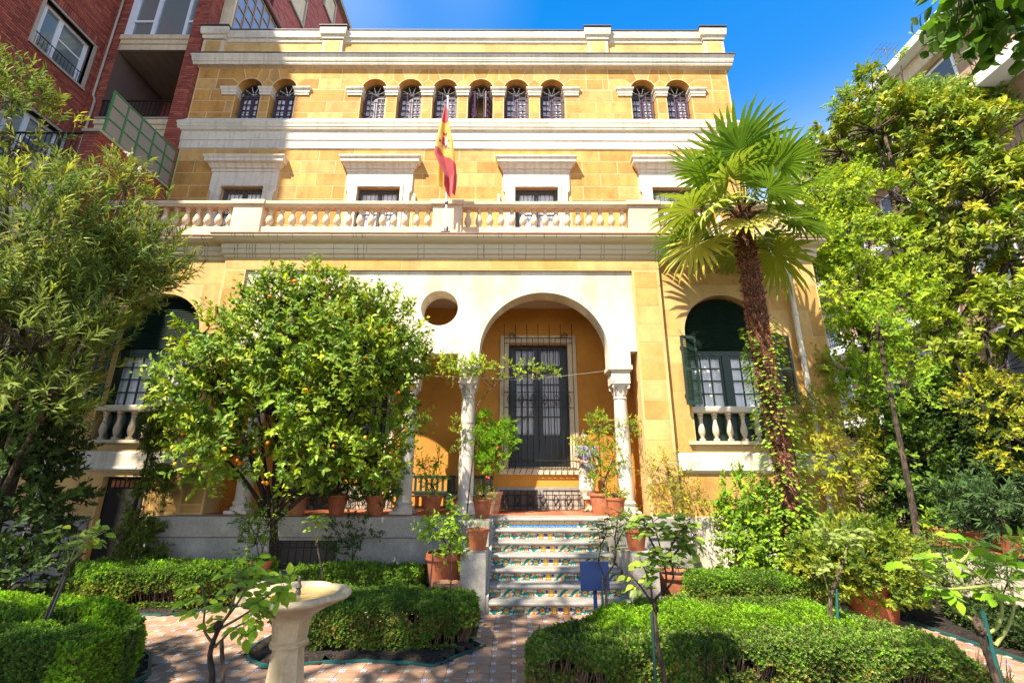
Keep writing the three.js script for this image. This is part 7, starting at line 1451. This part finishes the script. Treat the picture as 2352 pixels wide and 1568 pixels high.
{
  const t = thing('garden_bench', 'green slatted wooden bench against the porch wall', 'bench', -1.3, TT, 10.4), gw = M.greenWood;
  const x0 = -2.28, x1 = -0.42;
  for (const y of [1.74, 1.42]) part(t, 'back_rail', boxG(x0, x1, y, y + 0.06, 10.5, 10.53, 0.006), gw);
  for (let k = 0; k < 16; k++) { const x = x0 + 0.06 + k * 0.118; part(t, 'back_slat', boxG(x, x + 0.05, 1.48, 1.74, 10.505, 10.525), gw); }
  for (let k = 0; k < 5; k++) part(t, 'seat_slat', boxG(x0, x1, 1.37, 1.395, 10.1 + k * 0.08, 10.165 + k * 0.08, 0.004), gw);
  for (const x of [x0 + 0.03, (x0 + x1) / 2, x1 - 0.09]) for (const d of [10.1, 10.48]) part(t, 'leg', boxG(x, x + 0.06, TT, d < 10.3 ? 1.369 : 1.8, d, d + 0.045, 0.004), gw);
  part(t, 'apron', boxG(x0, x1, 1.15, 1.19, 10.2, 10.22), gw);
}
{
  const t = thing('flagpole', 'white pole standing on the balcony cornice in front of the balustrade', 'flagpole', -1.43, 6.8, 8.98), b = W3(-1.43, 6.8, 8.98), e = W3(-1.51, 10.25, 8.8);
  part(t, 'pole', prep(limbGeo([b, e], 0.024, 0.02, 12)), M.white);
  part(t, 'finial', prep(new THREE.SphereGeometry(0.034, 12, 10).translate(e.x, e.y + 0.02, e.z)), M.white);
  part(t, 'foot', new MB().box(-1.53, -1.34, 6.805, 6.83, 8.9, 9.06, 0.006).add(lathe([[0.045, 6.83], [0.045, 6.95], [0.03, 6.97]], 14).translate(b.x, 0, b.z)).geo, M.steel);
  part(t, 'collar', prep(lathe([[0.03, 7.5], [0.036, 7.51], [0.036, 7.56], [0.03, 7.57]], 14).translate(-1.447, 0, -8.94)), M.steel);
  const ft = canvasTex(384, 256, (c, w, h) => {
    c.fillStyle = '#b02c36'; c.fillRect(0, 0, w, h); c.fillStyle = '#deb447'; c.fillRect(0, h / 4, w, h / 2);
    // arms: crowned shield between two pillars
    const x = w * 0.36, y = h * 0.5;
    c.fillStyle = '#d9d3c5'; c.fillRect(x - 44, y - 30, 8, 62); c.fillRect(x + 36, y - 30, 8, 62); c.fillStyle = '#b5121b'; c.fillRect(x - 48, y - 6, 16, 8); c.fillRect(x + 32, y - 6, 16, 8);
    c.fillStyle = '#2b4f9e'; c.fillRect(x - 47, y + 32, 14, 6); c.fillRect(x + 33, y + 32, 14, 6);
    c.fillStyle = '#b5121b'; c.fillRect(x - 26, y - 22, 26, 28); c.fillStyle = '#e7e0d2'; c.fillRect(x, y - 22, 26, 28); c.fillStyle = '#d8a218'; c.fillRect(x - 26, y + 6, 26, 22); c.fillStyle = '#a3141c'; c.fillRect(x, y + 6, 26, 22); c.fillStyle = '#2b4f9e'; c.beginPath(); c.arc(x, y + 4, 8, 0, 7); c.fill();
    c.fillStyle = '#b5121b'; c.fillRect(x - 24, y - 40, 48, 14); c.fillStyle = '#d8a218'; c.fillRect(x - 24, y - 30, 48, 5);
  });
  const fm = new THREE.MeshPhysicalMaterial({ map: ft, color: new THREE.Color(0.9, 0.9, 0.9), roughness: 0.85, transmission: 0.4, thickness: 0, side: THREE.DoubleSide });
  const f = thing('flag', 'red and yellow flag hanging limp from the pole over the balcony', 'flag', -1.5, 7.6, 8.8);
  // hoist along the pole, cloth gathered in folds below: outline [t, left, right] in metres across at each height
  const sheet = (rows, nS, uvf, zf) => {
    const nT = 40, p = [], uv = [], idx = [];
    for (let i = 0; i <= nT; i++) { const q = (i / nT) * (rows.length - 1), k = Math.min(rows.length - 2, Math.floor(q)), s0 = q - k, s = s0 * s0 * (3 - 2 * s0) * 0.4 + s0 * 0.6, a = rows[k], b = rows[k + 1]; for (let j = 0; j <= nS; j++) { const u = j / nS, P0 = at(lerp(a[1], b[1], s), lerp(a[0], b[0], s), 8.78), P1 = at(lerp(a[2], b[2], s), lerp(a[0], b[0], s), 8.78), P = P0.lerp(P1, u); P.z += zf(u, i / nT); p.push(P.x, P.y, P.z); uv.push(...uvf(u, i / nT)); } }
    for (let i = 0; i < nT; i++) for (let j = 0; j < nS; j++) { const a = i * (nS + 1) + j, b = a + 1, c = a + nS + 1, d = c + 1; idx.push(a, c, b, b, c, d); }
    const g = new THREE.BufferGeometry(); g.setAttribute('position', new THREE.Float32BufferAttribute(p, 3)); g.setAttribute('uv', new THREE.Float32BufferAttribute(uv, 2)); g.setIndex(idx); g.computeVertexNormals(); return g;
  };
  part(f, 'cloth', sheet([[243, 1021, 1026], [275, 1014, 1030], [310, 1006, 1037], [335, 1001, 1042], [360, 1000, 1045], [385, 1010, 1048], [410, 1022, 1050], [435, 1022, 1049], [456, 1028, 1046]], 18, (u, t) => [0.12 + 0.42 * u + 0.1 * t, 1 - (t < 0.42 ? 0.04 + t * 1.35 : t < 0.66 ? 0.68 + (t - 0.42) * 0.9 - (u - 0.5) * 0.22 : 0.86 + (t - 0.66) * 0.3 - u * 0.0)], (u, t) => Math.sin(u * 8 + t * 2) * 0.07 * Math.min(1, t * 3) + 0.12 * t), fm);
  part(f, 'fold', sheet([[365, 1004, 1030], [390, 1003, 1031], [410, 1002, 1032], [425, 1002, 1034]], 10, (u, t) => [0.75 + u * 0.2, 0.62 - t * 0.25], (u, t) => -0.09 + Math.sin(u * 7 + 1) * 0.05), fm);
}

// ================================================================ PERSON on the terrace, half hidden by the potted shrub
{
  reseed(81);
  const PX = 1.6, PD = 10.15, t = thing('person', 'person in striped shirt and cropped white trousers standing on the terrace behind a potted shrub', 'person', PX, TT, PD);
  // field of tapered capsules meshed on its own grid
  const seg = (p, a, b, ra, rb) => { const ab = b.clone().sub(a), h = clamp(p.clone().sub(a).dot(ab) / ab.lengthSq(), 0, 1); return p.distanceTo(a.clone().addScaledVector(ab, h)) - lerp(ra, rb, h); };
  const smin = (a, b, k) => { const h = Math.max(k - Math.abs(a - b), 0) / k; return Math.min(a, b) - h * h * k * 0.25; };
  function meshField(centre, half, res, k, bones, cut) {
    const mc = new MarchingCubes(res, new THREE.MeshBasicMaterial(), false, false, 400000); mc.isolation = 0;
    const p = V3(0, 0, 0), L = half * 2;
    for (let z = 0; z < res; z++) for (let y = 0; y < res; y++) for (let x = 0; x < res; x++) {
      p.set(centre.x + ((x - res / 2) / (res / 2)) * half, centre.y + ((y - res / 2) / (res / 2)) * half, centre.z + ((z - res / 2) / (res / 2)) * half);
      let d = 10; for (const b of bones) { const q = seg(p, b[0], b[1], b[2], b[3]); d = d > 5 ? q : smin(d, q, k); }
      if (cut) d = Math.max(d, cut(p));
      mc.field[x + y * res + z * res * res] = -d;
    }
    mc.update();
    const g = new THREE.BufferGeometry(), n = mc.count;
    g.setAttribute('position', new THREE.BufferAttribute(mc.positionArray.slice(0, n * 3), 3)); g.setAttribute('normal', new THREE.BufferAttribute(mc.normalArray.slice(0, n * 3), 3));
    g.scale(half, half, half).translate(centre.x, centre.y, centre.z);
    g.computeVertexNormals();
    return prep(g);
  }
  const O = (x, y, z) => V3(PX + x, TT + y, -PD + z);
  const J = { hipL: O(-0.085, 0.82, 0), hipR: O(0.085, 0.82, 0), kneeL: O(-0.11, 0.45, 0.05), kneeR: O(0.02, 0.44, 0.09), ankL: O(-0.0, 0.08, 0.03), ankR: O(0.09, 0.08, 0.0), toeL: O(-0.1, 0.03, 0.1), toeR: O(0.0, 0.03, 0.13), pel: O(0, 0.85, 0), chest: O(-0.02, 1.14, 0.01), neck: O(-0.04, 1.33, 0.02), head: O(-0.06, 1.46, 0.05), shL: O(-0.18, 1.27, 0), shR: O(0.14, 1.27, 0), elL: O(-0.24, 1.02, 0.06), elR: O(0.24, 1.04, 0.02), wrL: O(-0.1, 0.98, 0.22), wrR: O(0.16, 0.86, 0.14) };
  const body = [[J.pel, J.chest, 0.13, 0.125], [J.hipL, J.kneeL, 0.085, 0.055], [J.kneeL, J.ankL, 0.052, 0.033], [J.ankL, J.toeL, 0.034, 0.024], [J.hipR, J.kneeR, 0.085, 0.055], [J.kneeR, J.ankR, 0.052, 0.033], [J.ankR, J.toeR, 0.034, 0.024], [J.chest, J.neck, 0.11, 0.055], [J.neck, J.head, 0.05, 0.05], [J.shL, J.shR, 0.055, 0.055], [J.shL, J.elL, 0.046, 0.036], [J.elL, J.wrL, 0.036, 0.025], [J.shR, J.elR, 0.046, 0.036], [J.elR, J.wrR, 0.036, 0.025]];
  const skin = mat(0.5, 0.27, 0.17, { roughness: 0.6 });
  const parts = [meshField(O(0, 0.7, 0.03), 0.86, 112, 0.045, body)];
  // head with brow, nose, chin and ears
  const hd = J.head.clone().add(V3(0, 0.03, 0.01)), q = (x, y, z) => hd.clone().add(V3(x, y, z));
  parts.push(meshField(q(0, 0, 0), 0.16, 64, 0.02, [[q(0, 0.02, -0.01), q(0, 0.03, 0.0), 0.082, 0.08], [q(0, -0.06, 0.03), q(0, -0.02, 0.02), 0.048, 0.065], [q(0, 0.0, 0.09), q(0, -0.028, 0.104), 0.009, 0.014], [q(-0.03, -0.06, 0.062), q(0.03, -0.06, 0.062), 0.014, 0.014], [q(-0.03, 0.018, 0.075), q(0.03, 0.018, 0.075), 0.013, 0.013], [q(-0.082, 0.02, -0.01), q(-0.085, -0.02, -0.005), 0.013, 0.01], [q(0.082, 0.02, -0.01), q(0.085, -0.02, -0.005), 0.013, 0.01]]));
  // hands: palm, four bent fingers, thumb
  for (const [w, e, s] of [[J.wrL, J.elL, 1], [J.wrR, J.elR, -1]]) {
    const f = w.clone().sub(e).normalize(), side = V3(0, 1, 0).cross(f).normalize().multiplyScalar(s), dn = f.clone().cross(side).normalize(), P = (a, b, c) => w.clone().addScaledVector(f, a).addScaledVector(side, b).addScaledVector(dn, c), bones = [[P(0, 0, 0), P(0.04, 0, 0), 0.024, 0.02]];
    for (let k = 0; k < 4; k++) { const b = (k - 1.5) * 0.019, L = [0.062, 0.07, 0.066, 0.052][k]; bones.push([P(0.015, b * 0.7, 0), P(0.08, b, 0), 0.013, 0.0105], [P(0.08, b, 0), P(0.08 + L * 0.5, b * 1.1, 0.016), 0.0098, 0.0088], [P(0.08 + L * 0.5, b * 1.1, 0.016), P(0.08 + L * 0.72, b * 1.1, 0.045), 0.0088, 0.0078]); }
    bones.push([P(0.015, 0.02, 0), P(0.05, 0.045, 0.012), 0.012, 0.0105], [P(0.05, 0.045, 0.012), P(0.085, 0.046, 0.022), 0.0105, 0.0085]);
    parts.push(meshField(P(0.07, 0.005, 0.01), 0.1, 56, 0.008, bones));
  }
  part(t, 'body', mergeGeometries(parts, false), skin);
  const grow = (b, k) => b.map(([a, c, r0, r1]) => [a, c, r0 + k, r1 + k]);
  const stripes = mat(1, 1, 1, { map: tex(64, (u) => ((u * 8) % 1 < 0.4 ? [0.62, 0.62, 0.68] : [0.33, 0.34, 0.42])), s: 5, roughness: 0.9 });
  part(t, 'shirt', meshField(O(0, 1.02, 0.03), 0.46, 72, 0.05, grow([body[0], body[7], body[9], [J.shL, J.shL.clone().lerp(J.elL, 0.6), 0.05, 0.045], [J.shR, J.shR.clone().lerp(J.elR, 0.6), 0.05, 0.045], [O(0.03, 0.86, 0), O(0.06, 0.7, 0.03), 0.125, 0.11]], 0.016), (p) => Math.max(TT + 0.64 - p.y, p.y - (TT + 1.325))), stripes);
  part(t, 'trousers', meshField(O(0, 0.52, 0.03), 0.46, 72, 0.035, grow([[J.hipL, J.kneeL, 0.095, 0.07], [J.kneeL, J.kneeL.clone().lerp(J.ankL, 0.6), 0.07, 0.062], [J.hipR, J.kneeR, 0.095, 0.07], [J.kneeR, J.kneeR.clone().lerp(J.ankR, 0.6), 0.07, 0.062], [J.pel, J.pel.clone().add(V3(0, 0.06, 0)), 0.13, 0.12]], 0.014), (p) => TT + 0.24 - p.y), mat(0.68, 0.6, 0.52, { map: mottled, s: 2, roughness: 0.9 }));
  part(t, 'hair', meshField(q(0, 0.02, -0.02), 0.2, 56, 0.03, [[q(0, 0.045, -0.02), q(0, 0.04, -0.01), 0.094, 0.09], [q(0, 0.0, -0.06), q(0, -0.1, -0.07), 0.07, 0.045]], (p) => Math.min(0.06 - (p.y - hd.y), p.z - hd.z - 0.03)), mat(0.02, 0.014, 0.01, { roughness: 0.5 }));
  const eyes = new MB(); for (const s of [-1, 1]) eyes.add(new THREE.SphereGeometry(0.012, 8, 6).translate(hd.x + s * 0.031, hd.y + 0.0, hd.z + 0.074)); part(t, 'eyes', eyes.geo, M.brown);
  part(t, 'mouth', prep(new THREE.SphereGeometry(0.018, 8, 6).scale(1, 0.3, 0.35).translate(hd.x, hd.y - 0.062, hd.z + 0.074)), mat(0.35, 0.1, 0.08, { roughness: 0.5 }));
  const sd = new MB(); for (const [a, b] of [[J.ankL, J.toeL], [J.ankR, J.toeR]]) { const c = a.clone().lerp(b, 0.5), g = new RoundedBoxGeometry(0.085, 0.016, 0.23, 1, 0.007); g.rotateY(Math.atan2(b.x - a.x, b.z - a.z)).translate(c.x, TT + 0.009, c.z); sd.add(g); } part(t, 'sandals', sd.geo, M.brown);
  const bag = thing('shoulder_bag', 'small dark blue bag hanging at the side of the person on the terrace', 'bag', PX + 0.22, TT + 0.95, PD - 0.03);
  part(bag, 'pouch', prep(new RoundedBoxGeometry(0.08, 0.22, 0.14, 2, 0.03).translate(PX + 0.235, TT + 1.0, -(PD - 0.05))), mat(0.01, 0.02, 0.07, { roughness: 0.6 }));
  part(bag, 'strap', prep(limbGeo(curve([O(0.23, 1.09, 0.05), O(0.1, 1.32, 0.09), O(-0.06, 1.36, 0.0)], 12), 0.008, 0.008, 6)), mat(0.01, 0.02, 0.07, { roughness: 0.6 }));
}

renderer.render(scene, camera);
